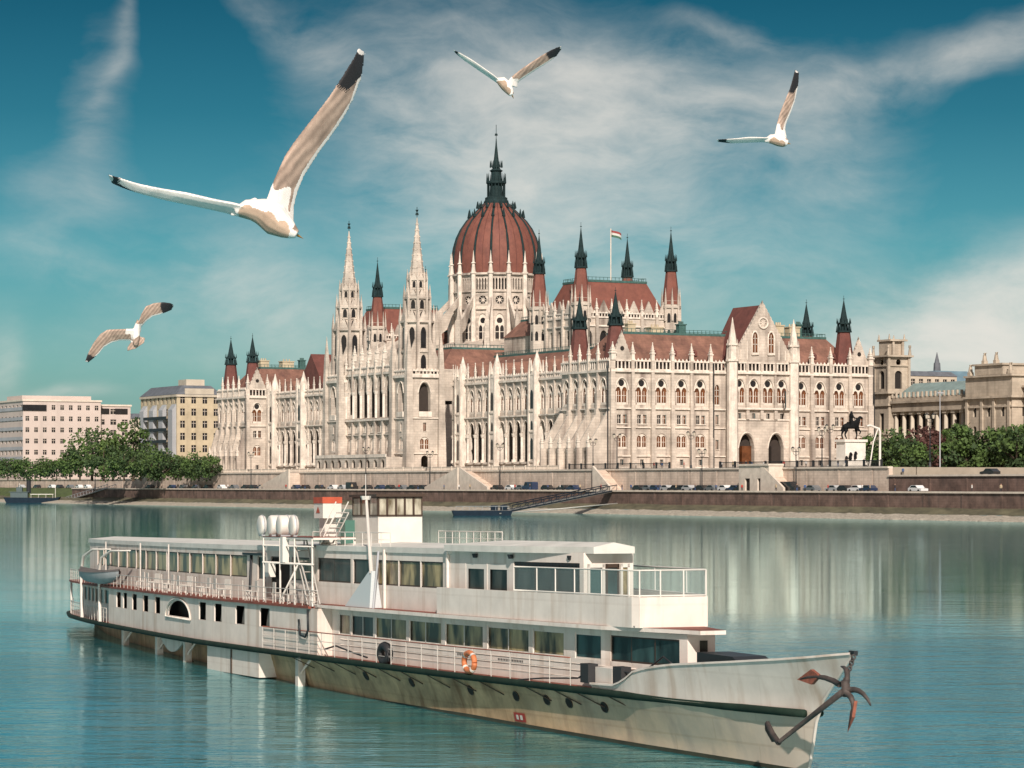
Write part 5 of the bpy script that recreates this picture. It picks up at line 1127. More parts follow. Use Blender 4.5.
# ------------------------------------------------------------------ landing stages
DKB = mat('dark_blue_steel', (.012, .022, .035), .85, 0, .1, var=.3, scale=1); DECK = mat('weathered_deck', (.16, .16, .15), .8, var=.3, scale=1.5)
po = empty('pontoon', atz(482, 592, 0), R(4)); tag(po, 'dark blue floating pontoon with small white posts, moored below the palace', 'pontoon')
m = MB(); m.prism([(-6.4, 1.1), (-5.8, -.4), (5.8, -.4), (6.4, 1.1)], 'y', -2, 2); m.build('hull', DKB, po)
m = MB(); m.box(-6, -1.9, 1.1, 6, 1.9, 1.15); m.build('deck', DECK, po)
m = MB()
for i in range(9): x = -5.6 + i * 1.4; m.bar((x, -1.8, 1), (x, -1.8, 2), .05)
m.bar((-5.6, -1.8, 2), (5.6, -1.8, 2), .07); m.build('railing', M['plaster_grey'], po)
for x in (2.6, 4.6): m = MB(); m.box(x - .7, -.9, 1, x + .7, .9, 2.2); m.build('cabin_box', DKB, po)
def gangway(name, a, b, w, label, m1, n=14, hh=1.2):
    a, b = Vector(a), Vector(b); t = empty(name, a); tag(t, label, 'gangway'); d = b - a; s_ = Vector((-d.y, d.x, 0)).normalized() * w / 2
    m = MB(); m.add([-s_, s_, d + s_, d - s_, -s_ + Vector((0, 0, -.25)), s_ + Vector((0, 0, -.25)), d + s_ + Vector((0, 0, -.25)), d - s_ + Vector((0, 0, -.25))], [(0, 1, 2, 3), (4, 5, 6, 7), (0, 3, 7, 4), (1, 2, 6, 5)]); m.build('walkway', DECK, t)
    for q in (-1, 1):
        m = MB(); up = Vector((0, 0, hh))
        m.bar(s_ * q + up, d + s_ * q + up, .14); m.bar(s_ * q, d + s_ * q, .16)
        for i in range(n + 1): p = d * i / n + s_ * q; m.bar(p, p + up, .09)
        for i in range(n): p = d * i / n + s_ * q; p2 = d * (i + 1) / n + s_ * q; m.bar(p, p2 + up, .07)
        m.build('truss_railing', m1, t)
gangway('gangway', atz(507, 594, 1.0), tw(-23.5, tplane(612, -23.5), GQ + .3), 2.4, 'long dark truss gangway climbing from the pontoon to the quay', DKB)
gangway('gangway', atz(70, 985, .9), tw(-23.5, tplane(112, -23.5), GQ + .4), 3.0, 'pale gangway from the small dark steamer up to the far quay', M['plaster_grey'])
m = MB(); a, b = atz(500, 590, .5), tw(-33.2, tplane(618, -33), 2.4); m.tube([a, (a + b) / 2 + Vector((0, 0, -.1)), b], .12, 5); tag(m.build('mooring_boom', WHT), 'thin pale mooring boom reaching from the pontoon to the shore stones', 'boom')
sb = empty('small_steamer', atz(31, 985, 0), R(3)); tag(sb, 'small dark steamer with a black funnel and white awning, moored at the far left', 'boat')
m = MB(); m.prism([(-9.4, 2.0), (-8.2, -.4), (8.2, -.4), (10.4, 2.2), (8, 1.8)], 'y', -2, 2); m.build('hull', DKB, sb)
m = MB(); m.box(-7, -1.7, 1.3, -1, 1.7, 3.8); m.box(-7.5, -1.9, 3.8, -.5, 1.9, 4.0); m.box(-5, -1.2, 4.0, -3, 1.2, 5.6); m.build('deckhouse', mat('grey_green_paint', (.05, .075, .08), .6), sb)
m = MB(); m.box(0, -2, 3.0, 8, 2, 3.2)
for x in (.2, 2.8, 5.4, 7.8):
    for y in (-1.8, 1.8): m.bar((x, y, 1.3), (x, y, 3.0), .1)
m.build('awning', WHT, sb)
m = MB(); m.tube([(-.8, 0, 3.4), (-.8, 0, 8.6)], .8, 10); m.build('funnel', M['iron'], sb)
m = MB(); m.tube([(8.5, 0, 1.4), (8.5, 0, 6)], .09, 5); m.tube([(-4, 0, 3.5), (-4, 0, 7)], .08, 5); m.build('mast', WHT, sb)
# ------------------------------------------------------------------ the river steamer
SYAW = math.atan2(-.933, .36); TRIM = .0115
ship = empty('river_steamer', (6.8, 64.7, 0), SYAW); ship.rotation_euler = (0, -TRIM, SYAW)
tag(ship, 'old white passenger steamer with green rubbing strake moored in the foreground', 'ship')
SM = Matrix.Translation((6.8, 64.7, 0)) @ ship.rotation_euler.to_matrix().to_4x4()
BP = [(-76.2, .15), (-75.6, .8), (-74, 1.35), (-70, 2.15), (-63, 2.8), (-56.5, 3.1), (-48, 3.4), (-41, 3.5), (-28.4, 3.0), (-18.5, 2.4), (-10, 1.62), (-5, 1.1), (-1, .5), (0.3, .18)]
WP = [(-74, .05), (-71, .5), (-66, 1.4), (-58, 2.1), (-45, 2.5), (-32, 2.45), (-20, 2.0), (-14, 1.58), (-9, 1.12), (-5, .66), (-1.15, .20), (0, .06)]
def interp(T_, s):
    if s <= T_[0][0]: return T_[0][1]
    for (a, p), (b, q) in zip(T_, T_[1:]):
        if s <= b: return p + (q - p) * (s - a) / (b - a)
    return T_[-1][1]
def bs(s): return (interp(BP, s - 1.2) + 2 * interp(BP, s) + interp(BP, s + 1.2)) / 4 if -74 < s < -2 else interp(BP, s)
PAINT = mat('ship_white_paint', (.68, .60, .54), .65, 0, .3, var=.14, scale=.9, streak=.55, dirt=(.33, .20, .12))
PAINT2 = mat('ship_deckhouse_paint', (.72, .645, .585), .65, 0, .3, var=.12, scale=1.2, streak=.42, dirt=(.36, .24, .16))
HULLM = mat('ship_hull_paint', (.54, .345, .20), .7, 0, .3, var=.45, scale=.8, streak=.85, dirt=(.18, .08, .035))
BOOT = mat('hull_waterline_weed', (.035, .035, .02), .7, var=.4, scale=2)
for m_ in (PAINT, PAINT2): brickify(m_, (.6, .55, .5), 1.0, 3.6, .74, .16)
def hull_paint():
    nt = HULLM.node_tree; N = nt.nodes; L = nt.links; b = N['Principled BSDF']; src = b.inputs['Base Color'].links[0].from_socket
    tc = N.new('ShaderNodeTexCoord'); sx = N.new('ShaderNodeSeparateXYZ'); L.new(tc.outputs['Object'], sx.inputs[0])
    ns = N.new('ShaderNodeTexNoise'); ns.inputs['Scale'].default_value = .5; ns.inputs['Detail'].default_value = 6; L.new(tc.outputs['Object'], ns.inputs['Vector'])
    ad = N.new('ShaderNodeMath'); ad.operation = 'MULTIPLY_ADD'; L.new(ns.outputs[0], ad.inputs[0]); ad.inputs[1].default_value = 9; L.new(sx.outputs[0], ad.inputs[2])
    mr = N.new('ShaderNodeMapRange'); mr.inputs[1].default_value = -9; mr.inputs[2].default_value = 6; mr.inputs[4].default_value = .85; L.new(ad.outputs[0], mr.inputs[0])
    mx = N.new('ShaderNodeMix'); mx.data_type = 'RGBA'; L.new(mr.outputs[0], mx.inputs[0]); L.new(src, mx.inputs[6]); mx.inputs[7].default_value = (.62, .54, .47, 1); L.new(mx.outputs[2], b.inputs['Base Color'])
    brickify(HULLM, (.55, .46, .38), 1.0, 4.2, .55, .22)
hull_paint()
GREEN = mat('green_strake', (.012, .026, .018), .8, 0, .2, var=.4, scale=2)
REDDK = mat('red_lead_deck', (.20, .05, .03), .7, var=.4, scale=1.5)
ROOFP = mat('ship_roof_paint', (.62, .60, .55), .6, var=.2, scale=.8, streak=.2)
BRN = mat('dark_brown_frame', (.045, .025, .015), .5)
IR0 = mat('rusty_iron', (.10, .04, .025), .9, var=.5, scale=6); RUST = mat('rust', (.22, .06, .025), .9, var=.5, scale=6)
BLK = mat('black_rubber', (.018, .018, .02), .7)
CANV = mat('grey_canvas', (.34, .35, .36), .9, var=.2, scale=2)
def curtain(name, a, b, sc):
    m = bpy.data.materials.new(name); m.use_nodes = True; N = m.node_tree.nodes; L = m.node_tree.links; p = N['Principled BSDF']
    tc = N.new('ShaderNodeTexCoord'); mp = N.new('ShaderNodeMapping'); mp.inputs['Scale'].default_value = (sc, sc, sc * .35); L.new(tc.outputs['Object'], mp.inputs[0])
    n = N.new('ShaderNodeTexNoise'); n.inputs['Detail'].default_value = 5; n.inputs['Scale'].default_value = 1; L.new(mp.outputs[0], n.inputs['Vector'])
    r = N.new('ShaderNodeValToRGB'); r.color_ramp.elements[0].position = .4; r.color_ramp.elements[0].color = (*a, 1); r.color_ramp.elements[1].position = .62; r.color_ramp.elements[1].color = (*b, 1)
    L.new(n.outputs[0], r.inputs[0]); L.new(r.outputs[0], p.inputs['Base Color']); p.inputs['Roughness'].default_value = .3; p.inputs['Specular IOR Level'].default_value = .35; p.inputs['Coat Weight'].default_value = .15; p.inputs['Coat Roughness'].default_value = .03
    return m
CUR = curtain('curtained_window', (.045, .033, .018), (.42, .33, .17), 1.9); DARKW = curtain('dark_saloon_window', (.008, .009, .009), (.05, .055, .05), 2.0); RAILW = mat('railing_paint', (.50, .46, .42), .5, var=.2, scale=3); TEALW = curtain('see_through_window', (.006, .009, .010), (.04, .085, .085), 1.4)
def hwid(s, off, cap=None): return min(bs(s) - off, interp(cap, s) if cap and s > cap[0][0] else 99)
CAP_E = [(-9.5, 1.4), (-8, 1.02), (-5.2, .36), (-4, .3)]; CAP_S = [(-9.5, .9), (-8, .78), (-5.7, .38)]; CAP_L = [(-16.5, 1.4), (-15, 1.3), (-11.2, .66)]; CAP_R = [(-16.5, 1.7), (-14.5, 1.40), (-11.3, .60)]
def smap(off, side=1, cap=None):
    return lambda u, z, w: (u, -side * max(hwid(u, off, cap) - w, .02), z)
def sp_(s, t, z): return (s, -t, z)
def sides(fn):
    for sd_ in (1, -1): fn(sd_)
# hull
def stem_s(z):
    T_ = [(-1.6, -1.6), (-.9, -.7), (-.1, .05), (.15, .18), (1.24, .53), (1.76, .88), (2.13, 1.37), (2.55, 1.90), (2.84, 2.30), (3.0, 2.45)]
    return interp(T_, z)
ZT = [(-76, 3.0), (-9.2, 1.60), (-8.0, 1.62), (-7.4, 1.75), (-6.8, 2.02), (-6.2, 2.14), (-4.8, 2.28), (-1.6, 2.48), (.4, 2.62), (1.6, 2.72), (2.9, 2.86)]
def tw_lv(z, s):                                             # half-beam at a level
    w_, b_ = interp(WP, s), bs(s); g = min(1, max(0, (s + 40) / 14))     # flare grows toward the bow
    if z <= -1.2: return w_ * .55
    if z <= -.6: return w_ * .85
    if z <= .25: return w_
    f_ = (z - .25) / 1.2
    if z <= 1.46: return w_ + (b_ - .06 - w_) * (f_ ** 1.25) * g + .1 * (1 - g) * f_
    return (b_ - .06) + .10 * (z - 1.46)
BASE = [-74, -72, -69, -65, -60, -55, -50, -45, -40, -36, -32, -28, -24, -20, -17, -14, -11, -8]
def hull_pts(levels, inner=0.0, topf=None, start=-999):
    st = [s for s in BASE if s >= start]; fr = [.12, .25, .38, .5, .62, .73, .83, .91, .96, 1.0]; rows = []
    for s in st: rows.append([(s, max(tw_lv(z, s) - inner, .02), z if z is not None else topf(s)) for z in levels])
    for r_ in fr:
        row_ = []
        for z in levels:
            zz = z; se = stem_s(zz); s = -8 + (se - inner * 1.5 + 8) * r_
            t8 = tw_lv(zz, -8); p_ = .75 + .95 * min(1, max(0, (zz - .2) / 1.25))
            row_.append((s, max(t8 * (1 - r_ ** (p_ + .15)) - inner, 0) + .025 * (1 - r_) + (.02 if r_ < 1 else 0.0), zz))
        rows.append(row_)
    return rows
def loft(mb, rows, side, flip=False, smooth=True):
    k = len(rows[0]); P = [sp_(s, side * t, z) for r_ in rows for (s, t, z) in r_]
    mb.add(P, [(i * k + j, (i + 1) * k + j, (i + 1) * k + j + 1, i * k + j + 1) for i in range(len(rows) - 1) for j in range(k - 1)], smooth)
mb = MB(); rows = hull_pts([-1.6, -1.25, -.65, .0, .25, .5, .75, 1.0, 1.25, 1.45])
sides(lambda q: loft(mb, rows, q)); hull = mb.build('hull', HULLM, ship)
mb = MB()                                                   # boot topping just above the water, follows the hull
rb = hull_pts([-.5, .05]); 
for r_ in rb:
    for j in range(len(r_)): s, t, z = r_[j]; r_[j] = (s, t + .012, (z if j == 0 else -TRIM * s + .10))
sides(lambda q: loft(mb, rb, q)); mb.build('waterline_band', BOOT, hull)
# forward bulwark, white, with its inner face and capping
NB = 8; lv = [i / NB for i in range(NB + 1)]
def bul_rows(inner):
    rows = []; S0_ = [-9.2, -8.8, -8.4, -8.0, -7.6, -7.2, -6.8]
    S1 = [-6.4 + i * .62 for i in range(16)]
    for s0 in S0_ + [s for s in S1 if s < 2.9] + [2.95]:
        row_ = []
        zt = interp(ZT, s0)
        for f_ in lv:
            z = 1.45 + (zt - 1.45) * f_; smax = stem_s(z); s = s0 if s0 < -6 else -6 + (s0 + 6) * (smax + 6) / 8.95
            r_ = max(0, (s + 8) / (smax + 8)); t8 = bs(-8) - .06
            t = (bs(s) - .06) if s < -8 else t8 * (1 - r_ ** 1.75)
            fl_ = .05 + .10 * max(0, min(1, (s + 6) / 7)) * (1 - r_ ** 6)
            t += fl_ * f_ * f_
            row_.append((s, max(t - inner, 0.0) + (.02 if r_ < .999 else 0), z))
        rows.append(row_)
    return rows
mb = MB(); ro, ri = bul_rows(0), bul_rows(.07)
for q in (1, -1):
    loft(mb, ro, q); loft(mb, ri, q)
    P = [];
    for a, b_ in zip(ro, ri): P += [sp_(a[-1][0], q * (a[-1][1] + .03), a[-1][2]), sp_(a[-1][0], q * (a[-1][1] + .03), a[-1][2] + .05), sp_(b_[-1][0], q * b_[-1][1], b_[-1][2] + .05)]
    n = len(ro); mb.add(P, [(3 * i, 3 * i + 3, 3 * i + 4, 3 * i + 1) for i in range(n - 1)] + [(3 * i + 1, 3 * i + 4, 3 * i + 5, 3 * i + 2) for i in range(n - 1)])
mb.build('bow_bulwark', PAINT, ship)
mb = MB(); P = []
fd = [r_ for r_ in ri if r_[0][0] > -7.0]
for r_ in fd:
    q_ = min(r_, key=lambda t3: abs(t3[2] - 1.92)); P += [sp_(q_[0], max(q_[1] - .05, 0), 1.92), sp_(q_[0], -max(q_[1] - .05, 0), 1.92)]
mb.add(P, [(2 * i, 2 * i + 2, 2 * i + 3, 2 * i + 1) for i in range(len(fd) - 1)]); mb.build('foredeck', REDDK, ship)
# stem bar: from keel to stem head
mb = MB(); mb.tube([sp_(stem_s(z), 0, z) for z in (-1.5, -.9, -.1, .4, 1.24, 1.76, 2.13, 2.55, 2.84, 2.88)], .04, 6); mb.build('stem_bar', PAINT, ship)
# main deck, rubbing strake
def outline(off, s0, s1, n=40, cap=None): return [(s0 + (s1 - s0) * i / n, max(hwid(s0 + (s1 - s0) * i / n, off, cap), .03)) for i in range(n + 1)]
def slab(mb, off, s0, s1, z0, z1, n=44, crown=0.0, mtop=None, cap=None):
    o_ = outline(off, s0, s1, n, cap); m = len(o_); P = []
    for (s, t) in o_: P += [sp_(s, t, z0), sp_(s, t, z1), sp_(s, 0, z1 + crown), sp_(s, -t, z1), sp_(s, -t, z0)]
    side_f = [(5 * i, 5 * i + 5, 5 * i + 6, 5 * i + 1) for i in range(m - 1)] + [(5 * i + 3, 5 * i + 8, 5 * i + 9, 5 * i + 4) for i in range(m - 1)]
    top_f = [(5 * i + 1, 5 * i + 6, 5 * i + 7, 5 * i + 2) for i in range(m - 1)] + [(5 * i + 2, 5 * i + 7, 5 * i + 8, 5 * i + 3) for i in range(m - 1)]
    bot = [(5 * i + 4, 5 * i + 9, 5 * i + 5, 5 * i) for i in range(m - 1)]
    a = mb.mi; mb.add(P, side_f + bot + [(0, 1, 2, 3, 4), tuple(5 * (m - 1) + k for k in (4, 3, 2, 1, 0))]); 
    if mtop is not None: mb.mi = mtop
    mb.add(P, top_f); mb.mi = a
mb = MB(); slab(mb, .04, -76, -6.5, 1.36, 1.47, 70); mb.build('main_deck', REDDK, ship)
mb = MB()
for q in (1, -1):
    pts = [sp_(s, q * (bs(s) + .02), 1.42) for s in [-76.2, -75.8, -75, -74, -72, -70] + list(range(-68, 0, 2)) + [-.6, .32]]
    mb.tube(pts, .095, 8)
mb.build('rubbing_strake', GREEN, ship)
for q in (1,):
    for (s) in [-31, -29, -27, -25.2, -23.2, -21.4, -19.4, -17.6, -15.8, -12.9, -11.2, -9.9, -8.2]:
        m = MB(); m.tube([sp_(s - .2, q * (bs(s) - .02), 1.34), sp_(s + 1.1, q * (tw_lv(1.0, s + 1.1) + .03), 1.02)], .016, 5); m.build('guard_strut', BRN, hull)
for s in (-56.5, -49.7, -44.9, -31.3):
    m = MB(); m.box(s - .16, -(bs(s) - .25), -.6, s + .16, -(bs(s) - .5), 1.36); m.tube([sp_(s, bs(s) - .4, .7), sp_(s, interp(WP, s), .1)], .05, 5); m.tube([sp_(s + .1, bs(s) - .35, .8), sp_(s + 1.3, bs(s) - .35, 1.3)], .05, 5); m.build('guard_post', PAINT, ship)
m = MB(); pl = [(-49.2, 1.33)] + [(-49.2 + 4.1 * i / 12, 1.30 - .50 * math.sin(math.pi * i / 12)) for i in range(13)] + [(-45.1, 1.33)]
m.add([sp_(s, bs(s) - .3, z) for s, z in pl] + [sp_(s, bs(s) - .36, z) for s, z in pl], [tuple(range(len(pl))), tuple(range(len(pl), 2 * len(pl)))]); m.build('paddle_guard_plate', PAINT, ship)
m = MB(); n = 8
P = []
for i in range(n + 1):
    s = -40.9 + 6 * i / n; t = bs(s) - .12; P += [sp_(s, t, 1.3), sp_(s, t, .45), sp_(s, t - 1.2, .45), sp_(s, t - 1.2, 1.3)]
m.add(P, [(4 * i + a, 4 * i + 4 + a, 4 * i + 4 + (a + 1) % 4, 4 * i + (a + 1) % 4) for i in range(n) for a in range(4)] + [(0, 1, 2, 3), tuple(4 * n + a for a in range(4))])
m.mi = 1; m.box(-38.0, -(bs(-38) - .08), .45, -37.9, -(bs(-38) - .14), 1.3); m.build('side_tank', [PAINT, BRN], ship)
for i, s in enumerate((-16.9, -13.95, -12.1, -10.8, -8.85, -6.8, -21.2, -25.0)):
    t = tw_lv(1.0, s) + .01; m = MB(); P = [(s + .17 * math.cos(a * math.pi / 8), 1.02 + .13 * math.sin(a * math.pi / 8)) for a in range(16)]
    m.add([(x, -(tw_lv(z, x) + .015), z) for x, z in P], [tuple(range(16))]); m.mi = 1; m.tube([(x, -(tw_lv(z, x) + .01), z) for x, z in P + P[:1]], .018, 5); m.build('porthole', [M['shade'], BRN], hull)
m = MB(); m.add([(x, -(tw_lv(z, x) + .02), z) for x, z in ((-14.4, .30), (-13.7, .30), (-13.7, .55), (-14.4, .55))], [(0, 1, 2, 3)])
m.mi = 1; m.add([(x, -(tw_lv(z, x) + .03), z) for x, z in ((-14.25, .36), (-14.1, .36), (-14.1, .49), (-14.25, .49))] + [(x, -(tw_lv(z, x) + .03), z) for x, z in ((-14.0, .36), (-13.85, .36), (-13.85, .49), (-14.0, .49))], [(0, 1, 2, 3), (4, 5, 6, 7)])
m.build('draught_mark', [mat('red_mark', (.35, .03, .02), .6), PAINT], hull)
# ---- main deck houses
def shouse(name, off, s0, s1, z0, z1, ops, m, n_seg=1.6, w1=.05, ends=True, far=True, cap=None):
    mb = MB()
    ops = sorted(ops); cur = s0; k = 0
    def plain(mb, fm, a, b_):
        q = max(1, int((b_ - a) / n_seg))
        for i in range(q): facade(mb, fm, a + (b_ - a) * i / q, a + (b_ - a) * (i + 1) / q, z0, z1, [])
    for sd_ in ((1, -1) if far else (1,)):
        fm = smap(off, sd_, cap); cur = s0
        for (a, b_, za, zb, kind) in ops:
            e = .02
            if a - e > cur: plain(mb, fm, cur, a - e)
            mb.ring((max(a - e, cur), z0, b_ + e, z1), arch((a + b_) / 2, za, b_ - a, zb - za, kind), fm, 0, w1); cur = b_ + e
        if cur < s1: plain(mb, fm, cur, s1)
    if ends:
        for s in (s0, s1): t = hwid(s, off, cap); mb.quad(sp_(s, t, z0), sp_(s, -t, z0), sp_(s, -t, z1), sp_(s, t, z1))
    return mb.build(name, m, ship)
def swin(off, a, b_, za, zb, gm, fm_=BRN, bars=0, par=None, name='window', both=True, fw=.045, depth=.045, cap=None):
    for sd_ in ((1, -1) if both else (1,)):
        f1 = smap(off, sd_, cap); m = MB(); m.mi = 0; m.add([f1(a - .02, za - .02, depth + .01), f1(b_ + .02, za - .02, depth + .01), f1(b_ + .02, zb + .02, depth + .01), f1(a - .02, zb + .02, depth + .01)], [(0, 1, 2, 3)])
        m.mi = 1
        def br(x0, x1, y0, y1, d=depth - .02): m.add([f1(x0, y0, d), f1(x1, y0, d), f1(x1, y1, d), f1(x0, y1, d)], [(0, 1, 2, 3)])
        br(a, b_, za, za + fw); br(a, b_, zb - fw, zb); br(a, a + fw, za, zb); br(b_ - fw, b_, za, zb)
        for i in range(bars): x = a + (b_ - a) * (i + 1) / (bars + 1); br(x - fw * .6, x + fw * .6, za, zb)
        m.build(name, [gm, fm_], par or ship)
SL = [(-57.05, -56.05), (-55.6, -54.75), (-53.7, -52.75), (-51.5, -50.5), (-49.2, -48.25), (-42.0, -41.0), (-39.95, -39.05), (-37.45, -36.4), (-34.75, -33.65)]
ops = [(a, b_, 2.22, 2.86, 'rect') for a, b_ in SL] + [(-46.9, -43.5, 2.22, 2.82, 'round2')]
_arch = arch
def arch(u, z0, w, h, kind='pointed', n=5):
    if kind == 'round2': return [(u - w / 2, z0), (u, z0), (u + w / 2, z0)] + [(u + w / 2 * math.cos(math.pi * i / 12), z0 + h * math.sin(math.pi * i / 12)) for i in range(1, 12)]
    return _arch(u, z0, w, h, kind, n)
shouse('aft_main_house', .1, -58.8, -28.8, 1.47, 3.0, ops, PAINT)
m = MB()
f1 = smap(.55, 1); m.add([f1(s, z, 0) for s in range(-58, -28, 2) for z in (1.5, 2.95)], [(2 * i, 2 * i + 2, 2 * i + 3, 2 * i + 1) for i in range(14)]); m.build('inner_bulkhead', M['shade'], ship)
m = MB(); rr = [(-45.2 + 2.0 * math.cos(math.pi * i / 14), 2.16 + .74 * math.sin(math.pi * i / 14)) for i in range(15)]; f1 = smap(.07, 1); m.tube([f1(s, z, 0) for s, z in rr + rr[:1]], .035, 5); m.build('paddle_arch_moulding', PAINT2, ship)
for (a, b_) in SL: m = MB(); f1 = smap(.1, 1); m.add([f1(a + .2, 2.2, .16), f1(b_ - .05, 2.2, .16), f1(b_ - .05, 2.88, .16), f1(a + .55, 2.88, .16)], [(0, 1, 2, 3)]); m.build('side_window', DARKW, ship)
# stern gallery
so = [(-69.6 + i * 1.32, -68.6 + i * 1.32, 2.2, 2.85, 'rect') for i in range(8)]
shouse('stern_house', .45, -70.2, -58.9, 1.47, 3.0, so, PAINT)
for (a, b_, za, zb, _) in so: swin(.45, a, b_, za, zb, DARKW, PAINT, both=False)
# forward saloon
LW = [(-28.18, -27.2, 0), (-27.05, -25.2, 1), (-25.0, -22.5, 1), (-22.25, -19.8, 1), (-19.5, -16.9, 1), (-16.6, -14.0, 1), (-13.74, -11.9, 0), (-11.25, -9.8, 0), (-9.4, -6.05, 2)]
shouse('saloon_walls', .6, -28.9, -5.7, 1.47, 3.0, [(a, b_, 2.18, 2.86, 'rect') for a, b_, _ in LW], PAINT2, cap=CAP_S)
for (a, b_, n_) in LW: swin(.6, a, b_, 2.18, 2.86, TEALW if a > -12 else (DARKW if -27.1 < a < -27 else CUR), PAINT2 if n_ != 2 else BRN, n_, cap=CAP_S)
m = MB(); t_ = .38
m.box(-5.69, -.05, 2.2, -5.67, .16, 2.85); m.build('front_window', DARKW, ship)
m = MB(); f1 = smap(.59, 1, CAP_S)
for z in (1.68, 1.86, 2.04): m.tube([f1(s, z, 0) for s in range(-28, -6, 2)], .012, 4)
m.build('plank_lines', PAINT, ship)
m = MB()                                                    # illegible small lettering on the boards
r = random.Random(3)
for (s0, s1, z) in ((-15.9, -14.4, 1.92), (-18.6, -17.9, 1.95)):
    k = s0
    while k < s1: m.box(k, -(bs(k) - .59), z, k + .05, -(bs(k) - .6), z + .055); k += .10
m.build('faded_lettering', M['iron'], ship)
m = MB(); slab(m, .22, -29.5, -5.0, 3.02, 3.12, 30, mtop=None, cap=CAP_E); m.mi = 1
o_ = outline(.27, -29.4, -5.05, 30, CAP_E); P = []
for (s, t) in o_: P += [sp_(s, t, 3.125), sp_(s, -t, 3.125)]
m.add(P, [(2 * i, 2 * i + 2, 2 * i + 3, 2 * i + 1) for i in range(30)]); m.build('saloon_roof', [PAINT2, REDDK], ship)
m = MB(); slab(m, .0, -72.0, -29.4, 2.98, 3.06, 40); m.build('promenade_deck', REDDK, ship)
# ---- upper deck
m = MB(); 
NW = 14; AW = [(-67.0 + i * 2.03 + .02, -67.0 + (i + 1) * 2.03 - .02) for i in range(NW)]
ops = [(a, b_, 3.82, 4.6, 'rect') for a, b_ in AW] + [(-37.4, -36.5, 3.75, 4.6, 'rect'), (-35.9, -33.9, 3.3, 4.6, 'rect'), (-33.7, -31.0, 3.82, 4.6, 'rect')]
shouse('aft_upper_house', .9, -69.8, -30.9, 3.06, 4.9, ops, PAINT)
for (a, b_) in AW: swin(.9, a, b_, 3.82, 4.6, CUR, BRN)
swin(.9, -37.4, -36.5, 3.75, 4.6, DARKW, PAINT); swin(.9, -33.7, -31.0, 3.82, 4.6, CUR, BRN, 1); swin(.9, -35.9, -33.9, 3.3, 4.6, M['shade'], BRN, 0, name='doorway')
for s in (-62.9, -55, -49.5, -36.1): m = MB(); m.tube([sp_(s, bs(s) - .72, 3.06), sp_(s, bs(s) - .72, 4.9)], .035, 5); m.build('awning_post', RAILW, ship)
FW = [(-30.6, -27.5, 1), (-27.3, -25.6, 0), (-25.2, -23.5, 0), (-23.45, -21.75, 0), (-21.7, -20.0, 0)]
shouse('forward_upper_house', .75, -30.9, -19.5, 3.12, 4.95, [(a, b_, 3.84, 4.62, 'rect') for a, b_, _ in FW], PAINT2)
for (a, b_, n_) in FW: swin(.75, a, b_, 3.84, 4.62, DARKW if a < -26 else CUR, BRN, n_)
for s in (-30.9, -23.0 - 1.5, -19.55): m = MB(); m.box(s - .05, -(bs(s) - .66), 3.12, s + .05, -(bs(s) - .74), 4.95); m.build('wall_batten', PAINT2, ship)
# lounge with doors and open front
ops = [(-18.35, -16.98, 3.62, 4.62, 'rect'), (-16.9, -15.6, 3.62, 4.62, 'rect'), (-15.3, -11.8, 3.3, 4.7, 'rect')]
shouse('lounge_walls', .75, -19.5, -11.6, 3.12, 4.98, ops, PAINT2, cap=CAP_L)
for (a, b_) in ((-18.35, -16.98), (-16.9, -15.6)): swin(.75, a, b_, 3.62, 4.62, DARKW, WHT, 0, name='door', fw=.16, depth=.03, cap=CAP_L)
swin(.75, -15.3, -11.8, 3.3, 4.7, DARKW, BRN, 2, fw=.07, cap=CAP_L)
for (y0, y1, fm_, gm_) in ((-.62, -.14, WHT, TEALW), (-.10, .30, BRN, TEALW), (.34, .60, WHT, CUR)):
    m = MB(); m.quad((-11.585, y0, 3.4), (-11.585, y1, 3.4), (-11.585, y1, 4.66), (-11.585, y0, 4.66)); m.mi = 1
    for (a0, a1, c0, c1) in ((y0, y1, 4.58, 4.68), (y0, y1, 3.3, 3.45), (y0, y0 + .06, 3.3, 4.68), (y1 - .06, y1, 3.3, 4.68)): m.box(-11.58, a0, c0, -11.54, a1, c1)
    m.build('door', [gm_, fm_], ship)
m = MB(); f1 = smap(.73, 1, CAP_L); x = -15.2
while x < -11.9: m.add([f1(x, 4.68, 0), f1(x + .16, 4.68, 0), f1(x + .08, 4.52, 0)], [(0, 1, 2)]); x += .17
m.build('scalloped_awning', M['iron'], ship)
# bulwark of the open front deck, with glass screen
GLS = bpy.data.materials.new('clear_screen_glass'); GLS.use_nodes = True
N = GLS.node_tree.nodes; L = GLS.node_tree.links; tb = N.new('ShaderNodeBsdfTransparent'); tb.inputs[0].default_value = (.86, .92, .92, 1); mxs = N.new('ShaderNodeMixShader'); mxs.inputs[0].default_value = .22
L.new(tb.outputs[0], mxs.inputs[1]); L.new(N['Principled BSDF'].outputs[0], mxs.inputs[2]); N['Principled BSDF'].inputs['Roughness'].default_value = .05; N['Principled BSDF'].inputs['Base Color'].default_value = (.35, .42, .42, 1); L.new(mxs.outputs[0], N['Material Output'].inputs[0])
bl = [(s, bs(s) - .3) for s in (-19.4, -17.5, -15.5, -13.5, -11.5, -9.5, -7.6)] + [(-7.35, bs(-7.6) - .42)]
path = bl + [(s, -t) for s, t in reversed(bl)]
m = MB()
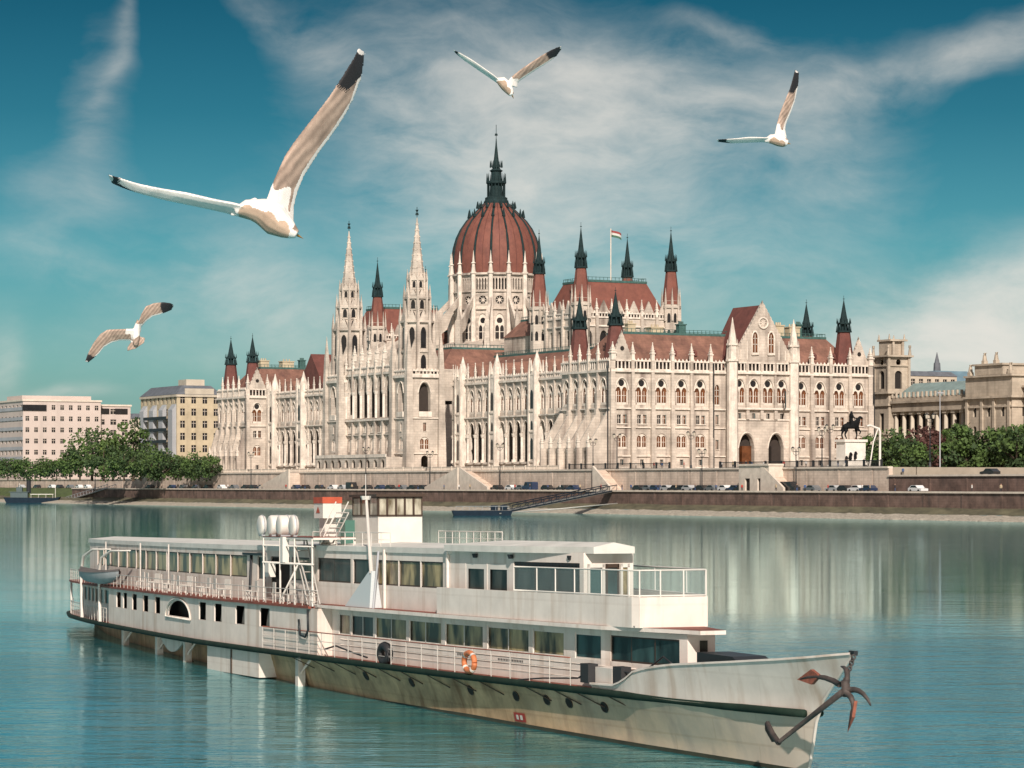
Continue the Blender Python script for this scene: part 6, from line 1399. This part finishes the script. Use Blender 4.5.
for (a, b_) in zip(path, path[1:]):
    for (d, ) in ((0,),):
        m.add([sp_(a[0], a[1], 3.12), sp_(b_[0], b_[1], 3.12), sp_(b_[0], b_[1], 3.9), sp_(a[0], a[1], 3.9)], [(0, 1, 2, 3)])
        ia, ib = (a[0] - .04, a[1] * .96), (b_[0] - .04, b_[1] * .96); m.add([sp_(*ia, 3.12), sp_(*ib, 3.12), sp_(*ib, 3.9), sp_(*ia, 3.9), sp_(*a, 3.9), sp_(*b_, 3.9)], [(0, 1, 2, 3), (3, 2, 5, 4)])
m.build('front_deck_bulwark', PAINT2, ship)
gp = [(s, bs(s) - .32) for s in (-14.3, -12.9, -11.8, -10.7, -9.2, -7.75)] + [(-7.4, .98 * (bs(-7.6) - .42))]
for y in (.35, -.3): gp.append((-7.4, y))
gp += [(-7.4, -.98 * (bs(-7.6) - .42)), (-7.75, -(bs(-7.75) - .32)), (-9.2, -(bs(-9.2) - .32)), (-11.8, -(bs(-11.8) - .32)), (-14.3, -(bs(-14.3) - .32))]
m = MB()
for (s, t) in gp: m.tube([sp_(s, t, 3.9), sp_(s, t, 4.58)], .021, 5)
m.tube([sp_(s, t, 4.58) for s, t in gp], .022, 5); m.tube([sp_(s, t, 3.93) for s, t in gp], .025, 5); m.build('screen_frame', WHT, ship)
for (a, b_) in zip(gp, gp[1:]): m = MB(); m.quad(sp_(*a, 3.95), sp_(*b_, 3.95), sp_(*b_, 4.56), sp_(*a, 4.56)); m.build('glass_screen', GLS, ship)
m = MB(); slab(m, .32, -19.5, -7.5, 3.13, 3.17, 14); m.build('front_deck', DECK, ship)
# roofs
m = MB(); slab(m, .86, -70.2, -30.5, 4.80, 4.97, 36, crown=.10); m.build('aft_roof', ROOFP, ship)
m = MB(); slab(m, .70, -30.6, -19.4, 4.86, 5.03, 16, crown=.10); m.build('middle_roof', ROOFP, ship)
m = MB(); slab(m, .55, -19.45, -11.2, 4.96, 5.14, 16, crown=.12, cap=CAP_R); m.build('front_roof', ROOFP, ship)
for s in (-17.6, -15.3, -12.3): m = MB(); m.frustum(s, -(hwid(s, .68, CAP_R) - .02), 4.78, 4.9, .06, .09, 6); m.build('roof_lamp', M['iron'], ship)
# railings
def rail(name, off, s0, s1, z0, h, m_, n, mids=(.45,), top=None, r=.022, both=True):
    for sd_ in ((1, -1) if both else (1,)):
        m = MB(); f1 = smap(off, sd_); ss = [s0 + (s1 - s0) * i / n for i in range(n + 1)]
        for s in ss: m.tube([f1(s, z0, 0), f1(s, z0 + h, 0)], r, 4, smooth=False)
        for q in mids: m.tube([f1(s, z0 + h * q, 0) for s in ss], r * .6, 4)
        m.mi = 1; m.tube([f1(s, z0 + h, 0) for s in ss], r * 1.1, 5); m.build(name, [m_, top or m_], ship)
TRAIL = mat('red_brown_rail', (.25, .08, .05), .5)
rail('deck_railing', .04, -34.2, -10.4, 1.5, .74, RAILW, 20, (.3, .62), TRAIL, .017)
rail('promenade_railing', .05, -71, -28.6, 3.06, .52, RAILW, 56, (.33, .66), RAILW, .013)
rail('stern_railing', .08, -75.2, -59.2, 1.5, .60, RAILW, 22, (.35, .7), RAILW, .016)
rail('roof_railing', .9, -31.5, -24.5, 5.02, .45, WHT, 9, (.5,), WHT, .014)
m = MB()
for (a, b_) in ((-64.8, 0),): pass
# rear framing posts of the promenade deck
for s in (-71.6, -66.5): m = MB(); m.tube([sp_(s, bs(s) - .1, 1.5), sp_(s, bs(s) - .1, 3.0)], .05, 6); m.build('stanchion', WHT, ship)
# wheelhouse
m = MB(); a, b_, t_ = -31.7, -29.0, .76
m.box(a, -t_, 5.05, b_, t_, 5.98); wh = m.build('wheelhouse', WHT, ship)
m = MB(); m.box(a - .12, -t_ - .1, 6.62, b_ + .12, t_ + .1, 6.70); m.build('wheelhouse_roof', BRN, wh)
def quadbar(m, p, q, w_=.035): m.bar(p, q, w_)
for k in range(5):                                          # front windows
    y0 = -t_ + (2 * t_) * k / 5; m = MB(); m.quad((b_ + .0, y0 + .04, 6.03), (b_, y0 + .28, 6.03), (b_, y0 + .28, 6.58), (b_, y0 + .04, 6.58)); m.mi = 1
    for y in (y0 + .015, y0 + .29): m.box(b_ - .02, y - .02, 5.98, b_ + .03, y + .02, 6.62)
    m.box(b_ - .02, y0, 5.97, b_ + .03, y0 + .305, 6.03); m.box(b_ - .02, y0, 6.57, b_ + .03, y0 + .305, 6.62); m.build('window', [curtain('wheelhouse_glass', (.10, .08, .05), (.45, .42, .34), 3.0) if k == 0 else bpy.data.materials['wheelhouse_glass'], BRN], wh)
for sd_ in (-1, 1):
    for k in range(3):
        x0 = a + (b_ - a) * k / 3; m = MB(); y = sd_ * t_; m.quad((x0 + .05, y, 6.03), (x0 + .83, y, 6.03), (x0 + .83, y, 6.58), (x0 + .05, y, 6.58)); m.mi = 1
        for x in (x0 + .02, x0 + .85): m.box(x - .03, y - .02, 5.98, x + .03, y + .02, 6.62)
        m.box(x0, y - .02, 5.97, x0 + .87, y + .02, 6.03); m.box(x0, y - .02, 6.57, x0 + .87, y + .02, 6.62); m.build('window', [bpy.data.materials['wheelhouse_glass'], BRN], wh)
m = MB(); m.box(a + .02, -t_ + .02, 5.98, b_ - .04, t_ - .02, 6.6); m.build('interior', M['loggia'], wh)
# funnel box, red band
fb = MB(); fb.box(-32.9, -1.75, 5.92, -31.9, -1.1, 6.42); fb.mi = 1; fb.box(-32.92, -1.77, 6.42, -31.88, -1.08, 6.63)
fb.mi = 0; fb.box(-32.8, -1.6, 5.03, -32.2, -1.2, 5.92); fb.mi = 1; fb.add([(-32.65, -1.765, 6.1), (-32.2, -1.765, 6.1), (-32.42, -1.765, 6.32)], [(0, 1, 2)])
fb.build('funnel_housing', [WHT, mat('signal_red', (.42, .07, .03), .6, var=.2, scale=3)], ship)
m = MB(); m.box(-32.0, -1.1, 5.03, -31.5, -.75, 5.85); m.build('green_locker', mat('green_locker_paint', (.05, .14, .11), .5), ship)
# mast and its foot
m = MB(); m.tube([sp_(-24.9, 2.35, 4.2), sp_(-25.7, 2.25, 6.55)], [.07, .045], 8); m.frustum(-25.75, -2.25, 6.5, 6.62, .12, .16, 8); m.tube([sp_(-25.75, 2.25, 6.6), sp_(-25.75, 2.25, 7.3)], .012, 4); m.build('mast', WHT, ship)
m = MB(); m.add([sp_(-27.0, 2.55, 3.13), sp_(-24.8, 2.45, 3.13), sp_(-24.8, 2.05, 3.13), sp_(-27.0, 2.15, 3.13), sp_(-25.0, 2.4, 4.28), sp_(-24.8, 2.38, 4.28), sp_(-24.8, 2.22, 4.28), sp_(-25.0, 2.22, 4.28)], [(0, 1, 5, 4), (1, 2, 6, 5), (2, 3, 7, 6), (3, 0, 4, 7), (4, 5, 6, 7)]); m.build('mast_foot', mat('pale_grey_paint', (.52, .55, .56), .5), ship)
m = MB(); m.tube([sp_(-24.6, 2.4, 3.1), sp_(-24.4, 2.35, 4.2), sp_(-24.35, 2.3, 4.9)], .04, 5); m.build('pipe', M['plaster_grey'], ship)
m = MB(); m.tube([sp_(-38.2, 2.5, 3.3), sp_(-38.0, 2.5, 4.65)], .07, 6); m.box(-38.9, -2.6, 4.62, -36.4, -2.45, 4.7); m.build('boat_derrick', M['iron'], ship)
# gantry platform with stairs
g = MB(); t1, t0 = 2.95, 1.5
g.box(-35.0, -t1, 5.22, -29.1, -t0, 5.29)
for s in (-34.9, -32.9, -31.2, -29.2): g.tube([sp_(s, t1, 3.06), sp_(s, t1, 5.25)], .035, 5); g.tube([sp_(s, t0, 4.9), sp_(s, t0, 5.25)], .03, 5)
g.tube([sp_(-35, t1, 4.42), sp_(-29.1, t1, 4.42)], .035, 5); g.tube([sp_(-35, t1, 5.0), sp_(-29.1, t1, 5.0)], .025, 5); g.tube([sp_(-33.0, t1, 3.1), sp_(-30.8, t1, 4.4)], .035, 5); g.tube([sp_(-29.2, t1, 3.1), sp_(-30.4, t1, 4.4)], .035, 5); g.box(-32.5, -t1 - .12, 4.45, -32.2, -t1 + .1, 5.3)
g.build('raft_platform', WHT, ship)
g = MB(); g.box(-35.0, -t1 - .01, 5.29, -29.1, -t0, 5.31); g.build('platform_boards', REDDK, ship)
g = MB()
for k in (0, .42): g.tube([sp_(-30.4, 2.3 - k, 5.1), sp_(-28.7, 2.3 - k, 6.1)], .03, 5); g.tube([sp_(-30.4, 2.3 - k, 5.4), sp_(-28.7, 2.3 - k, 6.45)], .02, 5); g.tube([sp_(-29.9, 2.9 - k, 3.1), sp_(-31.4, 2.9 - k, 5.2)], .03, 5)
for i in range(7): q = i / 6; g.tube([sp_(-30.4 + 1.7 * q, 2.3, 5.1 + q), sp_(-30.4 + 1.7 * q, 1.88, 5.1 + q)], .02, 4); g.tube([sp_(-29.9 - 1.5 * q, 2.9, 3.1 + 2.1 * q), sp_(-29.9 - 1.5 * q, 2.48, 3.1 + 2.1 * q)], .02, 4)
g.build('ladder', WHT, ship)
g = MB(); g.box(-35.7, -2.75, 3.9, -35.0, -2.5, 4.42); g.build('locker', WHT, ship)
g = MB(); g.box(-9.3, -(bs(-9) - .15), 1.5, -8.2, -(bs(-9) - .45), 2.05); g.build('winch_box', PAINT2, ship)
for s in (-9.6, -7.85): g = MB(); g.box(s - .27, -(bs(s) - .02), 1.62, s + .27, -(bs(s) - .3), 2.12); g.build('bollard', BLK, ship)
g = MB(); f1 = smap(.05, 1)
g.tube([f1(-13.5, 1.5, 0), f1(-12, 1.62, 0), f1(-10, 1.72, 0), f1(-9.4, 1.95, 0)], .022, 5); g.build('mooring_rope', M['iron'], ship); g = MB(); g.tube([f1(-8, 2.05, 0), f1(-7, 1.95, 0.1), f1(-6.5, 2.2, .2), f1(-6.1, 2.45, .3), f1(-5.6, 2.25, .3)], .025, 5); g.build('mooring_rope', M['iron'], ship); g = MB()
g.tube([f1(-28.5, 1.7, .2), f1(-27.5, 1.85, .2), f1(-26, 1.7, .2), f1(-24.8, 1.6, .2)], .03, 5); g.build('mooring_rope', M['iron'], ship); g = MB(); g.tube([f1(-30.4, 2.6, -.03), f1(-30.2, 2.1, -.05), f1(-29.7, 2.05, -.05), f1(-29.4, 2.3, -.05), f1(-29.5, 2.95, -.03)], .04, 5); g.build('mooring_rope', M['iron'], ship)
g = MB(); g.prism([(-5.0, 2.0), (-2.6, 2.0), (-2.2, 2.3), (-3.0, 2.58), (-5.0, 2.6)], 'y', -.45, .45); g.build('foredeck_hatch', M['iron'], ship)
g = MB(); g.frustum(-5.0, .0, 1.95, 2.5, .16, .16, 8); g.tube([sp_(-5.0, .4, 2.5), sp_(-5.0, -.4, 2.5)], .09, 8); g.build('windlass', IR0, ship)

# ---- separate things carried by the ship
def on_ship(name, base, label, cat, group=None):
    t = bpy.data.objects.new(name, None); link(t); w_ = SM @ Vector(base); t.location = w_; t.rotation_euler = ship.rotation_euler; tag(t, label, cat, group)
    return t, Vector(base)
def rel(mb, b): mb.T = lambda p: (p[0] - b.x, p[1] - b.y, p[2] - b.z); return mb
dn = ['white round life raft drum, thin leftmost one on the platform', 'white life raft canister, fat second one on the platform', 'white life raft canister, fat third one on the platform', 'white round life raft drum beside the red-topped funnel']
for i, (s, ln) in enumerate(((-35.85, .22), (-34.6, .62), (-33.5, .62), (-32.0, .22))):
    b = (s, -2.6, 5.31); t, b = on_ship('life_raft_canister', b, dn[i], 'life raft', 'life raft canisters on the raised platform')
    m = rel(MB(), b); n = 20; R0 = .36
    prof = [(0, 0), (.27, 0), (.34, .03), (R0, .08), (R0, ln - .08), (.34, ln - .03), (.27, ln), (0, ln)]; P = []
    for (r_, y) in prof:
        for k in range(n): a = 2 * math.pi * k / n; P.append((s + r_ * math.cos(a), -2.85 + y, 5.31 + .36 + r_ * math.sin(a)))
    m.add(P, [(j * n + k, j * n + (k + 1) % n, (j + 1) * n + (k + 1) % n, (j + 1) * n + k) for j in range(len(prof) - 1) for k in range(n)], True); m.build('shell', WHT, t)
    m = rel(MB(), b); m.tube([(s + .365 * math.cos(a * math.pi / 8), -2.85 + ln / 2, 5.67 + .365 * math.sin(a * math.pi / 8)) for a in range(17)], .02, 5); m.box(s - .2, -2.8, 5.31, s + .2, -2.85 + ln - .05, 5.36); m.build('strap', M['plaster_grey'], t)
s = -16.4; tb = bs(s) + .02; t, b = on_ship('lifebuoy', (s, -tb, 1.6), 'orange lifebuoy ring hanging on the lower deck rail', 'lifebuoy')
m = rel(MB(), b); m.tube([(s + .42 * math.cos(a * math.pi / 12), -tb - .02, 1.85 + .26 * math.sin(a * math.pi / 12)) for a in range(25)], .085, 8); m.build('ring', mat('lifebuoy_orange', (.52, .16, .06), .6, var=.2, scale=8), t)
for a in (.8, 2.35, 3.9, 5.5): m = rel(MB(), b); m.tube([(s + .42 * math.cos(a + d) , -tb - .02, 1.85 + .26 * math.sin(a + d)) for d in (-.12, 0, .12)], .09, 8); m.build('band', WHT, t)
s = -23.0; tb = bs(s) - .12; t, b = on_ship('tyre_fender', (s, -tb, 1.5), 'black tyre fender leaning on the lower deck behind the rail', 'tyre')
m = rel(MB(), b); m.tube([(s + .4 * math.cos(a * math.pi / 12), -tb, 1.80 + .24 * math.sin(a * math.pi / 12)) for a in range(25)], .13, 8); m.build('tyre', BLK, t)
m = rel(MB(), b); m.tube([(s + .2, -tb - .1, 2.0), (s + .5, -tb - .1, 1.9), (s + .6, -tb - .08, 1.6)], .02, 5); m.build('rope', M['iron'], t)
# lifeboat and davits
t, b = on_ship('lifeboat', (-60.8, -3.0, 3.12), 'small grey covered lifeboat hanging at the stern deck', 'lifeboat')
def lb_pt(u, v, top): w_ = .62 * (1 - abs(u) ** 2.6); return w_
m = rel(MB(), b); P = []; n = 16; prof = [(-1, .42), (-.9, .15), (-.55, -.02), (0, -.08), (.55, -.02), (.9, .15), (1, .42)]
for i in range(n + 1):
    u = -1 + 2 * i / n; w_ = .55 * (1 - abs(u) ** 2.4) + .02; sh = .10 * u * u
    for (v, z) in prof: P.append((-60.3 + u * 3.7, -2.95 + v * w_, 3.2 + (z if z > .3 else z * (1 - abs(u) ** 3 * .8) + .2 * abs(u) ** 3) * 1.0 + sh))
k = len(prof); m.add(P, [(i * k + j, (i + 1) * k + j, (i + 1) * k + j + 1, i * k + j + 1) for i in range(n) for j in range(k - 1)], True); m.build('hull', CANV, t)
m = rel(MB(), b); P = []
for i in range(n + 1):
    u = -1 + 2 * i / n; w_ = .57 * (1 - abs(u) ** 2.4) + .03; sh = .10 * u * u
    for v in (-1, -.5, 0, .5, 1): P.append((-60.3 + u * 3.7, -2.95 + v * w_, 3.62 + sh + .10 * (1 - v * v)))
m.add(P, [(i * 5 + j, (i + 1) * 5 + j, (i + 1) * 5 + j + 1, i * 5 + j + 1) for i in range(n) for j in range(4)], True); m.build('cover', mat('tarpaulin', (.10, .09, .085), .9, var=.3, scale=2), t)
for s in (-65.6, -60.4): m = MB(); m.tube([sp_(s, bs(s) - .02, 1.5), sp_(s, bs(s) + .02, 3.6), sp_(s + .4, bs(s) - .0, 4.25), sp_(s + 1.6, bs(s) - .15, 4.55), sp_(s + 4.0, bs(s) - .4, 4.58)], [.075, .07, .06, .05, .03], 7); m.build('davit', WHT, ship)
# chairs and tables on the promenade deck
def chair_at(s, off, k):
    t, b = on_ship('deck_chair', (s, -(bs(s) - off), 3.06), '', 'chair', 'white chairs along the promenade deck')
    m = MB(); m.box(-.17, -.17, .30, .17, .17, .33); m.build('seat', RAILW, t)
    m = MB(); m.box(-.17, .14, .33, .17, .17, .68); m.build('backrest', RAILW, t)
    for x in (-.15, .15):
        for y in (-.15, .15): m = MB(); m.bar((x, y, 0), (x, y, .31), .03); m.build('leg', WHT, t)
    return t
c0 = chair_at(-53.5, .4, 0); xs = [-53.5, -52.3, -50.6, -49.4, -47.9, -46.6, -45.0, -43.8, -42.2, -41.0, -39.6, -37.6, -36.4, -34.2, -32.4, -31.0]
for i, s in enumerate(xs):
    c = c0 if i == 0 else copy_tree(c0); off = .38 + .22 * (i % 2); c.location = SM @ Vector((s, -(bs(s) - off), 3.06)); c.rotation_euler = (0, -TRIM, SYAW + (0, math.pi, .4, 2.8)[i % 4])
    c['label'] = 'white deck chair on the promenade deck, %s from the stern' % ORD[i]
# anchor hanging at the bow
t, b = on_ship('anchor', (2.9, -.62, 2.05), 'rusty iron grapnel anchor with red flukes hanging from the bow', 'anchor')
IR = mat('anchor_iron', (.06, .045, .04), .7, var=.5, scale=5); FL = mat('anchor_fluke_red', (.24, .075, .045), .75, var=.4, scale=8)
hd = Vector((3.25, -.72, 2.13)); tl = Vector((.25, -.80, .80))
m = rel(MB(), b); m.tube([tl, tl + (hd - tl) * .5, hd], [.05, .062, .075], 8); m.tube([hd + Vector((0, .05, -.12)), hd + Vector((.05, 0, .22))], .10, 8); m.build('shank', IR, t)
m = rel(MB(), b); m.tube([tl + Vector((-.05, 0, -.05)), Vector((-.1, -.80, .93)), Vector((-.42, -.78, 1.16)), Vector((-.5, -.74, 1.02)), Vector((-.15, -.76, .80))], .07, 6); m.build('shackle', IR, t)
arms = [((3.1, -.75, 2.25), (2.5, -.85, 2.5), (1.6, -.95, 2.3), 'l'), ((3.4, -.75, 2.1), (4.0, -.75, 1.95), (3.6, -.8, 1.35), 'd'), ((3.3, -.7, 2.2), (3.2, -.55, 2.65), (2.6, -.45, 2.62), 'u'), ((3.4, -.7, 2.15), (3.95, -.62, 2.25), (4.15, -.55, 1.85), 'r')]
for (p, q, e, nm) in arms:
    p, q, e = Vector(p), Vector(q), Vector(e); m = rel(MB(), b)
    pts = [p * (1 - u) ** 2 + q * 2 * u * (1 - u) + e * u * u for u in (0, .2, .4, .6, .8, 1)]
    m.tube(pts, [.07, .066, .06, .05, .04, .018], 7); a = m.build('arm', IR, t)
    if nm in 'ld':
        d = (pts[5] - pts[3]).normalized(); sd_ = d.cross(Vector((-.36, -.9, 0))).normalized(); o_ = Vector((0, 1, 0)); mid = pts[4]
        m = rel(MB(), b); th = Vector((0, .04, 0)); mid = pts[3] * .4 + pts[4] * .6
        m.add([mid - d * .32 - th, mid + sd_ * .17 - th, pts[5] + d * .14, mid - sd_ * .17 - th, mid - d * .32 + th, mid + sd_ * .17 + th, mid - sd_ * .17 + th], [(0, 1, 2, 3), (4, 5, 2, 6), (0, 1, 5, 4), (0, 3, 6, 4), (1, 2, 5), (3, 2, 6)]); m.build('fluke', FL, a)
m = rel(MB(), b)
p0, p1 = Vector((2.45, -.05, 2.84)), hd + Vector((-.02, .03, .2))
for i in range(9): c_ = p0 + (p1 - p0) * (i + .5) / 9; ax = Vector((.05, 0, 0)) if i % 2 else Vector((0, .05, 0)); m.tube([c_ + ax * math.cos(k * math.pi / 4) + Vector((0, 0, .055 * math.sin(k * math.pi / 4))) for k in range(9)], .018, 5)
m.build('chain', IR, t)
m = MB(); m.box(2.2, -.05, 2.84, 2.45, .05, 2.95); m.build('stem_head', M['iron'], ship)
# ------------------------------------------------------------------ gulls
GW = mat('gull_white', (.76, .70, .66), .8, var=.12, scale=14); GU = mat('gull_underwing_shade', (.40, .285, .225), .85, var=.35, scale=9, stretch=(1, 1, 1)); GB = mat('gull_black', (.015, .013, .015), .7); GT_ = mat('gull_belly_shade', (.42, .30, .22), .85, var=.3, scale=8); GK = mat('gull_beak', (.45, .22, .05), .5)  # brown underwing and belly put the underside's shade into the colour
def feathers(m, k):
    nt = m.node_tree; N = nt.nodes; L = nt.links; b = N['Principled BSDF']; tc = N.new('ShaderNodeTexCoord'); mp = N.new('ShaderNodeMapping'); L.new(tc.outputs['Object'], mp.inputs[0]); mp.inputs['Rotation'].default_value = (0, R(-38), 0)
    wv = N.new('ShaderNodeTexWave'); wv.inputs['Scale'].default_value = k; wv.inputs['Distortion'].default_value = 2.5; wv.inputs['Detail'].default_value = 2; L.new(mp.outputs[0], wv.inputs[0])
    mr = N.new('ShaderNodeMapRange'); mr.inputs[3].default_value = .72; mr.inputs[4].default_value = 1.12; L.new(wv.outputs[1], mr.inputs[0])
    mx = N.new('ShaderNodeMix'); mx.data_type = 'RGBA'; mx.blend_type = 'MULTIPLY'; mx.inputs[0].default_value = 1; L.new(b.inputs['Base Color'].links[0].from_socket, mx.inputs[6]); L.new(mr.outputs[0], mx.inputs[7]); L.new(mx.outputs[2], b.inputs['Base Color'])
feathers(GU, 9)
def gull(Y, sx, ox, oy, wings, body, tail, beak, label, shade_pts, tipn=.13, whitetip=True):
    """wings: lists of (upper edge, lower edge) rows in local drawing units; every row also swings in depth"""
    def W(x, y, d=0.0): px, py = ox + x * sx, oy + y * sx; YY = Y + d; return Vector(((px - 512) / F * YY, YY, CH + (HOR - py) / F * YY))
    u1 = sx * Y / F                                          # metres per drawing unit
    mb = MB()
    for (up, lo, dep) in wings:
        n = 14
        def samp(l, t):
            t *= len(l) - 1; i = min(int(t), len(l) - 2); f_ = t - i; return (l[i][0] * (1 - f_) + l[i + 1][0] * f_, l[i][1] * (1 - f_) + l[i + 1][1] * f_)
        P = []
        for i in range(n + 1):
            t = i / n; a, b = samp(up, t), samp(lo, t); ex = 6.5 / max(1, math.hypot(a[0] - b[0], a[1] - b[1])); a, b = (a[0] + (a[0] - b[0]) * ex, a[1] + (a[1] - b[1]) * ex), (b[0] + (b[0] - a[0]) * ex, b[1] + (b[1] - a[1]) * ex); d = dep * t * t; th = (.028 * (1 - t) + .012)
            A = W(a[0], a[1], d - .03); B = W(b[0], b[1], d + .05); 
            k = 8
            for j in range(k):
                an = 2 * math.pi * j / k; c_ = (1 - math.cos(an)) / 2; q = A.lerp(B, c_); q = q + Vector((0, math.sin(an) * th * (1 - .45 * c_), 0)) + Vector((0, -.03 * math.sin(math.pi * c_), 0)) * 0; P.append(q)
        k = 8; mb.add(P, [(i * k + j, (i + 1) * k + j, (i + 1) * k + (j + 1) % k, i * k + (j + 1) % k) for i in range(n) for j in range(k)] + [tuple(range(k)), tuple(n * k + j for j in range(k))], True)
    bp_ = [W(x, y, d) for (x, y, r_, d) in body]; mb.tube(bp_, [r_ * u1 for (_, _, r_, _) in body], 12)
    P = [W(x, y, .02) for x, y in tail] + [W(x, y, .045) for x, y in tail]; k = len(tail)
    mb.add(P, [tuple(range(k)), tuple(range(k, 2 * k))] + [(j, (j + 1) % k, k + (j + 1) % k, k + j) for j in range(k)])
    o = mb.build('seagull', GW); md = o.modifiers.new('r', 'REMESH'); md.mode = 'VOXEL'; md.voxel_size = .0048
    sm = o.modifiers.new('s', 'SMOOTH'); sm.factor = .5; sm.iterations = 3
    bpy.context.view_layer.update(); dg = bpy.context.evaluated_depsgraph_get(); nm = bpy.data.meshes.new_from_object(o.evaluated_get(dg)); o.modifiers.clear(); o.data = nm; nm.name = 'seagull'
    nm.materials.clear()
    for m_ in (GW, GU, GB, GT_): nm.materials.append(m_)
    tips = [((w_[0][-1][0] + w_[1][-1][0]) / 2, (w_[0][-1][1] + w_[1][-1][1]) / 2, w_) for w_ in wings]
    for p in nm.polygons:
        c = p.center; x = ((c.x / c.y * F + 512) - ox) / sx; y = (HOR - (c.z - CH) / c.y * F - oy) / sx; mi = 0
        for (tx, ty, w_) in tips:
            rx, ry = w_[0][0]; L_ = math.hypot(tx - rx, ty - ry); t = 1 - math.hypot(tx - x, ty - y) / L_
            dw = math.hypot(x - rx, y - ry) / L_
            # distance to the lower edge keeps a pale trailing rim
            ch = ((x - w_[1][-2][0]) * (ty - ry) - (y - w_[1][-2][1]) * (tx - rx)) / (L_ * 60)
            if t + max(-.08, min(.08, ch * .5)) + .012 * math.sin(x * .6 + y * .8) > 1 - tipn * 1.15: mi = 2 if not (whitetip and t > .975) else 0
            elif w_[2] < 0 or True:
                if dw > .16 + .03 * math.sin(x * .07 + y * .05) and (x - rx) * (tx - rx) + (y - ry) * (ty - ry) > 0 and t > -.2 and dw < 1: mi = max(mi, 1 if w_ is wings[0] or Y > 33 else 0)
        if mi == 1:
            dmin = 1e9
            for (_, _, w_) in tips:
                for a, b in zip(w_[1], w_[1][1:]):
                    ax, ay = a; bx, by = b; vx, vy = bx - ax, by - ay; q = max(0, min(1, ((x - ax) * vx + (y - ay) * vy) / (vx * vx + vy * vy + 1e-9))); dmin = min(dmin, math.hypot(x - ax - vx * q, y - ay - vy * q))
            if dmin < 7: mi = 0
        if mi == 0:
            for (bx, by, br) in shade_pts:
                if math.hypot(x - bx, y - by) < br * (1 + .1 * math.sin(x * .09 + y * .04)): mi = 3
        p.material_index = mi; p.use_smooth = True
    if beak:
        b_ = MB(); b_.tube([W(*beak[0], 0), W(*beak[1], 0)], [beak[2] * u1, .2 * u1], 6); b_.build('beak', GK, o)
    tag(o, label, 'seagull', 'seagulls flying overhead'); return o
gull(12.5, .3027, 70, 30,
     [([(640, 600), (665, 530), (690, 470), (720, 405), (780, 325), (850, 235), (905, 150), (940, 95), (957, 62)], [(735, 640), (735, 590), (748, 530), (775, 470), (822, 400), (872, 335), (932, 240), (966, 140), (972, 72)], .25),
      ([(590, 590), (540, 575), (480, 562), (380, 538), (280, 522), (205, 506), (128, 482)], [(600, 625), (530, 603), (430, 584), (320, 562), (235, 540), (180, 521), (134, 500)], .25)],
     [(545, 598, 12, 0), (580, 590, 30, 0), (630, 598, 44, 0), (680, 630, 52, 0), (715, 655, 36, -.02), (735, 668, 24, -.03), (750, 676, 14, -.03)],
     [(528, 612), (548, 590), (575, 568), (612, 553), (640, 575), (600, 622)], [(748, 676), (772, 690), 6],
     'largest white gull at upper left, one long wing raised steeply', [(580, 604, 26), (615, 625, 36), (650, 645, 42), (690, 668, 38)])
gull(30, .1367, 440, 30,
     [([(490, 400), (520, 350), (600, 288), (700, 218), (780, 168), (850, 133), (888, 122)], [(560, 420), (565, 380), (625, 338), (702, 288), (792, 233), (852, 188), (890, 138)], .3),
      ([(430, 365), (400, 340), (330, 288), (230, 218), (150, 172), (98, 148)], [(440, 400), (390, 364), (330, 324), (240, 264), (160, 208), (102, 158)], -.3)],
     [(415, 362, 14, 0), (450, 375, 38, 0), (485, 410, 42, 0), (510, 450, 30, 0), (525, 475, 18, 0)], [(405, 358), (440, 350), (475, 352), (480, 390), (430, 400)], [(528, 478), (540, 505), 7],
     'small gull flying above the dome spire, wings spread in a shallow V', [(450, 410, 44), (480, 445, 36)], .15)
gull(32, .1432, 700, 50,
     [([(525, 600), (535, 550), (558, 450), (598, 350), (633, 262), (656, 175), (667, 140)], [(600, 610), (588, 550), (602, 500), (634, 430), (664, 350), (687, 230), (688, 155)], .3),
      ([(500, 600), (470, 616), (350, 612), (220, 625), (118, 630)], [(500, 650), (460, 638), (350, 642), (220, 648), (122, 638)], -.3)],
     [(450, 635, 12, 0), (490, 622, 32, 0), (550, 628, 46, 0), (590, 645, 36, 0), (612, 652, 20, 0)], [(440, 645), (462, 618), (490, 590), (520, 610), (500, 645)], [(612, 652), (634, 656), 7],
     'small gull at upper right with one wing pointing straight up', [(520, 652, 40), (570, 662, 30)], .22)
gull(36, .1172, 70, 290,
     [([(570, 340), (588, 275), (612, 208), (650, 143), (720, 115), (800, 108), (860, 116), (884, 130)], [(600, 360), (606, 312), (650, 262), (702, 222), (762, 206), (820, 186), (868, 165), (886, 138)], .25),
      ([(560, 330), (530, 336), (430, 338), (320, 343), (260, 378), (198, 460), (150, 560), (133, 612)], [(530, 440), (505, 426), (430, 426), (352, 446), (292, 482), (242, 542), (205, 576), (150, 618)], -.2)],
     [(575, 262, 8, -.03), (576, 290, 20, -.02), (568, 340, 32, 0), (562, 400, 34, 0), (562, 450, 26, 0), (562, 475, 16, 0)], [(590, 395), (640, 410), (632, 450), (560, 500), (490, 520), (490, 490), (530, 430)], [(576, 268), (578, 250), 7],
     'gull at left below the largest one, wings arched with black tips', [], .19)
